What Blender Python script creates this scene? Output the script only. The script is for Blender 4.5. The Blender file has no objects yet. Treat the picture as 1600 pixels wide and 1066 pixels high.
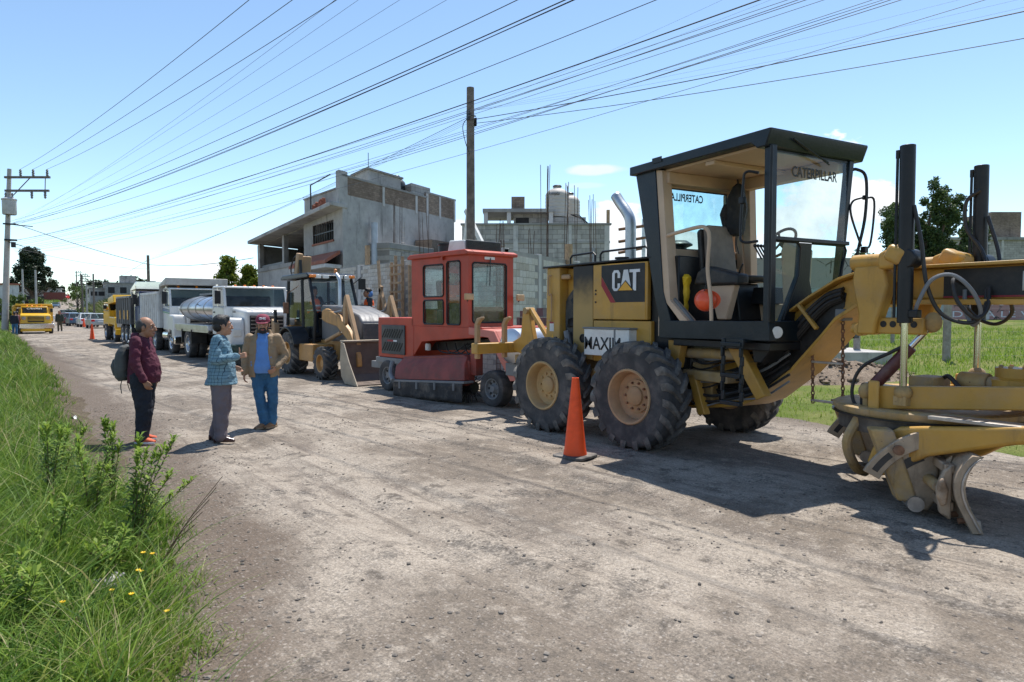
import bpy, bmesh, math, random
import numpy as np
from mathutils import Vector, Matrix, noise
random.seed(7)
PI = math.pi
R = math.radians
SC = bpy.context.scene
COL = SC.collection

# ---------------------------------------------------------------- camera
cam_d = bpy.data.cameras.new('camera')
cam = bpy.data.objects.new('camera', cam_d)
COL.objects.link(cam)
cam.location = (0, 0, 1.72)
cam.rotation_euler = (R(90) - math.atan(47 / 1067), 0, R(-38.2))
cam_d.sensor_width = 36
cam_d.lens = 24.0
cam_d.clip_start = 0.05
cam_d.clip_end = 6000
SC.camera = cam

# ---------------------------------------------------------------- sky and sun
SUN_EL = R(66)
SUN_AZ = math.atan2(0.88, 0.47)        # direction towards the sun, from +Y towards +X
world = bpy.data.worlds.new('World')
SC.world = world
world.use_nodes = True
wn, wl = world.node_tree.nodes, world.node_tree.links
wn.clear()
w_out = wn.new('ShaderNodeOutputWorld')
w_bg = wn.new('ShaderNodeBackground')
w_sky = wn.new('ShaderNodeTexSky')
w_sky.sky_type = 'NISHITA'
w_sky.sun_disc = False
w_sky.sun_elevation = SUN_EL
w_sky.sun_rotation = SUN_AZ
w_sky.altitude = 2000
w_sky.air_density = 1.0
w_sky.dust_density = 0.75
w_sky.ozone_density = 1.0
w_bg.inputs['Strength'].default_value = 0.134
# clouds: a low ring of cumulus all round the horizon, and one small lens cloud
w_tc = wn.new('ShaderNodeTexCoord')
def wmath(op, a, b=None, c=None):
    n = wn.new('ShaderNodeMath'); n.operation = op
    for i, x in enumerate((a, b, c)):
        if x is None: continue
        if isinstance(x, (int, float)): n.inputs[i].default_value = x
        else: wl.new(x, n.inputs[i])
    return n.outputs[0]
def wramp(x, a, b):
    n = wn.new('ShaderNodeMapRange'); n.interpolation_type = 'SMOOTHSTEP'
    wl.new(x, n.inputs['Value']); n.inputs['From Min'].default_value = a; n.inputs['From Max'].default_value = b
    return n.outputs['Result']
w_sep = wn.new('ShaderNodeSeparateXYZ'); wl.new(w_tc.outputs['Generated'], w_sep.inputs[0])
el = w_sep.outputs['Z']
w_map = wn.new('ShaderNodeMapping'); w_map.inputs['Scale'].default_value = (1, 1, 1.9); w_map.inputs['Location'].default_value = (4.93, 0.94, -0.05)
wl.new(w_tc.outputs['Generated'], w_map.inputs[0])
w_n1 = wn.new('ShaderNodeTexNoise'); w_n1.inputs['Scale'].default_value = 5.5; w_n1.inputs['Detail'].default_value = 9; w_n1.inputs['Roughness'].default_value = 0.56
wl.new(w_map.outputs[0], w_n1.inputs['Vector'])
w_n2 = wn.new('ShaderNodeTexNoise'); w_n2.inputs['Scale'].default_value = 2.1; w_n2.inputs['Detail'].default_value = 2
wl.new(w_map.outputs[0], w_n2.inputs['Vector'])
dens = wmath('ADD', w_n1.outputs['Fac'], wmath('MULTIPLY', wmath('SUBTRACT', w_n2.outputs['Fac'], 0.5), 0.9))
# threshold rises with elevation: the clouds sit low
thr = wmath('ADD', 0.366, wmath('MULTIPLY', wmath('MAXIMUM', el, 0), 1.33))
ring = wramp(wmath('SUBTRACT', dens, thr), 0.0, 0.045)
ring = wmath('MULTIPLY', wmath('MULTIPLY', ring, 0.96), wramp(el, -0.01, 0.03))
# lens cloud, placed by direction (it hangs in the sky there)
def lens_cloud(u, v, su, sv, k):
    f = 1067.0; p = math.atan(47 / f); yaw = R(38.2)
    Fv = Vector((math.sin(yaw) * math.cos(p), math.cos(yaw) * math.cos(p), -math.sin(p)))
    Rv = Vector((math.cos(yaw), -math.sin(yaw), 0)); Uv = Rv.cross(Fv)
    d = (Fv + Rv * (u - 800) / f + Uv * (533 - v) / f).normalized()
    hx = Vector((d.y, -d.x, 0)).normalized(); hz = hx.cross(d)
    def dot(vec, off):
        n = wn.new('ShaderNodeVectorMath'); n.operation = 'DOT_PRODUCT'
        wl.new(w_tc.outputs['Generated'], n.inputs[0]); n.inputs[1].default_value = vec
        return n.outputs['Value']
    a = wmath('DIVIDE', dot(hx, 0), su); b = wmath('DIVIDE', dot(hz, 0), sv)
    w_n3 = wn.new('ShaderNodeTexNoise'); w_n3.inputs['Scale'].default_value = 30; w_n3.inputs['Detail'].default_value = 5
    wl.new(w_map.outputs[0], w_n3.inputs['Vector'])
    r = wmath('ADD', wmath('ADD', wmath('MULTIPLY', a, a), wmath('MULTIPLY', b, b)), wmath('MULTIPLY', wmath('SUBTRACT', w_n3.outputs['Fac'], 0.5), 1.2))
    front = wmath('GREATER_THAN', dot(d, 0), 0.5)
    return wmath('MULTIPLY', wmath('MULTIPLY', wmath('SUBTRACT', 1, wramp(r, 0.25, 1.1)), front), k)
lc = wmath('MAXIMUM', lens_cloud(928, 265, 0.047, 0.0085, 0.9), lens_cloud(915, 290, 0.035, 0.005, 0.35))
cl = wmath('MINIMUM', wmath('MAXIMUM', ring, lc), 1.0)
w_mix = wn.new('ShaderNodeMix'); w_mix.data_type = 'RGBA'
wl.new(cl, w_mix.inputs['Factor'])
w_tint = wn.new('ShaderNodeMix'); w_tint.data_type = 'RGBA'; w_tint.blend_type = 'MULTIPLY'; w_tint.inputs['Factor'].default_value = 1
wl.new(w_sky.outputs[0], w_tint.inputs['A']); w_tint.inputs['B'].default_value = (0.96, 1.0, 0.95, 1)      # camera white balance
wl.new(w_tint.outputs['Result'], w_mix.inputs['A'])
w_ccol = wn.new('ShaderNodeMix'); w_ccol.data_type = 'RGBA'      # cloud bodies: bright tops, greyer where thick
wl.new(wramp(w_n1.outputs['Fac'], 0.42, 0.72), w_ccol.inputs['Factor'])
w_ccol.inputs['A'].default_value = (4.1, 4.4, 4.7, 1); w_ccol.inputs['B'].default_value = (6.4, 6.4, 6.4, 1)
wl.new(w_ccol.outputs['Result'], w_mix.inputs['B'])
wl.new(w_mix.outputs['Result'], w_bg.inputs['Color'])
wl.new(w_bg.outputs[0], w_out.inputs[0])

sun_d = bpy.data.lights.new('sun', 'SUN')
sun_d.energy = 3.75
sun_d.angle = R(0.53)
sun_d.color = (1.0, 0.955, 0.89)
sun = bpy.data.objects.new('sun', sun_d)
COL.objects.link(sun)
sd = Vector((math.sin(SUN_AZ) * math.cos(SUN_EL), math.cos(SUN_AZ) * math.cos(SUN_EL), math.sin(SUN_EL)))
sun.rotation_euler = sd.to_track_quat('Z', 'Y').to_euler()
sun.location = (20, 10, 40)

SC.view_settings.view_transform = 'Standard'
SC.view_settings.look = 'None'
SC.view_settings.exposure = 0.76
SC.view_settings.gamma = 1.0
SC.view_settings.use_curve_mapping = False
SC.cycles.max_bounces = 8
SC.cycles.transparent_max_bounces = 16

# ---------------------------------------------------------------- materials
MATS = {}
def nodes_of(m):
    m.use_nodes = True
    nt = m.node_tree
    return nt.nodes, nt.links, nt.nodes['Principled BSDF']
def noise_tex(n, l, vec, scale, detail=4, rough=0.55):
    t = n.new('ShaderNodeTexNoise')
    t.inputs['Scale'].default_value = scale; t.inputs['Detail'].default_value = detail; t.inputs['Roughness'].default_value = rough
    if vec is not None: l.new(vec, t.inputs['Vector'])
    return t
def ramp(n, l, x, a, b, smooth=True):
    t = n.new('ShaderNodeMapRange')
    if smooth: t.interpolation_type = 'SMOOTHSTEP'
    l.new(x, t.inputs['Value']); t.inputs['From Min'].default_value = a; t.inputs['From Max'].default_value = b
    return t.outputs['Result']
def mixc(n, l, fac, a, b, mode='MIX'):
    t = n.new('ShaderNodeMix'); t.data_type = 'RGBA'; t.blend_type = mode
    for k, x in (('Factor', fac), ('A', a), ('B', b)):
        if isinstance(x, (int, float)): t.inputs[k].default_value = x
        elif isinstance(x, (tuple, list)): t.inputs[k].default_value = (*x[:3], 1)
        else: l.new(x, t.inputs[k])
    return t.outputs['Result']
def bump(n, l, h, strength, dist, prev=None):
    t = n.new('ShaderNodeBump'); t.inputs['Strength'].default_value = strength; t.inputs['Distance'].default_value = dist
    l.new(h, t.inputs['Height'])
    if prev is not None: l.new(prev, t.inputs['Normal'])
    return t.outputs['Normal']
DUST = (0.30, 0.25, 0.20)
def mat(name, col, rough=0.5, metal=0.0, dust=0.25, var=0.12, bmp=0.15, scale=3.0, spec=0.5, dcol=DUST, bscale=40, coat=0.0, grime=0.0):
    """painted metal, rubber, cloth, wood: base colour with tonal variation, dust patches and fine relief"""
    if name in MATS: return MATS[name]
    m = bpy.data.materials.new(name); n, l, b = nodes_of(m)
    tc = n.new('ShaderNodeTexCoord').outputs['Object']
    a = noise_tex(n, l, tc, scale, 6, 0.6)
    dk = tuple(c * (1 - var) for c in col); lt = tuple(min(1, c * (1 + var)) for c in col)
    c = mixc(n, l, ramp(n, l, a.outputs['Fac'], 0.3, 0.7), dk, lt)
    if dust > 0:
        d = noise_tex(n, l, tc, scale * 0.7 + 1.3, 8, 0.68)
        dm = n.new('ShaderNodeMath'); dm.operation = 'MULTIPLY'
        l.new(ramp(n, l, d.outputs['Fac'], 0.42, 0.72), dm.inputs[0]); dm.inputs[1].default_value = dust
        c = mixc(n, l, dm.outputs[0], c, dcol)
        rr = n.new('ShaderNodeMath'); rr.operation = 'MULTIPLY_ADD'
        l.new(dm.outputs[0], rr.inputs[0]); rr.inputs[1].default_value = 0.4; rr.inputs[2].default_value = rough
        l.new(rr.outputs[0], b.inputs['Roughness'])
        if grime:            # oily runs and chipped, rusting spots
            mp = n.new('ShaderNodeMapping'); l.new(tc, mp.inputs[0]); mp.inputs['Scale'].default_value = (1, 1, 0.22)
            g1 = noise_tex(n, l, mp.outputs[0], 7.0, 8, 0.7); g2 = noise_tex(n, l, tc, 17, 6, 0.75)
            for src, lo, hi, k, cc in ((g1, 0.53, 0.74, grime, (0.055, 0.042, 0.030)), (g2, 0.635, 0.70, min(1, grime * 1.8), (0.13, 0.065, 0.035))):
                gm = n.new('ShaderNodeMath'); gm.operation = 'MULTIPLY'; l.new(ramp(n, l, src.outputs['Fac'], lo, hi), gm.inputs[0]); gm.inputs[1].default_value = k
                c = mixc(n, l, gm.outputs[0], c, cc)
    else:
        b.inputs['Roughness'].default_value = rough
    l.new(c, b.inputs['Base Color'])
    b.inputs['Metallic'].default_value = metal
    b.inputs['Specular IOR Level'].default_value = spec
    if coat: b.inputs['Coat Weight'].default_value = coat; b.inputs['Coat Roughness'].default_value = 0.08
    if bmp > 0:
        h = noise_tex(n, l, tc, bscale, 3)
        l.new(bump(n, l, h.outputs['Fac'], bmp, 0.01), b.inputs['Normal'])
    MATS[name] = m
    return m
def glass(name, tint, mixf, rough=0.03):
    """thin tinted pane with dust: mostly see-through, glossy"""
    if name in MATS: return MATS[name]
    m = bpy.data.materials.new(name); n, l, b = nodes_of(m)
    n.remove(b)
    out = n['Material Output']
    tr = n.new('ShaderNodeBsdfTransparent'); tr.inputs[0].default_value = (*tint, 1)
    gl = n.new('ShaderNodeBsdfGlossy'); gl.inputs['Roughness'].default_value = rough
    df = n.new('ShaderNodeBsdfDiffuse'); df.inputs[0].default_value = (0.5, 0.5, 0.46, 1)
    lw = n.new('ShaderNodeLayerWeight'); lw.inputs['Blend'].default_value = 0.5
    pw_ = n.new('ShaderNodeMath'); pw_.operation = 'POWER'; l.new(lw.outputs['Facing'], pw_.inputs[0]); pw_.inputs[1].default_value = 4.0
    fr = n.new('ShaderNodeMath'); fr.operation = 'MULTIPLY_ADD'; l.new(pw_.outputs[0], fr.inputs[0]); fr.inputs[1].default_value = 0.9; fr.inputs[2].default_value = 0.045
    m1 = n.new('ShaderNodeMixShader'); l.new(fr.outputs[0], m1.inputs[0]); l.new(tr.outputs[0], m1.inputs[1]); l.new(gl.outputs[0], m1.inputs[2])
    tc = n.new('ShaderNodeTexCoord').outputs['Object']
    d = noise_tex(n, l, tc, 5, 7, 0.65)
    dm = n.new('ShaderNodeMath'); dm.operation = 'MULTIPLY'; l.new(ramp(n, l, d.outputs['Fac'], 0.35, 0.75), dm.inputs[0]); dm.inputs[1].default_value = mixf
    m2 = n.new('ShaderNodeMixShader'); l.new(dm.outputs[0], m2.inputs[0]); l.new(m1.outputs[0], m2.inputs[1]); l.new(df.outputs[0], m2.inputs[2])
    l.new(m2.outputs[0], out.inputs[0])
    MATS[name] = m
    return m

# palette
CATY = mat('grader_yellow', (0.50, 0.272, 0.045), 0.42, dust=0.24, var=0.1, grime=0.34)
CATYD = mat('grader_yellow_worn', (0.40, 0.26, 0.10), 0.6, dust=0.75, var=0.2, scale=5, grime=0.6)
BLACK = mat('black_paint', (0.012, 0.013, 0.015), 0.4, dust=0.05, var=0.2, spec=0.35)
NAVY = mat('blue_black_paint', (0.007, 0.014, 0.020), 0.34, dust=0.045, var=0.2, spec=0.35)
TAN = mat('cab_interior_tan', (0.56, 0.40, 0.27), 0.55, dust=0.15, var=0.08)
TIRE = mat('tyre_rubber', (0.050, 0.050, 0.052), 0.85, dust=0.72, var=0.3, dcol=(0.17, 0.15, 0.135), scale=4)
TIREL = mat('tyre_dusty_tread', (0.085, 0.08, 0.075), 0.9, dust=0.9, var=0.3, dcol=(0.26, 0.235, 0.205), scale=5)
RIMY = mat('rim_yellow_dusty', (0.46, 0.30, 0.13), 0.6, dust=0.55, var=0.15, dcol=(0.34, 0.23, 0.15))
RIMT = mat('rim_dusty_brown', (0.40, 0.25, 0.13), 0.65, dust=0.7, var=0.2, dcol=(0.30, 0.19, 0.13))
STEEL = mat('bare_steel', (0.42, 0.39, 0.36), 0.42, metal=0.7, dust=0.5, var=0.25, scale=6)
CHROME = mat('chrome_rod', (0.72, 0.71, 0.68), 0.14, metal=1.0, dust=0.06, var=0.05, bmp=0)
GALV = mat('galvanised_pipe', (0.50, 0.53, 0.55), 0.38, metal=0.75, dust=0.15, var=0.2)
RUST = mat('rusty_steel', (0.22, 0.11, 0.06), 0.8, metal=0.2, dust=0.3, var=0.4, scale=12)
BLADE = mat('blade_worn_steel', (0.36, 0.28, 0.20), 0.5, metal=0.3, bmp=0.5, bscale=22, dust=0.7, var=0.3, scale=4, dcol=(0.40, 0.31, 0.22), grime=0.6)
HOSE = mat('black_hose', (0.014, 0.014, 0.015), 0.5, dust=0.10, var=0.2)
GLASSG = glass('green_tint_glass', (0.78, 0.91, 0.90), 0.13)
GLASSD = glass('dark_tint_glass', (0.38, 0.47, 0.48), 0.08)
GLASSV = glass('clear_glass', (0.84, 0.90, 0.91), 0.10)
WHITEP = mat('white_paint', (0.74, 0.74, 0.72), 0.35, dust=0.16, var=0.05, coat=0.3, grime=0.2)
REDP = mat('red_paint', (0.43, 0.046, 0.018), 0.45, dust=0.35, var=0.15, dcol=(0.42, 0.12, 0.08), scale=2.2, grime=0.26)
REDD = mat('red_paint_dirty', (0.24, 0.045, 0.032), 0.6, dust=0.6, var=0.25, dcol=(0.12, 0.085, 0.075))
PINKP = mat('red_paint_faded', (0.55, 0.17, 0.13), 0.5, dust=0.3, var=0.1, dcol=(0.5, 0.28, 0.22))
GREYP = mat('grey_paint', (0.17, 0.18, 0.19), 0.5, dust=0.3)
GRILL = mat('dark_grille', (0.045, 0.05, 0.055), 0.5, dust=0.3)
CASEY = mat('loader_orange_yellow', (0.46, 0.24, 0.07), 0.5, dust=0.6, var=0.15, dcol=(0.34, 0.22, 0.13), grime=0.55)
TANB = mat('boom_brown_dusty', (0.42, 0.26, 0.13), 0.6, dust=0.6, dcol=(0.36, 0.24, 0.16))
ALU = mat('brushed_aluminium', (0.60, 0.62, 0.65), 0.28, metal=0.85, dust=0.22, var=0.1)
YELT = mat('truck_yellow', (0.75, 0.42, 0.010), 0.38, dust=0.12, var=0.06, coat=0.2, grime=0.2)
BLUET = mat('truck_dark_blue', (0.015, 0.050, 0.16), 0.3, dust=0.15)
ORANGE = mat('cone_orange', (0.95, 0.090, 0.010), 0.55, dust=0.4, var=0.10, dcol=(0.55, 0.05, 0.02), scale=6)
HELMET = mat('helmet_orange', (0.85, 0.10, 0.03), 0.3, dust=0.06, var=0.04, bmp=0)
VEST = mat('hi_vis_orange', (0.95, 0.13, 0.02), 0.8, dust=0.05)
REFL = mat('reflective_tape', (0.75, 0.75, 0.72), 0.4, dust=0.1)
AMBER = mat('amber_lens', (0.85, 0.22, 0.01), 0.2, dust=0, bmp=0)
REDL = mat('red_lens', (0.5, 0.01, 0.01), 0.2, dust=0, bmp=0)
LAMPG = mat('lamp_glass', (0.7, 0.7, 0.66), 0.12, dust=0.15, bmp=0)
WOODP = mat('weathered_pole_wood', (0.16, 0.135, 0.115), 0.9, dust=0.3, var=0.3, scale=6)
WOODN = mat('raw_timber', (0.40, 0.27, 0.16), 0.85, dust=0.3, var=0.25, scale=8)
FPOST = mat('grey_post_wood', (0.30, 0.275, 0.24), 0.9, dust=0.3, var=0.25, scale=8)
CONCP = mat('pole_concrete', (0.42, 0.41, 0.39), 0.9, dust=0.2, var=0.12)
REBAR = mat('rebar_rust', (0.10, 0.06, 0.045), 0.85, dust=0.2, var=0.3, scale=10)
WIREM = mat('cable_black', (0.02, 0.021, 0.024), 0.6, dust=0, bmp=0)
WIREG = mat('cable_grey', (0.10, 0.12, 0.15), 0.6, dust=0, bmp=0)
PVC = mat('grey_pvc', (0.44, 0.50, 0.58), 0.45, dust=0.2)
SEATB = mat('seat_black_vinyl', (0.02, 0.02, 0.022), 0.5, dust=0.25)
SEATG = mat('seat_worn_cloth', (0.24, 0.20, 0.17), 0.95, dust=0.5, scale=9)
PAPER = mat('white_board', (0.72, 0.72, 0.69), 0.6, dust=0.3, var=0.06)
PRINT = mat('black_print', (0.016, 0.018, 0.02), 0.6, dust=0.1, bmp=0)
LOGOW = mat('logo_white', (0.70, 0.72, 0.74), 0.5, dust=0.15, bmp=0)
LOGOY = mat('logo_yellow', (0.75, 0.38, 0.03), 0.5, dust=0.1, bmp=0)
LOGOR = mat('logo_red', (0.30, 0.012, 0.022), 0.5, dust=0.15, bmp=0)
YELPL = mat('yellow_plastic', (0.80, 0.50, 0.01), 0.6, dust=0.1)
def soot_mat():
    m = bpy.data.materials.new('grader_yellow_soot'); n, l, b = nodes_of(m)
    tc = n.new('ShaderNodeTexCoord').outputs['Object']
    sp = n.new('ShaderNodeSeparateXYZ'); l.new(tc, sp.inputs[0])
    a = noise_tex(n, l, tc, 4, 6)
    s = n.new('ShaderNodeMath'); s.operation = 'MULTIPLY_ADD'; l.new(a.outputs['Fac'], s.inputs[0]); s.inputs[1].default_value = 0.5; l.new(sp.outputs['Z'], s.inputs[2])
    c = mixc(n, l, ramp(n, l, s.outputs[0], 1.98, 2.5), (0.40, 0.26, 0.085), (0.022, 0.02, 0.018))
    l.new(c, b.inputs['Base Color']); b.inputs['Roughness'].default_value = 0.55
    return m
SOOT = soot_mat()                       # burnt, sooty paint round the exhaust side panel

# ---------------------------------------------------------------- mesh helpers
I4 = Matrix.Identity(4)
def frame(d, up=Vector((0, 0, 1))):
    d = Vector(d).normalized()
    if abs(d.dot(up)) > 0.98: up = Vector((1, 0, 0))
    x = d.cross(up).normalized(); y = x.cross(d).normalized()
    return x, y, d
class MB:
    """collects shapes into one mesh"""
    def __init__(s, M=None): s.v = []; s.f = []; s.M = M
    def add(s, vs, fs):
        o = len(s.v)
        s.v += [tuple(s.M @ Vector(p)) if s.M else tuple(p) for p in vs]
        s.f += [tuple(i + o for i in f) for f in fs]
        return s
    def bx(s, x0, x1, y0, y1, z0, z1):
        v = [(x, y, z) for x in (x0, x1) for y in (y0, y1) for z in (z0, z1)]
        return s.add(v, [(0, 1, 3, 2), (4, 6, 7, 5), (0, 4, 5, 1), (2, 3, 7, 6), (0, 2, 6, 4), (1, 5, 7, 3)])
    def obx(s, c, size, rot=(0, 0, 0)):
        from mathutils import Euler
        E_ = Euler(rot).to_matrix(); c = Vector(c); h = [k / 2 for k in size]
        v = [c + E_ @ Vector((x * h[0], y * h[1], z * h[2])) for x in (-1, 1) for y in (-1, 1) for z in (-1, 1)]
        return s.add(v, [(0, 1, 3, 2), (4, 6, 7, 5), (0, 4, 5, 1), (2, 3, 7, 6), (0, 2, 6, 4), (1, 5, 7, 3)])
    def hexa(s, lo, hi):
        """8 corners: 4 bottom (ccw), 4 top"""
        return s.add(list(lo) + list(hi), [(3, 2, 1, 0), (4, 5, 6, 7), (0, 1, 5, 4), (1, 2, 6, 5), (2, 3, 7, 6), (3, 0, 4, 7)])
    def prism(s, poly, fn, t0, t1):
        """polygon (p,q) swept from t0 to t1; fn(p,q,t) -> point"""
        n = len(poly)
        v = [fn(p, q, t0) for p, q in poly] + [fn(p, q, t1) for p, q in poly]
        return s.add(v, [tuple(range(n))[::-1], tuple(range(n, 2 * n))] + [(i, (i + 1) % n, n + (i + 1) % n, n + i) for i in range(n)])
    def px(s, poly, y0, y1):      # polygon in (x,z), swept along y
        return s.prism(poly, lambda p, q, t: (p, t, q), y0, y1)
    def py(s, poly, x0, x1):      # polygon in (y,z), swept along x
        return s.prism(poly, lambda p, q, t: (t, p, q), x0, x1)
    def pz(s, poly, z0, z1):
        return s.prism(poly, lambda p, q, t: (p, q, t), z0, z1)
    def tube(s, pts, r, n=8, cap=True):
        pts = [Vector(p) for p in pts]; m = len(pts)
        rs = r if isinstance(r, (list, tuple)) else [r] * m
        vs = []; ux = None
        for i, p in enumerate(pts):
            d = (pts[min(i + 1, m - 1)] - pts[max(i - 1, 0)]).normalized()
            if ux is None: ux, uy, _ = frame(d)
            else:
                ux = (ux - d * ux.dot(d)).normalized(); uy = d.cross(ux)
            uy = d.cross(ux)
            for k in range(n):
                a = 2 * PI * k / n
                vs.append(p + (ux * math.cos(a) + uy * math.sin(a)) * rs[i])
        fs = [(i * n + k, i * n + (k + 1) % n, (i + 1) * n + (k + 1) % n, (i + 1) * n + k) for i in range(m - 1) for k in range(n)]
        if cap: fs += [tuple(range(n))[::-1], tuple(range((m - 1) * n, m * n))]
        return s.add(vs, fs)
    def cyl(s, p0, p1, r0, r1=None, n=16):
        return s.tube([p0, p1], [r0, r0 if r1 is None else r1], n)
    def lathe(s, prof, c, axis, n=24, closed=False):
        """prof [(r,h)] round axis through c"""
        c = Vector(c); x, y, d = frame(axis); m = len(prof)
        vs = [c + d * h + (x * math.cos(2 * PI * k / n) + y * math.sin(2 * PI * k / n)) * r for r, h in prof for k in range(n)]
        fs = [(i * n + k, i * n + (k + 1) % n, (i + 1) * n + (k + 1) % n, (i + 1) * n + k) for i in range(m - 1) for k in range(n)]
        if closed: fs += [((m - 1) * n + k, (m - 1) * n + (k + 1) % n, (k + 1) % n, k) for k in range(n)]
        return s.add(vs, fs)
    def ell(s, c, r, n=14, m=9, M=None):
        c = Vector(c); r = (r, r, r) if isinstance(r, (int, float)) else r
        vs = []
        for i in range(1, m):
            t = PI * i / m
            for k in range(n):
                a = 2 * PI * k / n
                q = Vector((math.sin(t) * math.cos(a) * r[0], math.sin(t) * math.sin(a) * r[1], math.cos(t) * r[2]))
                vs.append(c + (M @ q if M else q))
        top = Vector((0, 0, r[2])); 
        vs += [c + (M @ top if M else top), c - (M @ top if M else top)]
        fs = [(i * n + k, (i + 1) * n + k, (i + 1) * n + (k + 1) % n, i * n + (k + 1) % n) for i in range(m - 2) for k in range(n)]
        fs += [(len(vs) - 2, k, (k + 1) % n) for k in range(n)] + [(len(vs) - 1, (m - 2) * n + (k + 1) % n, (m - 2) * n + k) for k in range(n)]
        return s.add(vs, fs)
    def loft(s, rings, cap=True):
        """list of equal-length closed point rings"""
        n = len(rings[0]); vs = [p for r in rings for p in r]
        fs = [(i * n + k, i * n + (k + 1) % n, (i + 1) * n + (k + 1) % n, (i + 1) * n + k) for i in range(len(rings) - 1) for k in range(n)]
        if cap: fs += [tuple(range(n))[::-1], tuple(range((len(rings) - 1) * n, len(rings) * n))]
        return s.add(vs, fs)
    def sheet(s, fn, nu, nv):
        vs = [fn(i / nu, j / nv) for i in range(nu + 1) for j in range(nv + 1)]
        return s.add(vs, [(i * (nv + 1) + j, (i + 1) * (nv + 1) + j, (i + 1) * (nv + 1) + j + 1, i * (nv + 1) + j + 1) for i in range(nu) for j in range(nv)])
    def mesh(s, name, m, angle=35):
        me = bpy.data.meshes.new(name)
        me.from_pydata(s.v, [], s.f)
        bm = bmesh.new(); bm.from_mesh(me)
        bmesh.ops.recalc_face_normals(bm, faces=bm.faces)
        bm.to_mesh(me); bm.free()
        me.shade_smooth(); me.set_sharp_from_angle(angle=R(angle))
        for k in (m if isinstance(m, (list, tuple)) else [m]): me.materials.append(k)
        return me
    def build(s, name, m, parent=None, bevel=0, seg=2, angle=35):
        return obj(name, s.mesh(name, m, angle), parent, bevel, seg)
def obj(name, me, parent=None, bevel=0, seg=2):
    o = bpy.data.objects.new(name, me); COL.objects.link(o)
    if parent is not None: o.parent = parent
    if bevel:
        b = o.modifiers.new('bevel', 'BEVEL'); b.width = bevel; b.segments = seg; b.limit_method = 'ANGLE'; b.angle_limit = R(40); b.harden_normals = False
    return o
def tag(o, label, cat, group=None, kind=None):
    if label: o['label'] = label
    if cat: o['category'] = cat
    if group: o['group'] = group
    if kind: o['kind'] = kind
    return o
def thing(name, label, cat, loc=(0, 0, 0), rz=0, group=None):
    o = bpy.data.objects.new(name, None); COL.objects.link(o)
    o.empty_display_size = 0.2
    o.location = loc; o.rotation_euler = (0, 0, rz)
    return tag(o, label, cat, group)
def copy_tree(o, parent=None):
    c = o.copy(); COL.objects.link(c)
    if parent is not None: c.parent = parent
    for ch in list(o.children): copy_tree(ch, c)
    return c
def arc(c, r, a0, a1, n, fn):
    return [fn(c[0] + r * math.cos(R(a0 + (a1 - a0) * i / n)), c[1] + r * math.sin(R(a0 + (a1 - a0) * i / n))) for i in range(n + 1)]
def sag(p0, p1, s, n=24):
    p0, p1 = Vector(p0), Vector(p1)
    return [p0.lerp(p1, i / n) - Vector((0, 0, s * 4 * (i / n) * (1 - i / n))) for i in range(n + 1)]
def spline(pts, n=6):
    """Catmull-Rom through points"""
    P = [Vector(p) for p in pts]; P = [2 * P[0] - P[1]] + P + [2 * P[-1] - P[-2]]
    out = []
    for i in range(1, len(P) - 2):
        for k in range(n):
            t = k / n
            out.append(0.5 * ((2 * P[i]) + (P[i + 1] - P[i - 1]) * t + (2 * P[i - 1] - 5 * P[i] + 4 * P[i + 1] - P[i + 2]) * t * t + (3 * P[i] - P[i - 1] - 3 * P[i + 1] + P[i + 2]) * t ** 3))
    out.append(P[-2]); return out
FONT = None
def text_part(name, s, m, parent, origin, ex, ey, height, width=None, depth=0.004, bold=0.0, mirror=False, center=False, shear=0):
    """flat lettering: ex = reading direction, ey = up"""
    cu = bpy.data.curves.new(name, 'FONT'); cu.body = s; cu.size = 1; cu.extrude = 0; cu.offset = bold; cu.shear = shear; cu.resolution_u = 3
    o = bpy.data.objects.new(name, cu); COL.objects.link(o)
    dg = bpy.context.evaluated_depsgraph_get()
    me = bpy.data.meshes.new_from_object(o.evaluated_get(dg))
    bpy.data.objects.remove(o); bpy.data.curves.remove(cu)
    co = np.empty(len(me.vertices) * 3); me.vertices.foreach_get('co', co); co = co.reshape(-1, 3)
    lo, hi = co.min(0), co.max(0)
    h = hi[1] - lo[1]; k = height / h; kx = k if width is None else width / (hi[0] - lo[0])
    ex, ey = Vector(ex).normalized(), Vector(ey).normalized(); nz = ex.cross(ey)
    O_ = Vector(origin)
    for i, v in enumerate(me.vertices):
        x = (co[i, 0] - lo[0]) * kx; y = (co[i, 1] - lo[1]) * k
        if center: x -= (hi[0] - lo[0]) * kx / 2
        if mirror: x = -x
        v.co = O_ + ex * x + ey * y
    me.materials.clear(); me.materials.append(m)
    o = obj(name, me, parent)
    if depth:
        sm = o.modifiers.new('solid', 'SOLIDIFY'); sm.thickness = depth; sm.offset = 0
    return o

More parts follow.
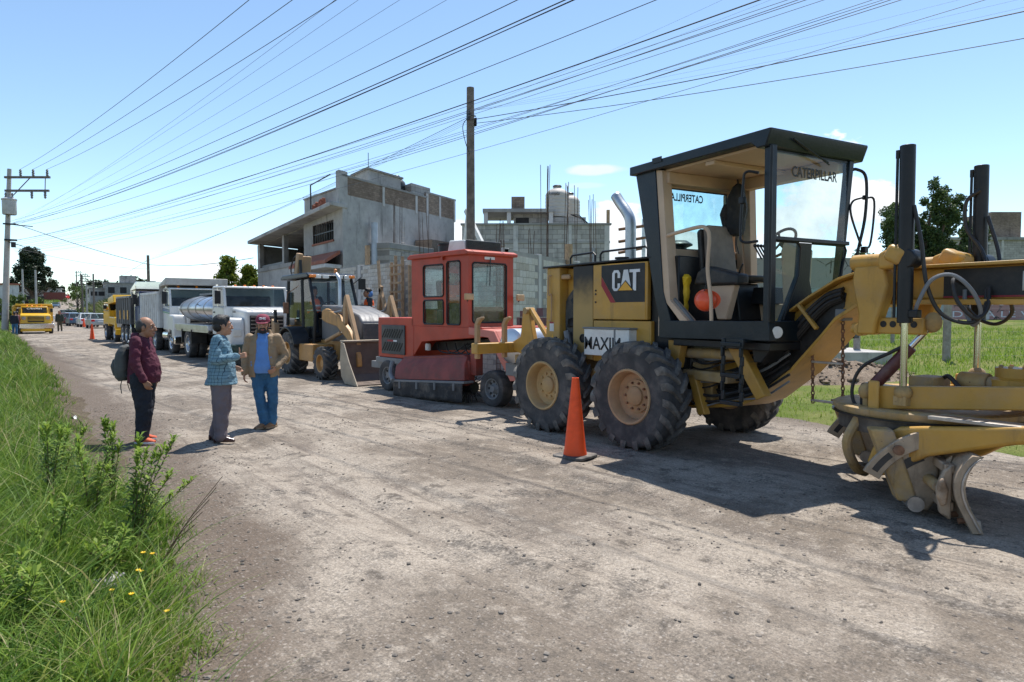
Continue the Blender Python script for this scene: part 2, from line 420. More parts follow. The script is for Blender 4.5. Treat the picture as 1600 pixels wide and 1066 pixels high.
# ---------------------------------------------------------------- wheels
def tyre_mb(r, w, lugs=0, lug_h=0.03, n=48, rim=0.5, skew=0.06, M=None):
    """tyre with its axis along local y, centre at origin; lugs = chevron bars"""
    rb = r - lug_h; ri = r * rim
    prof = [(ri, -w * 0.40), (ri * 1.06, -w * 0.46), (r * (0.55 + rim * 0.45), -w * 0.515), (rb * 0.90, -w * 0.50), (rb * 0.965, -w * 0.455), (rb, -w * 0.36), (rb * 1.003, 0),
            (rb, w * 0.36), (rb * 0.965, w * 0.455), (rb * 0.90, w * 0.50), (r * (0.55 + rim * 0.45), w * 0.515), (ri * 1.06, w * 0.46), (ri, w * 0.40)]
    return MB(M).lathe(prof, (0, 0, 0), (0, 1, 0), n, closed=True)
def lug_mb(r, w, count, lug_h, width_deg, ang, M=None):
    mb = MB(M)
    rb = r - lug_h - 0.006
    for side in (-1, 1):
        for k in range(count):
            a0 = 360 / count * (k + (0.5 if side > 0 else 0))
            # bar from centre to shoulder, leaning back
            secs = []
            for t, rad, bot in ((0.03, r, rb), (0.45, r, rb), (0.80, r * 0.992, rb * 0.99), (0.985, r * 0.957, rb * 0.93), (1.035, r * 0.885, rb * 0.865)):
                a = a0 + ang * t; y = side * t * w / 2
                hw = width_deg / 2 * (0.8 + 0.5 * t)
                ring = []
                for da, rr in ((-hw, bot), (-hw * 0.72, rad), (hw * 0.72, rad), (hw, bot)):
                    ring.append((rr * math.cos(R(a + da)), y, rr * math.sin(R(a + da))))
                secs.append(ring)
            mb.loft(secs)
    return mb
def bolts(mb, c, r, n, br, d, axis=(0, 1, 0), side=-1, off=0):
    for k in range(n):
        a = 2 * PI * (k + off) / n
        p = Vector(c) + Vector((r * math.cos(a), 0, r * math.sin(a)))
        mb.cyl(p, p + Vector((0, side * d, 0)), br, br * 0.85, 6)
    return mb
def grader_wheel(parent, x, y, side, rimmat, hubmat):
    """big lugged wheel; side -1 = outer face towards -y"""
    t = tyre_mb(0.675, 0.40, lug_h=0.035, n=56, rim=0.485, M=Matrix.Translation((x, y, 0.665))).build('tyre', TIRE, parent)
    lug_mb(0.685, 0.41, 19, 0.045, 7.0, 17 , M=Matrix.Translation((x, y, 0.665))).build('tread_lugs', TIREL, t, angle=50)
    s = side
    rim = MB(Matrix.Translation((x, y, 0.665)))
    rim.lathe([(0.335, 0.172), (0.348, 0.188), (0.338, 0.204), (0.318, 0.200), (0.305, 0.170), (0.292, 0.130), (0.286, 0.045), (0.262, 0.030), (0.215, 0.026), (0.13, 0.03), (0.125, -0.1), (0.335, -0.17)], (0, 0, 0), (0, s, 0), 40)
    w = rim.build('rim', rimmat, parent)
    MB(Matrix.Translation((x, y, 0.665))).lathe([(0.205, 0.026), (0.205, 0.046), (0.125, 0.060), (0.118, 0.085), (0.10, 0.098), (0.0001, 0.10)], (0, 0, 0), (0, s, 0), 32).build('hub', hubmat, w)
    b = MB(Matrix.Translation((x, y, 0.665)))
    bolts(b, (0, s * 0.045, 0), 0.166, 10, 0.0175, 0.035, side=s)
    b.build('wheel_nuts', RUST if hubmat is RIMT else RIMY, w)
    return t
def road_wheel(parent, x, y, r, w, side, rimmat=ALU, name='wheel', dish=0.05, tread=True, rimf=0.56):
    """truck or car wheel: tyre > rim"""
    M = Matrix.Translation((x, y, r))
    t = tyre_mb(r, w, lug_h=0.006, n=32, rim=rimf, M=M).build(name, TIRE, parent)
    ri = r * rimf
    rm = MB(M).lathe([(ri * 1.03, w * 0.40), (ri * 1.02, w * 0.44), (ri * 0.93, w * 0.42), (ri * 0.86, w * 0.42 - dish), (ri * 0.55, w * 0.40 - dish * 1.2), (ri * 0.36, w * 0.42 - dish * 0.7), (ri * 0.3, w * 0.46 - dish * 0.3), (0.001, w * 0.46 - dish * 0.3)], (0, 0, 0), (0, side, 0), 28).build('rim', rimmat, t)
    h = MB(M)
    for k in range(8):
        a = 2 * PI * k / 8
        h.obx((ri * 0.70 * math.cos(a), side * (w * 0.41 - dish), ri * 0.70 * math.sin(a)), (ri * 0.2, 0.02, ri * 0.2), (0, -a, 0))
    h.build('rim_holes', HOSE, t)
    return t

# ---------------------------------------------------------------- terrain
def sst(a, b, x):
    t = min(1, max(0, (x - a) / (b - a))); return t * t * (3 - 2 * t)
def pl(x, pts):
    if x <= pts[0][0]: return pts[0][1]
    for (a, u), (b, v) in zip(pts, pts[1:]):
        if x <= b: return u + (v - u) * (x - a) / (b - a)
    (a, u), (b, v) = pts[-2:]
    return v + (v - u) * (x - b) / (b - a)
XL = [(-10, -0.6), (0, 0.45), (3.3, 0.86), (5.3, 1.24), (8.7, 1.50), (13, 1.6), (21, 1.8), (41, 2.25), (62, 2.3), (75, 3.2), (110, 6.2), (160, 10.5), (225, 17.0), (316, 28.2), (360, 34)]
XR = [(-10, 8.9), (2.4, 9.3), (7.2, 10.1), (13, 10.9), (40, 10.9), (62, 10.8), (85, 11.6), (110, 13), (160, 16.5), (225, 22.8), (316, 31.6), (360, 37)]
HY = [(105, 0), (160, 0.7), (225, 2.55), (270, 4.7), (316, 6.4), (360, 6.6), (600, 6.0)]
def TH(x, y):
    h = pl(y, HY) if y > 105 else 0.0
    if x > 10.5:
        h += min(1.15, 0.036 * (x - 10.5)) * sst(-60, -20, y) * (1 - sst(30, 60, y))
        h += min(2.6, 0.42 * max(0, x - pl(y, XR) - 1.5)) * sst(62, 150, y) + min(2.0, 0.02 * max(0, x - pl(y, XR))) * sst(55, 95, y)
    if x < 0: h += min(2.0, 0.02 * -x) * sst(50, 120, y)
    return h
def nz(x, y, s, sd=0.0): return noise.noise(Vector((x * s + sd, y * s - sd, sd)))

def ground_material():
    m = bpy.data.materials.new('meadow_soil'); n, l, b = nodes_of(m)
    g = n.new('ShaderNodeNewGeometry').outputs['Position']
    a = noise_tex(n, l, g, 0.6, 8, 0.6); c2 = noise_tex(n, l, g, 6, 6, 0.7); c3 = noise_tex(n, l, g, 40, 3)
    c = mixc(n, l, ramp(n, l, a.outputs['Fac'], 0.40, 0.62), (0.12, 0.165, 0.035), (0.21, 0.215, 0.075))
    c = mixc(n, l, ramp(n, l, c2.outputs['Fac'], 0.55, 0.75), c, (0.19, 0.155, 0.10))
    c = mixc(n, l, ramp(n, l, c3.outputs['Fac'], 0.3, 0.7), mixc(n, l, 0.45, c, (0.035, 0.05, 0.012)), c)
    l.new(c, b.inputs['Base Color']); b.inputs['Roughness'].default_value = 1.0; b.inputs['Specular IOR Level'].default_value = 0.1
    l.new(bump(n, l, c3.outputs['Fac'], 0.6, 0.05), b.inputs['Normal'])
    return m
GROUND_M = ground_material()
def verge_material():
    m = bpy.data.materials.new('verge_soil'); n, l, b = nodes_of(m)
    g = n.new('ShaderNodeNewGeometry').outputs['Position']
    a = noise_tex(n, l, g, 1.6, 8, 0.65); c3 = noise_tex(n, l, g, 26, 6, 0.7)
    mp = n.new('ShaderNodeMapping'); l.new(g, mp.inputs[0]); mp.inputs['Scale'].default_value = (1, 0.25, 1); mp.inputs['Rotation'].default_value = (0, 0, 0.7)
    s = noise_tex(n, l, mp.outputs[0], 60, 4, 0.6)
    c = mixc(n, l, ramp(n, l, a.outputs['Fac'], 0.36, 0.62), (0.115, 0.088, 0.064), (0.175, 0.140, 0.100))
    c = mixc(n, l, ramp(n, l, c3.outputs['Fac'], 0.42, 0.66), mixc(n, l, 0.5, c, (0.05, 0.04, 0.03)), c)
    c = mixc(n, l, ramp(n, l, s.outputs['Fac'], 0.60, 0.72), c, (0.26, 0.235, 0.13))
    l.new(c, b.inputs['Base Color']); b.inputs['Roughness'].default_value = 1.0; b.inputs['Specular IOR Level'].default_value = 0.1
    l.new(bump(n, l, c3.outputs['Fac'], 0.8, 0.04), b.inputs['Normal'])
    return m
VERGE_M = verge_material()

def road_material():
    m = bpy.data.materials.new('gravel_road'); n, l, b = nodes_of(m)
    g = n.new('ShaderNodeNewGeometry').outputs['Position']
    st = n.new('ShaderNodeMapping'); l.new(g, st.inputs[0]); st.inputs['Rotation'].default_value = (0, 0, R(-2)); st.inputs['Scale'].default_value = (1, 0.16, 1)
    st2 = n.new('ShaderNodeMapping'); l.new(g, st2.inputs[0]); st2.inputs['Rotation'].default_value = (0, 0, R(3)); st2.inputs['Scale'].default_value = (1, 0.07, 1)
    big = noise_tex(n, l, g, 0.55, 8, 0.62)
    streak = noise_tex(n, l, st.outputs[0], 2.6, 8, 0.66)
    rut = noise_tex(n, l, st2.outputs[0], 5.5, 5, 0.6)
    mid = noise_tex(n, l, g, 4.2, 8, 0.68)
    fine = noise_tex(n, l, g, 38, 6, 0.75)
    grit = n.new('ShaderNodeTexVoronoi'); grit.inputs['Scale'].default_value = 85; l.new(g, grit.inputs['Vector'])
    grit2 = n.new('ShaderNodeTexVoronoi'); grit2.inputs['Scale'].default_value = 40; l.new(g, grit2.inputs['Vector'])
    PALE = (0.392, 0.335, 0.272); MIDC = (0.208, 0.170, 0.133); GREY = (0.135, 0.113, 0.092)
    c = mixc(n, l, ramp(n, l, big.outputs['Fac'], 0.40, 0.57), MIDC, PALE)
    c = mixc(n, l, ramp(n, l, streak.outputs['Fac'], 0.50, 0.70), c, (0.205, 0.168, 0.136))
    c = mixc(n, l, ramp(n, l, rut.outputs['Fac'], 0.55, 0.72), c, (0.180, 0.148, 0.118))
    c = mixc(n, l, ramp(n, l, mid.outputs['Fac'], 0.52, 0.74), c, (0.43, 0.372, 0.306))
    c = mixc(n, l, ramp(n, l, mid.outputs['Fac'], 0.47, 0.32), c, GREY)
    scr = noise_tex(n, l, st2.outputs[0], 26, 5, 0.7)
    c = mixc(n, l, ramp(n, l, scr.outputs['Fac'], 0.52, 0.70), c, mixc(n, l, 0.45, c, (0.11, 0.095, 0.08)))
    crumb = noise_tex(n, l, g, 1.15, 10, 0.75)
    c = mixc(n, l, ramp(n, l, crumb.outputs['Fac'], 0.545, 0.64), c, mixc(n, l, 0.6, c, (0.10, 0.09, 0.08)))
    # soil along the verge (a different material by nature)
    at = n.new('ShaderNodeAttribute'); at.attribute_name = 'soil'
    sm = n.new('ShaderNodeMath'); sm.operation = 'MULTIPLY_ADD'; l.new(mid.outputs['Fac'], sm.inputs[0]); sm.inputs[1].default_value = 0.9; 
    l.new(at.outputs['Fac'], sm.inputs[2])
    c = mixc(n, l, ramp(n, l, sm.outputs[0], 0.62, 1.0), c, (0.150, 0.115, 0.088))
    # grains of different tone, coarser in loose patches
    gv = n.new('ShaderNodeTexVoronoi'); gv.inputs['Scale'].default_value = 130; l.new(g, gv.inputs['Vector'])
    gs = n.new('ShaderNodeSeparateColor'); l.new(gv.outputs['Color'], gs.inputs[0])
    gw = n.new('ShaderNodeTexVoronoi'); gw.inputs['Scale'].default_value = 62; l.new(g, gw.inputs['Vector'])
    gs2 = n.new('ShaderNodeSeparateColor'); l.new(gw.outputs['Color'], gs2.inputs[0])
    def grain(c, src, amt, mask=None):
        v = n.new('ShaderNodeMapRange'); l.new(src, v.inputs['Value']); v.inputs['To Min'].default_value = 1 - amt; v.inputs['To Max'].default_value = 1 + amt * 0.8
        cb = n.new('ShaderNodeCombineColor'); [l.new(v.outputs[0], cb.inputs[i]) for i in range(3)]
        return mixc(n, l, mask if mask is not None else 1.0, c, cb.outputs[0], 'MULTIPLY')
    c = grain(c, gs.outputs[0], 0.26)
    c = grain(c, gs2.outputs[0], 0.38, ramp(n, l, crumb.outputs['Fac'], 0.46, 0.60))
    # single grains: pale and dark chips
    gm = n.new('ShaderNodeSeparateColor'); l.new(grit.outputs['Color'], gm.inputs[0])
    c = mixc(n, l, ramp(n, l, gm.outputs[0], 0.86, 0.98), c, mixc(n, l, 0.4, c, (0.07, 0.065, 0.06)))
    c = mixc(n, l, ramp(n, l, gm.outputs[1], 0.90, 0.99), c, mixc(n, l, 0.3, c, (0.62, 0.56, 0.50)))
    c = mixc(n, l, ramp(n, l, fine.outputs['Fac'], 0.40, 0.66), mixc(n, l, 0.28, c, (0.09, 0.08, 0.07)), c)
    l.new(c, b.inputs['Base Color'])
    b.inputs['Roughness'].default_value = 0.95; b.inputs['Specular IOR Level'].default_value = 0.2
    n1 = bump(n, l, mid.outputs['Fac'], 0.45, 0.05)
    n2 = bump(n, l, rut.outputs['Fac'], 0.5, 0.03, n1)
    n3 = bump(n, l, fine.outputs['Fac'], 0.45, 0.010, n2)
    n3 = bump(n, l, scr.outputs['Fac'], 0.5, 0.02, n3)
    n4 = bump(n, l, grit2.outputs['Distance'], 0.22, 0.014, n3)
    l.new(n4, b.inputs['Normal'])
    return m
ROAD_M = road_material()

# ground: one sheet to the horizon, finer near the camera
def axis_steps(near, far, a, b):
    pts = [a]
    while pts[-1] < b: pts.append(pts[-1] + near)
    s = near
    while pts[-1] < far: s *= 1.25; pts.append(pts[-1] + s)
    s = near; lo = [a]
    while lo[-1] > -far: s *= 1.25; lo.append(lo[-1] - s)
    return lo[:0:-1] + pts
gx = axis_steps(2.0, 2500, -14, 60); gy = axis_steps(2.5, 2500, -12, 340)
g = MB()
g.v = [(x, y, TH(x, y) - 0.09 - (0.25 if y > 105 else 0)) for x in gx for y in gy]
ny = len(gy)
g.f = [(i * ny + j, (i + 1) * ny + j, (i + 1) * ny + j + 1, i * ny + j + 1) for i in range(len(gx) - 1) for j in range(ny - 1)]
o = g.build('ground', GROUND_M); tag(o, 'green and brown field ground reaching the horizon', 'ground', kind='structure')

# road: gravel, rutted, pot-holed; broad dirt shoulder under the parked machines
ys = []; y = -9.0
while y < 360:
    ys.append(y); y += 0.10 if -1 < y < 13 else (0.25 if y < 30 else (1.0 if y < 70 else 4.0))
def road_z(x, y, xl):
    z = TH(min(x, 10.5), y) + 0.012
    if y < 60:
        z += 0.016 * nz(x, y * 0.35, 0.9, 3.1) + 0.012 * nz(x, y, 2.2, 9.0) + 0.006 * nz(x, y, 6.0, 5.0)
        for c, d, w in ((2.7, 0.030, 0.22), (3.35, 0.02, 0.16), (4.7, 0.028, 0.24), (5.45, 0.018, 0.15)):
            cc = c + 0.12 * math.sin(y * 0.23 + c) + 0.03 * (y - 6) * 0.4
            k = (x - cc) / w
            if abs(k) < 2.5: z += -d * math.exp(-k * k) + 0.5 * d * math.exp(-(abs(k) - 1.5) ** 2 * 4)
        e = x - xl
        if e < 1.0: z -= 0.03 * (1 - max(e, 0)) * (0.5 + nz(x, y, 1.7, 2))
    return z
NXR = 96
rv = []; soil = []
for y in ys:
    xl, xr = pl(y, XL) - 0.9, pl(y, XR) + 1.2
    for i in range(NXR + 1):
        t = i / NXR; x = xl + (xr - xl) * t
        rv.append((x, y, road_z(x, y, xl + 0.9)))
        e = x - (xl + 0.9) - 0.35 * nz(x * 0.5, y * 0.5, 1.0, 4)
        s_ = (1 - sst(0.0, 1.15, e)) if y < 40 else 1 - sst(-0.1, 0.4, e)
        s_ = max(s_, 0.55 * sst(9.0, 10.2, x) if y < 30 else 0)
        soil.append(s_ * 0.62)
rd = MB(); rd.v = rv; k = NXR + 1
rd.f = [(j * k + i, j * k + i + 1, (j + 1) * k + i + 1, (j + 1) * k + i) for j in range(len(ys) - 1) for i in range(NXR)]
o = rd.build('road', ROAD_M, angle=180); tag(o, 'rutted grey-brown gravel road running away to the left', 'road', kind='structure')
at = o.data.attributes.new('soil', 'FLOAT', 'POINT'); at.data.foreach_set('value', soil)

# verge on the left and meadow on the right
def verge_z(x, y):
    e = pl(y, XL) - x + 0.30 * nz(x, y, 0.8, 1.3) + 0.12 * nz(x, y, 2.6, 7)
    return TH(x, y) - 0.06 + 0.16 * sst(-0.25, 0.9, e) + 0.10 * sst(0.6, 2.5, e) + 0.05 * nz(x, y, 1.1, 6.6) * sst(0, .8, e)
v = MB(); vx = [(-9 + 11.2 * (i / 56) ** 0.55) for i in range(57)]; vy = [-8 + 0.25 * i for i in range(120)] + [22 + i * 1.0 for i in range(60)] + [82 + 6 * i for i in range(46)]
v.v = [(pl(y, XL) - 2.2 + 0.0 + x + 0.25, y, verge_z(pl(y, XL) - 1.95 + x, y)) for x in vx for y in vy]
kk = len(vy); v.f = [(i * kk + j, (i + 1) * kk + j, (i + 1) * kk + j + 1, i * kk + j + 1) for i in range(len(vx) - 1) for j in range(kk - 1)]
o = v.build('grass_verge', VERGE_M, angle=180); tag(o, 'uneven soil bank of the left grass verge', 'verge', kind='structure')
def meadow_z(x, y):
    e = x - (pl(y, XR) - 0.15) + 0.45 * nz(x, y, 0.7, 5.1) + 0.15 * nz(x, y, 2.4, 2.2)
    return TH(x, y) - 0.05 + 0.11 * sst(-0.2, 0.9, e) + 0.05 * nz(x, y, 0.9, 3.3) * sst(0, 1, e)
v = MB(); mx = [8.2 + 0.3 * i for i in range(40)] + [20.2 + 0.8 * i for i in range(60)]; my = [-14 + 0.5 * i for i in range(52)] + [12.5 + 1.0 * i for i in range(12)]
v.v = [(x, y, meadow_z(x, y)) for x in mx for y in my]
kk = len(my); v.f = [(i * kk + j, (i + 1) * kk + j, (i + 1) * kk + j + 1, i * kk + j + 1) for i in range(len(mx) - 1) for j in range(kk - 1)]
o = v.build('meadow', GROUND_M, angle=180); tag(o, 'rough green meadow behind the motor grader', 'meadow', kind='structure')

# ---------------------------------------------------------------- grass, stones
def leaf_material(name, cols, transl=0.35, rough=0.55):
    m = bpy.data.materials.new(name); n, l, b = nodes_of(m)
    at = n.new('ShaderNodeAttribute'); at.attribute_name = 'tint'
    cr = n.new('ShaderNodeValToRGB'); l.new(at.outputs['Fac'], cr.inputs[0])
    el = cr.color_ramp.elements
    while len(el) < len(cols): el.new(0.5)
    for i, (p, c) in enumerate(cols): el[i].position = p; el[i].color = (*c, 1)
    l.new(cr.outputs[0], b.inputs['Base Color']); b.inputs['Roughness'].default_value = rough; b.inputs['Specular IOR Level'].default_value = 0.35
    tr = n.new('ShaderNodeBsdfTranslucent'); l.new(cr.outputs[0], tr.inputs[0])
    mx = n.new('ShaderNodeMixShader'); mx.inputs[0].default_value = transl
    l.new(b.outputs[0], mx.inputs[1]); l.new(tr.outputs[0], mx.inputs[2]); l.new(mx.outputs[0], n['Material Output'].inputs[0])
    return m
GRASS_M = leaf_material('grass_blades', [(0.0, (0.03, 0.075, 0.012)), (0.4, (0.135, 0.25, 0.03)), (0.75, (0.26, 0.35, 0.05)), (0.90, (0.36, 0.32, 0.14)), (1.0, (0.48, 0.41, 0.23))])
MEADOW_M = leaf_material('meadow_blades', [(0.0, (0.13, 0.23, 0.022)), (0.45, (0.24, 0.36, 0.038)), (0.8, (0.30, 0.37, 0.06)), (1.0, (0.44, 0.39, 0.17))])
LEAF_M = leaf_material('weed_leaves', [(0.0, (0.10, 0.19, 0.03)), (0.5, (0.19, 0.30, 0.045)), (1.0, (0.32, 0.41, 0.07))], 0.45)
rng = np.random.default_rng(11)
def mesh_np(name, verts, faces_flat, fsize, material, tint=None, smooth=True):
    me = bpy.data.meshes.new(name)
    nv, nf = len(verts), len(faces_flat) // fsize
    me.vertices.add(nv); me.vertices.foreach_set('co', verts.astype(np.float32).ravel())
    me.loops.add(nf * fsize); me.loops.foreach_set('vertex_index', faces_flat.astype(np.int32))
    me.polygons.add(nf); me.polygons.foreach_set('loop_start', np.arange(0, nf * fsize, fsize, dtype=np.int32))
    me.update(calc_edges=True)
    if smooth: me.shade_smooth()
    else: me.shade_flat()
    if tint is not None:
        a = me.attributes.new('tint', 'FLOAT', 'POINT'); a.data.foreach_set('value', tint.astype(np.float32))
    me.materials.append(material)
    return me
def blades(P, h, w, lean, tint, seg=3):
    """P (N,3) roots, heights, widths; bent blades, each a strip of seg quads"""
    N = len(P); az = rng.uniform(0, 2 * PI, N); fa = rng.uniform(0, 2 * PI, N)
    D = np.stack([np.cos(az), np.sin(az), 0 * az], 1); S = np.stack([np.cos(fa), np.sin(fa), 0 * fa], 1)
    V = np.empty((N, (seg + 1) * 2, 3))
    for k in range(seg + 1):
        t = k / seg
        c = P + D * (lean * h * t * t)[:, None]; c[:, 2] += h * (t - 0.25 * lean * t * t)
        ww = (w * (1 - t ** 1.6) * 0.5 + 0.0004)[:, None]
        V[:, 2 * k] = c - S * ww; V[:, 2 * k + 1] = c + S * ww
    q = np.array([[2 * k, 2 * k + 1, 2 * k + 3, 2 * k + 2] for k in range(seg)]).ravel()
    F = (q[None, :] + (np.arange(N) * (seg + 1) * 2)[:, None]).ravel()
    return V.reshape(-1, 3), F, np.repeat(tint, (seg + 1) * 2)
def scatter_verge():
    L = []
    for y0, y1, x0, n in ((1.6, 7, -2.4, 16000), (1.9, 7, -0.35, 62000), (7, 13, -1.2, 38000), (13, 26, -0.8, 26000), (26, 66, -0.8, 24000)):
        ya = y0 + (y1 - y0) * rng.random(n)
        for y in ya:
            xl = pl(y, XL); x = xl + 0.15 - (rng.random() ** 0.8) * (xl - x0)
            e = xl - x
            cover = sst(-0.15, 0.45, e + 0.55 * nz(x, y, 1.1, 21) + 0.22 * (1 - sst(5.5, 8, y)) - 0.05 - (0.60 * sst(6.5, 9.0, y) * (1 - sst(12, 19, y))))
            if rng.random() > cover: continue
            cl = 0.5 + 0.5 * nz(x, y, 1.6, 8.8)
            if rng.random() > 0.35 + 0.75 * cl: continue
            L.append((x, y, verge_z(x, y) - 0.01, cl, e))
    return np.array(L)
G = scatter_verge(); n = len(G)
far = np.clip((G[:, 1] - 8) / 40, 0, 1)
h = (0.08 + 0.36 * rng.random(n) ** 1.5 * (0.35 + 1.0 * G[:, 3])) * np.clip(0.40 + G[:, 4] * 0.95, 0.3, 1.15)
w = (0.005 + 0.006 * rng.random(n)) * (1 + 2.5 * far)
fine_ = np.array([nz(a, b_, 3.4, 15.0) for a, b_ in G[:, :2]])
tint = np.clip(rng.beta(1.5, 2.0, n) * 0.8 + 0.5 * (G[:, 3] - 0.5) + 0.35 * fine_ + 0.30 * (G[:, 4] < 0.30) * rng.random(n) + np.where(rng.random(n) < 0.08, 0.45, 0), 0, 1)
h = h * np.clip(0.95 + 0.9 * fine_, 0.45, 1.6)
V, F, T = blades(G[:, :3], h, w, 0.25 + 0.75 * rng.random(n), tint)
far2 = (G[:, 4] > 0.15) & (G[:, 1] < 14) & (rng.random(n) < 0.03); n2 = int(far2.sum())
V2, F2, T2 = blades(G[far2, :3], 0.28 + 0.26 * rng.random(n2), 0.010 + 0.008 * rng.random(n2), 0.6 + 0.7 * rng.random(n2), np.clip(rng.beta(1.6, 1.6, n2), 0, 1), 5)
tag(obj('tall_grass', mesh_np('tall_grass', V2, F2, 4, GRASS_M, T2)), 'taller arching grass blades standing out of the left verge', 'grass', kind='stuff')
tag(obj('verge_grass', mesh_np('verge_grass', V, F, 4, GRASS_M, T)), 'long green grass covering the left verge', 'grass', kind='stuff')
L = []
for k in range(60000):
    d = rng.random() ** 1.5
    x = 9.0 + 26 * d; y = -5 + 19 * rng.random()
    e = x - pl(y, XR)
    if math.hypot(x - 14.6, (y - 7.6) * 0.8) < 1.7 and nz(x, y, 1, 3) > -0.35: continue
    if rng.random() > sst(-0.25, 0.8, e + 0.5 * nz(x, y, 0.9, 31)) * (0.35 + 0.8 * (0.5 + 0.5 * nz(x, y, 0.45, 17))): continue
    L.append((x, y, meadow_z(x, y) - 0.01, 0.5 + 0.5 * nz(x, y, 0.5, 12)))
G = np.array(L); n = len(G); dd = np.hypot(G[:, 0], G[:, 1])
tall = np.clip((G[:, 0] - 12.5) / 5, 0, 1)
V, F, T = blades(G[:, :3], (0.05 + 0.13 * rng.random(n)) * (0.7 + 1.3 * tall * G[:, 3]), (0.006 + 0.006 * rng.random(n)) * np.clip(dd / 9, 1, 2.4), 0.3 + 0.7 * rng.random(n), np.clip(rng.beta(2.4, 2.4, n) + 0.5 * (0.45 - G[:, 3]), 0, 1), 2)
tag(obj('meadow_grass', mesh_np('meadow_grass', V, F, 4, MEADOW_M, T)), 'short bright grass of the meadow behind the grader', 'grass', kind='stuff')

STONE_M = mat('road_stone', (0.17, 0.150, 0.130), 0.95, dust=0.6, var=0.45, scale=9, spec=0.15, bmp=0.3, dcol=(0.34, 0.29, 0.24))
ico = bmesh.new(); bmesh.ops.create_icosphere(ico, subdivisions=1, radius=1); IV = np.array([v.co[:] for v in ico.verts]); IF = np.array([[v.index for v in f.verts] for f in ico.faces]); ico.free()
def stones(N, gen, smin, smax, pw):
    P = np.array([gen() for _ in range(N)])
    s = smin + (smax - smin) * rng.random(N) ** pw
    V = IV[None] * (1 + 0.45 * (rng.random((N, len(IV), 1)) - 0.5)) * s[:, None, None] * np.stack([0.7 + 0.6 * rng.random(N), 0.7 + 0.6 * rng.random(N), 0.4 + 0.4 * rng.random(N)], 1)[:, None, :]
    a = rng.uniform(0, 2 * PI, N); c, sn = np.cos(a)[:, None], np.sin(a)[:, None]
    X = V[..., 0] * c - V[..., 1] * sn; Y = V[..., 0] * sn + V[..., 1] * c
    V = np.stack([X, Y, V[..., 2]], 2) + P[:, None, :]
    F = (IF[None] + (np.arange(N) * len(IV))[:, None, None]).ravel()
    return V.reshape(-1, 3), F
def stone_spot():
    while True:
        t = random.random(); y = 0.2 + 14 * t ** 1.4; x = 0.7 + 9.0 * random.random()
        xl = pl(y, XL)
        if x < xl - 0.3: continue
        if random.random() < 0.12 + 1.0 * max(0, nz(x, y, 0.8, 41)) + 0.9 * max(0, 1 - (x - xl) / 1.1) * (nz(x, y, 2, 4) > -0.2):
            return (x, y, road_z(x, y, xl) + 0.001)
V, F = stones(20000, stone_spot, 0.002, 0.017, 6.0)
tag(obj('loose_gravel', mesh_np('loose_gravel', V, F, 3, STONE_M, smooth=False)), 'loose gravel and chips strewn over the road', 'gravel', kind='stuff')

# ================================================================ motor grader
# local x = forward, y = left, the camera looks at its right side (-y)
gr = thing('motor_grader', 'large dusty yellow motor grader with black-roofed cab, nearest machine of the row', 'motor grader', (7.5, 5.95, 0), R(-90))
Mf = Matrix.Rotation(R(-9), 4, 'Z')                 # articulated front frame
# ---- rear frame and engine
for yy in (-1.02, 1.02):
    for xx in (0.27, -1.36):
        near = yy < 0
        grader_wheel(gr, xx, yy, -1 if near else 1, RIMT if xx > 0 else RIMY, RIMT if xx > 0 else RIMY)
for yy in (-0.72, 0.72):
    MB().px([(-1.62, 0.60), (-1.50, 0.46), (0.42, 0.46), (0.55, 0.60), (0.50, 0.82), (-0.2, 0.92), (-0.9, 0.92), (-1.58, 0.82)], yy - 0.09, yy + 0.09).build('tandem_case', CATYD, gr, 0.02)
MB().cyl((-0.55, -0.7, 0.70), (-0.55, 0.7, 0.70), 0.19, n=20).build('rear_axle', CATYD, gr)
MB().bx(-1.78, 0.95, -0.46, 0.46, 0.62, 1.08).build('rear_frame', CATYD, gr, 0.02)
MB().px([(-1.80, 0.98), (-1.49, 0.98), (-1.49, 2.355), (-1.77, 2.355)], -0.76, 0.76).build('rear_post', CATY, gr, 0.015)
MB().bx(-1.48, -0.2, -0.60, 0.60, 1.10, 2.34).build('radiator_housing', CATY, gr, 0.01)
MB().lathe([(0.50, 0), (0.50, 0.035), (0.44, 0.045), (0.40, 0.02), (0.001, 0.02)], (-1.05, -0.595, 1.62), (0, -1, 0), 40).build('fan_opening', GRILL, gr)
fb = MB()
for k in range(6):
    a = k * PI / 3 + 0.2
    fb.obx((-1.05 + 0.22 * math.cos(a), -0.635, 1.62 + 0.22 * math.sin(a)), (0.36, 0.012, 0.13), (0.35, -a, 0))
fb.cyl((-1.05, -0.62, 1.62), (-1.05, -0.67, 1.62), 0.07, n=12)
fb.build('fan', BLACK, gr)
MB().bx(-1.49, -1.30, -0.74, -0.70, 2.18, 2.25).build('clamp_pipe', TANB, gr, 0.02)
MB().tube(spline([(-1.42, -0.68, 1.42), (-1.36, -0.70, 1.28), (-1.30, -0.70, 1.16), (-1.18, -0.68, 1.12)]), 0.05, 8).tube(spline([(-1.44, -0.66, 1.16), (-1.3, -0.72, 1.05), (-1.16, -0.7, 1.02)]), 0.06, 8).build('coolant_hose', GREYP, gr)
MB().bx(-1.195, -0.80, -0.765, -0.70, 1.04, 2.352).build('side_panel', SOOT, gr, 0.008)
MB().lathe([(0.062, 0), (0.062, 0.012), (0.05, 0.014), (0.048, 0.002), (0.001, 0.002)], (-0.99, -0.764, 1.335), (0, -1, 0), 20).build('drain_hole', BLACK, gr)
dr = MB().bx(-0.785, 0.185, -0.775, -0.70, 1.605, 2.352).build('engine_door', CATY, gr, 0.01)
MB().bx(-0.785, 0.24, -0.765, -0.68, 1.03, 1.590).build('lower_panel', CATY, gr, 0.01)
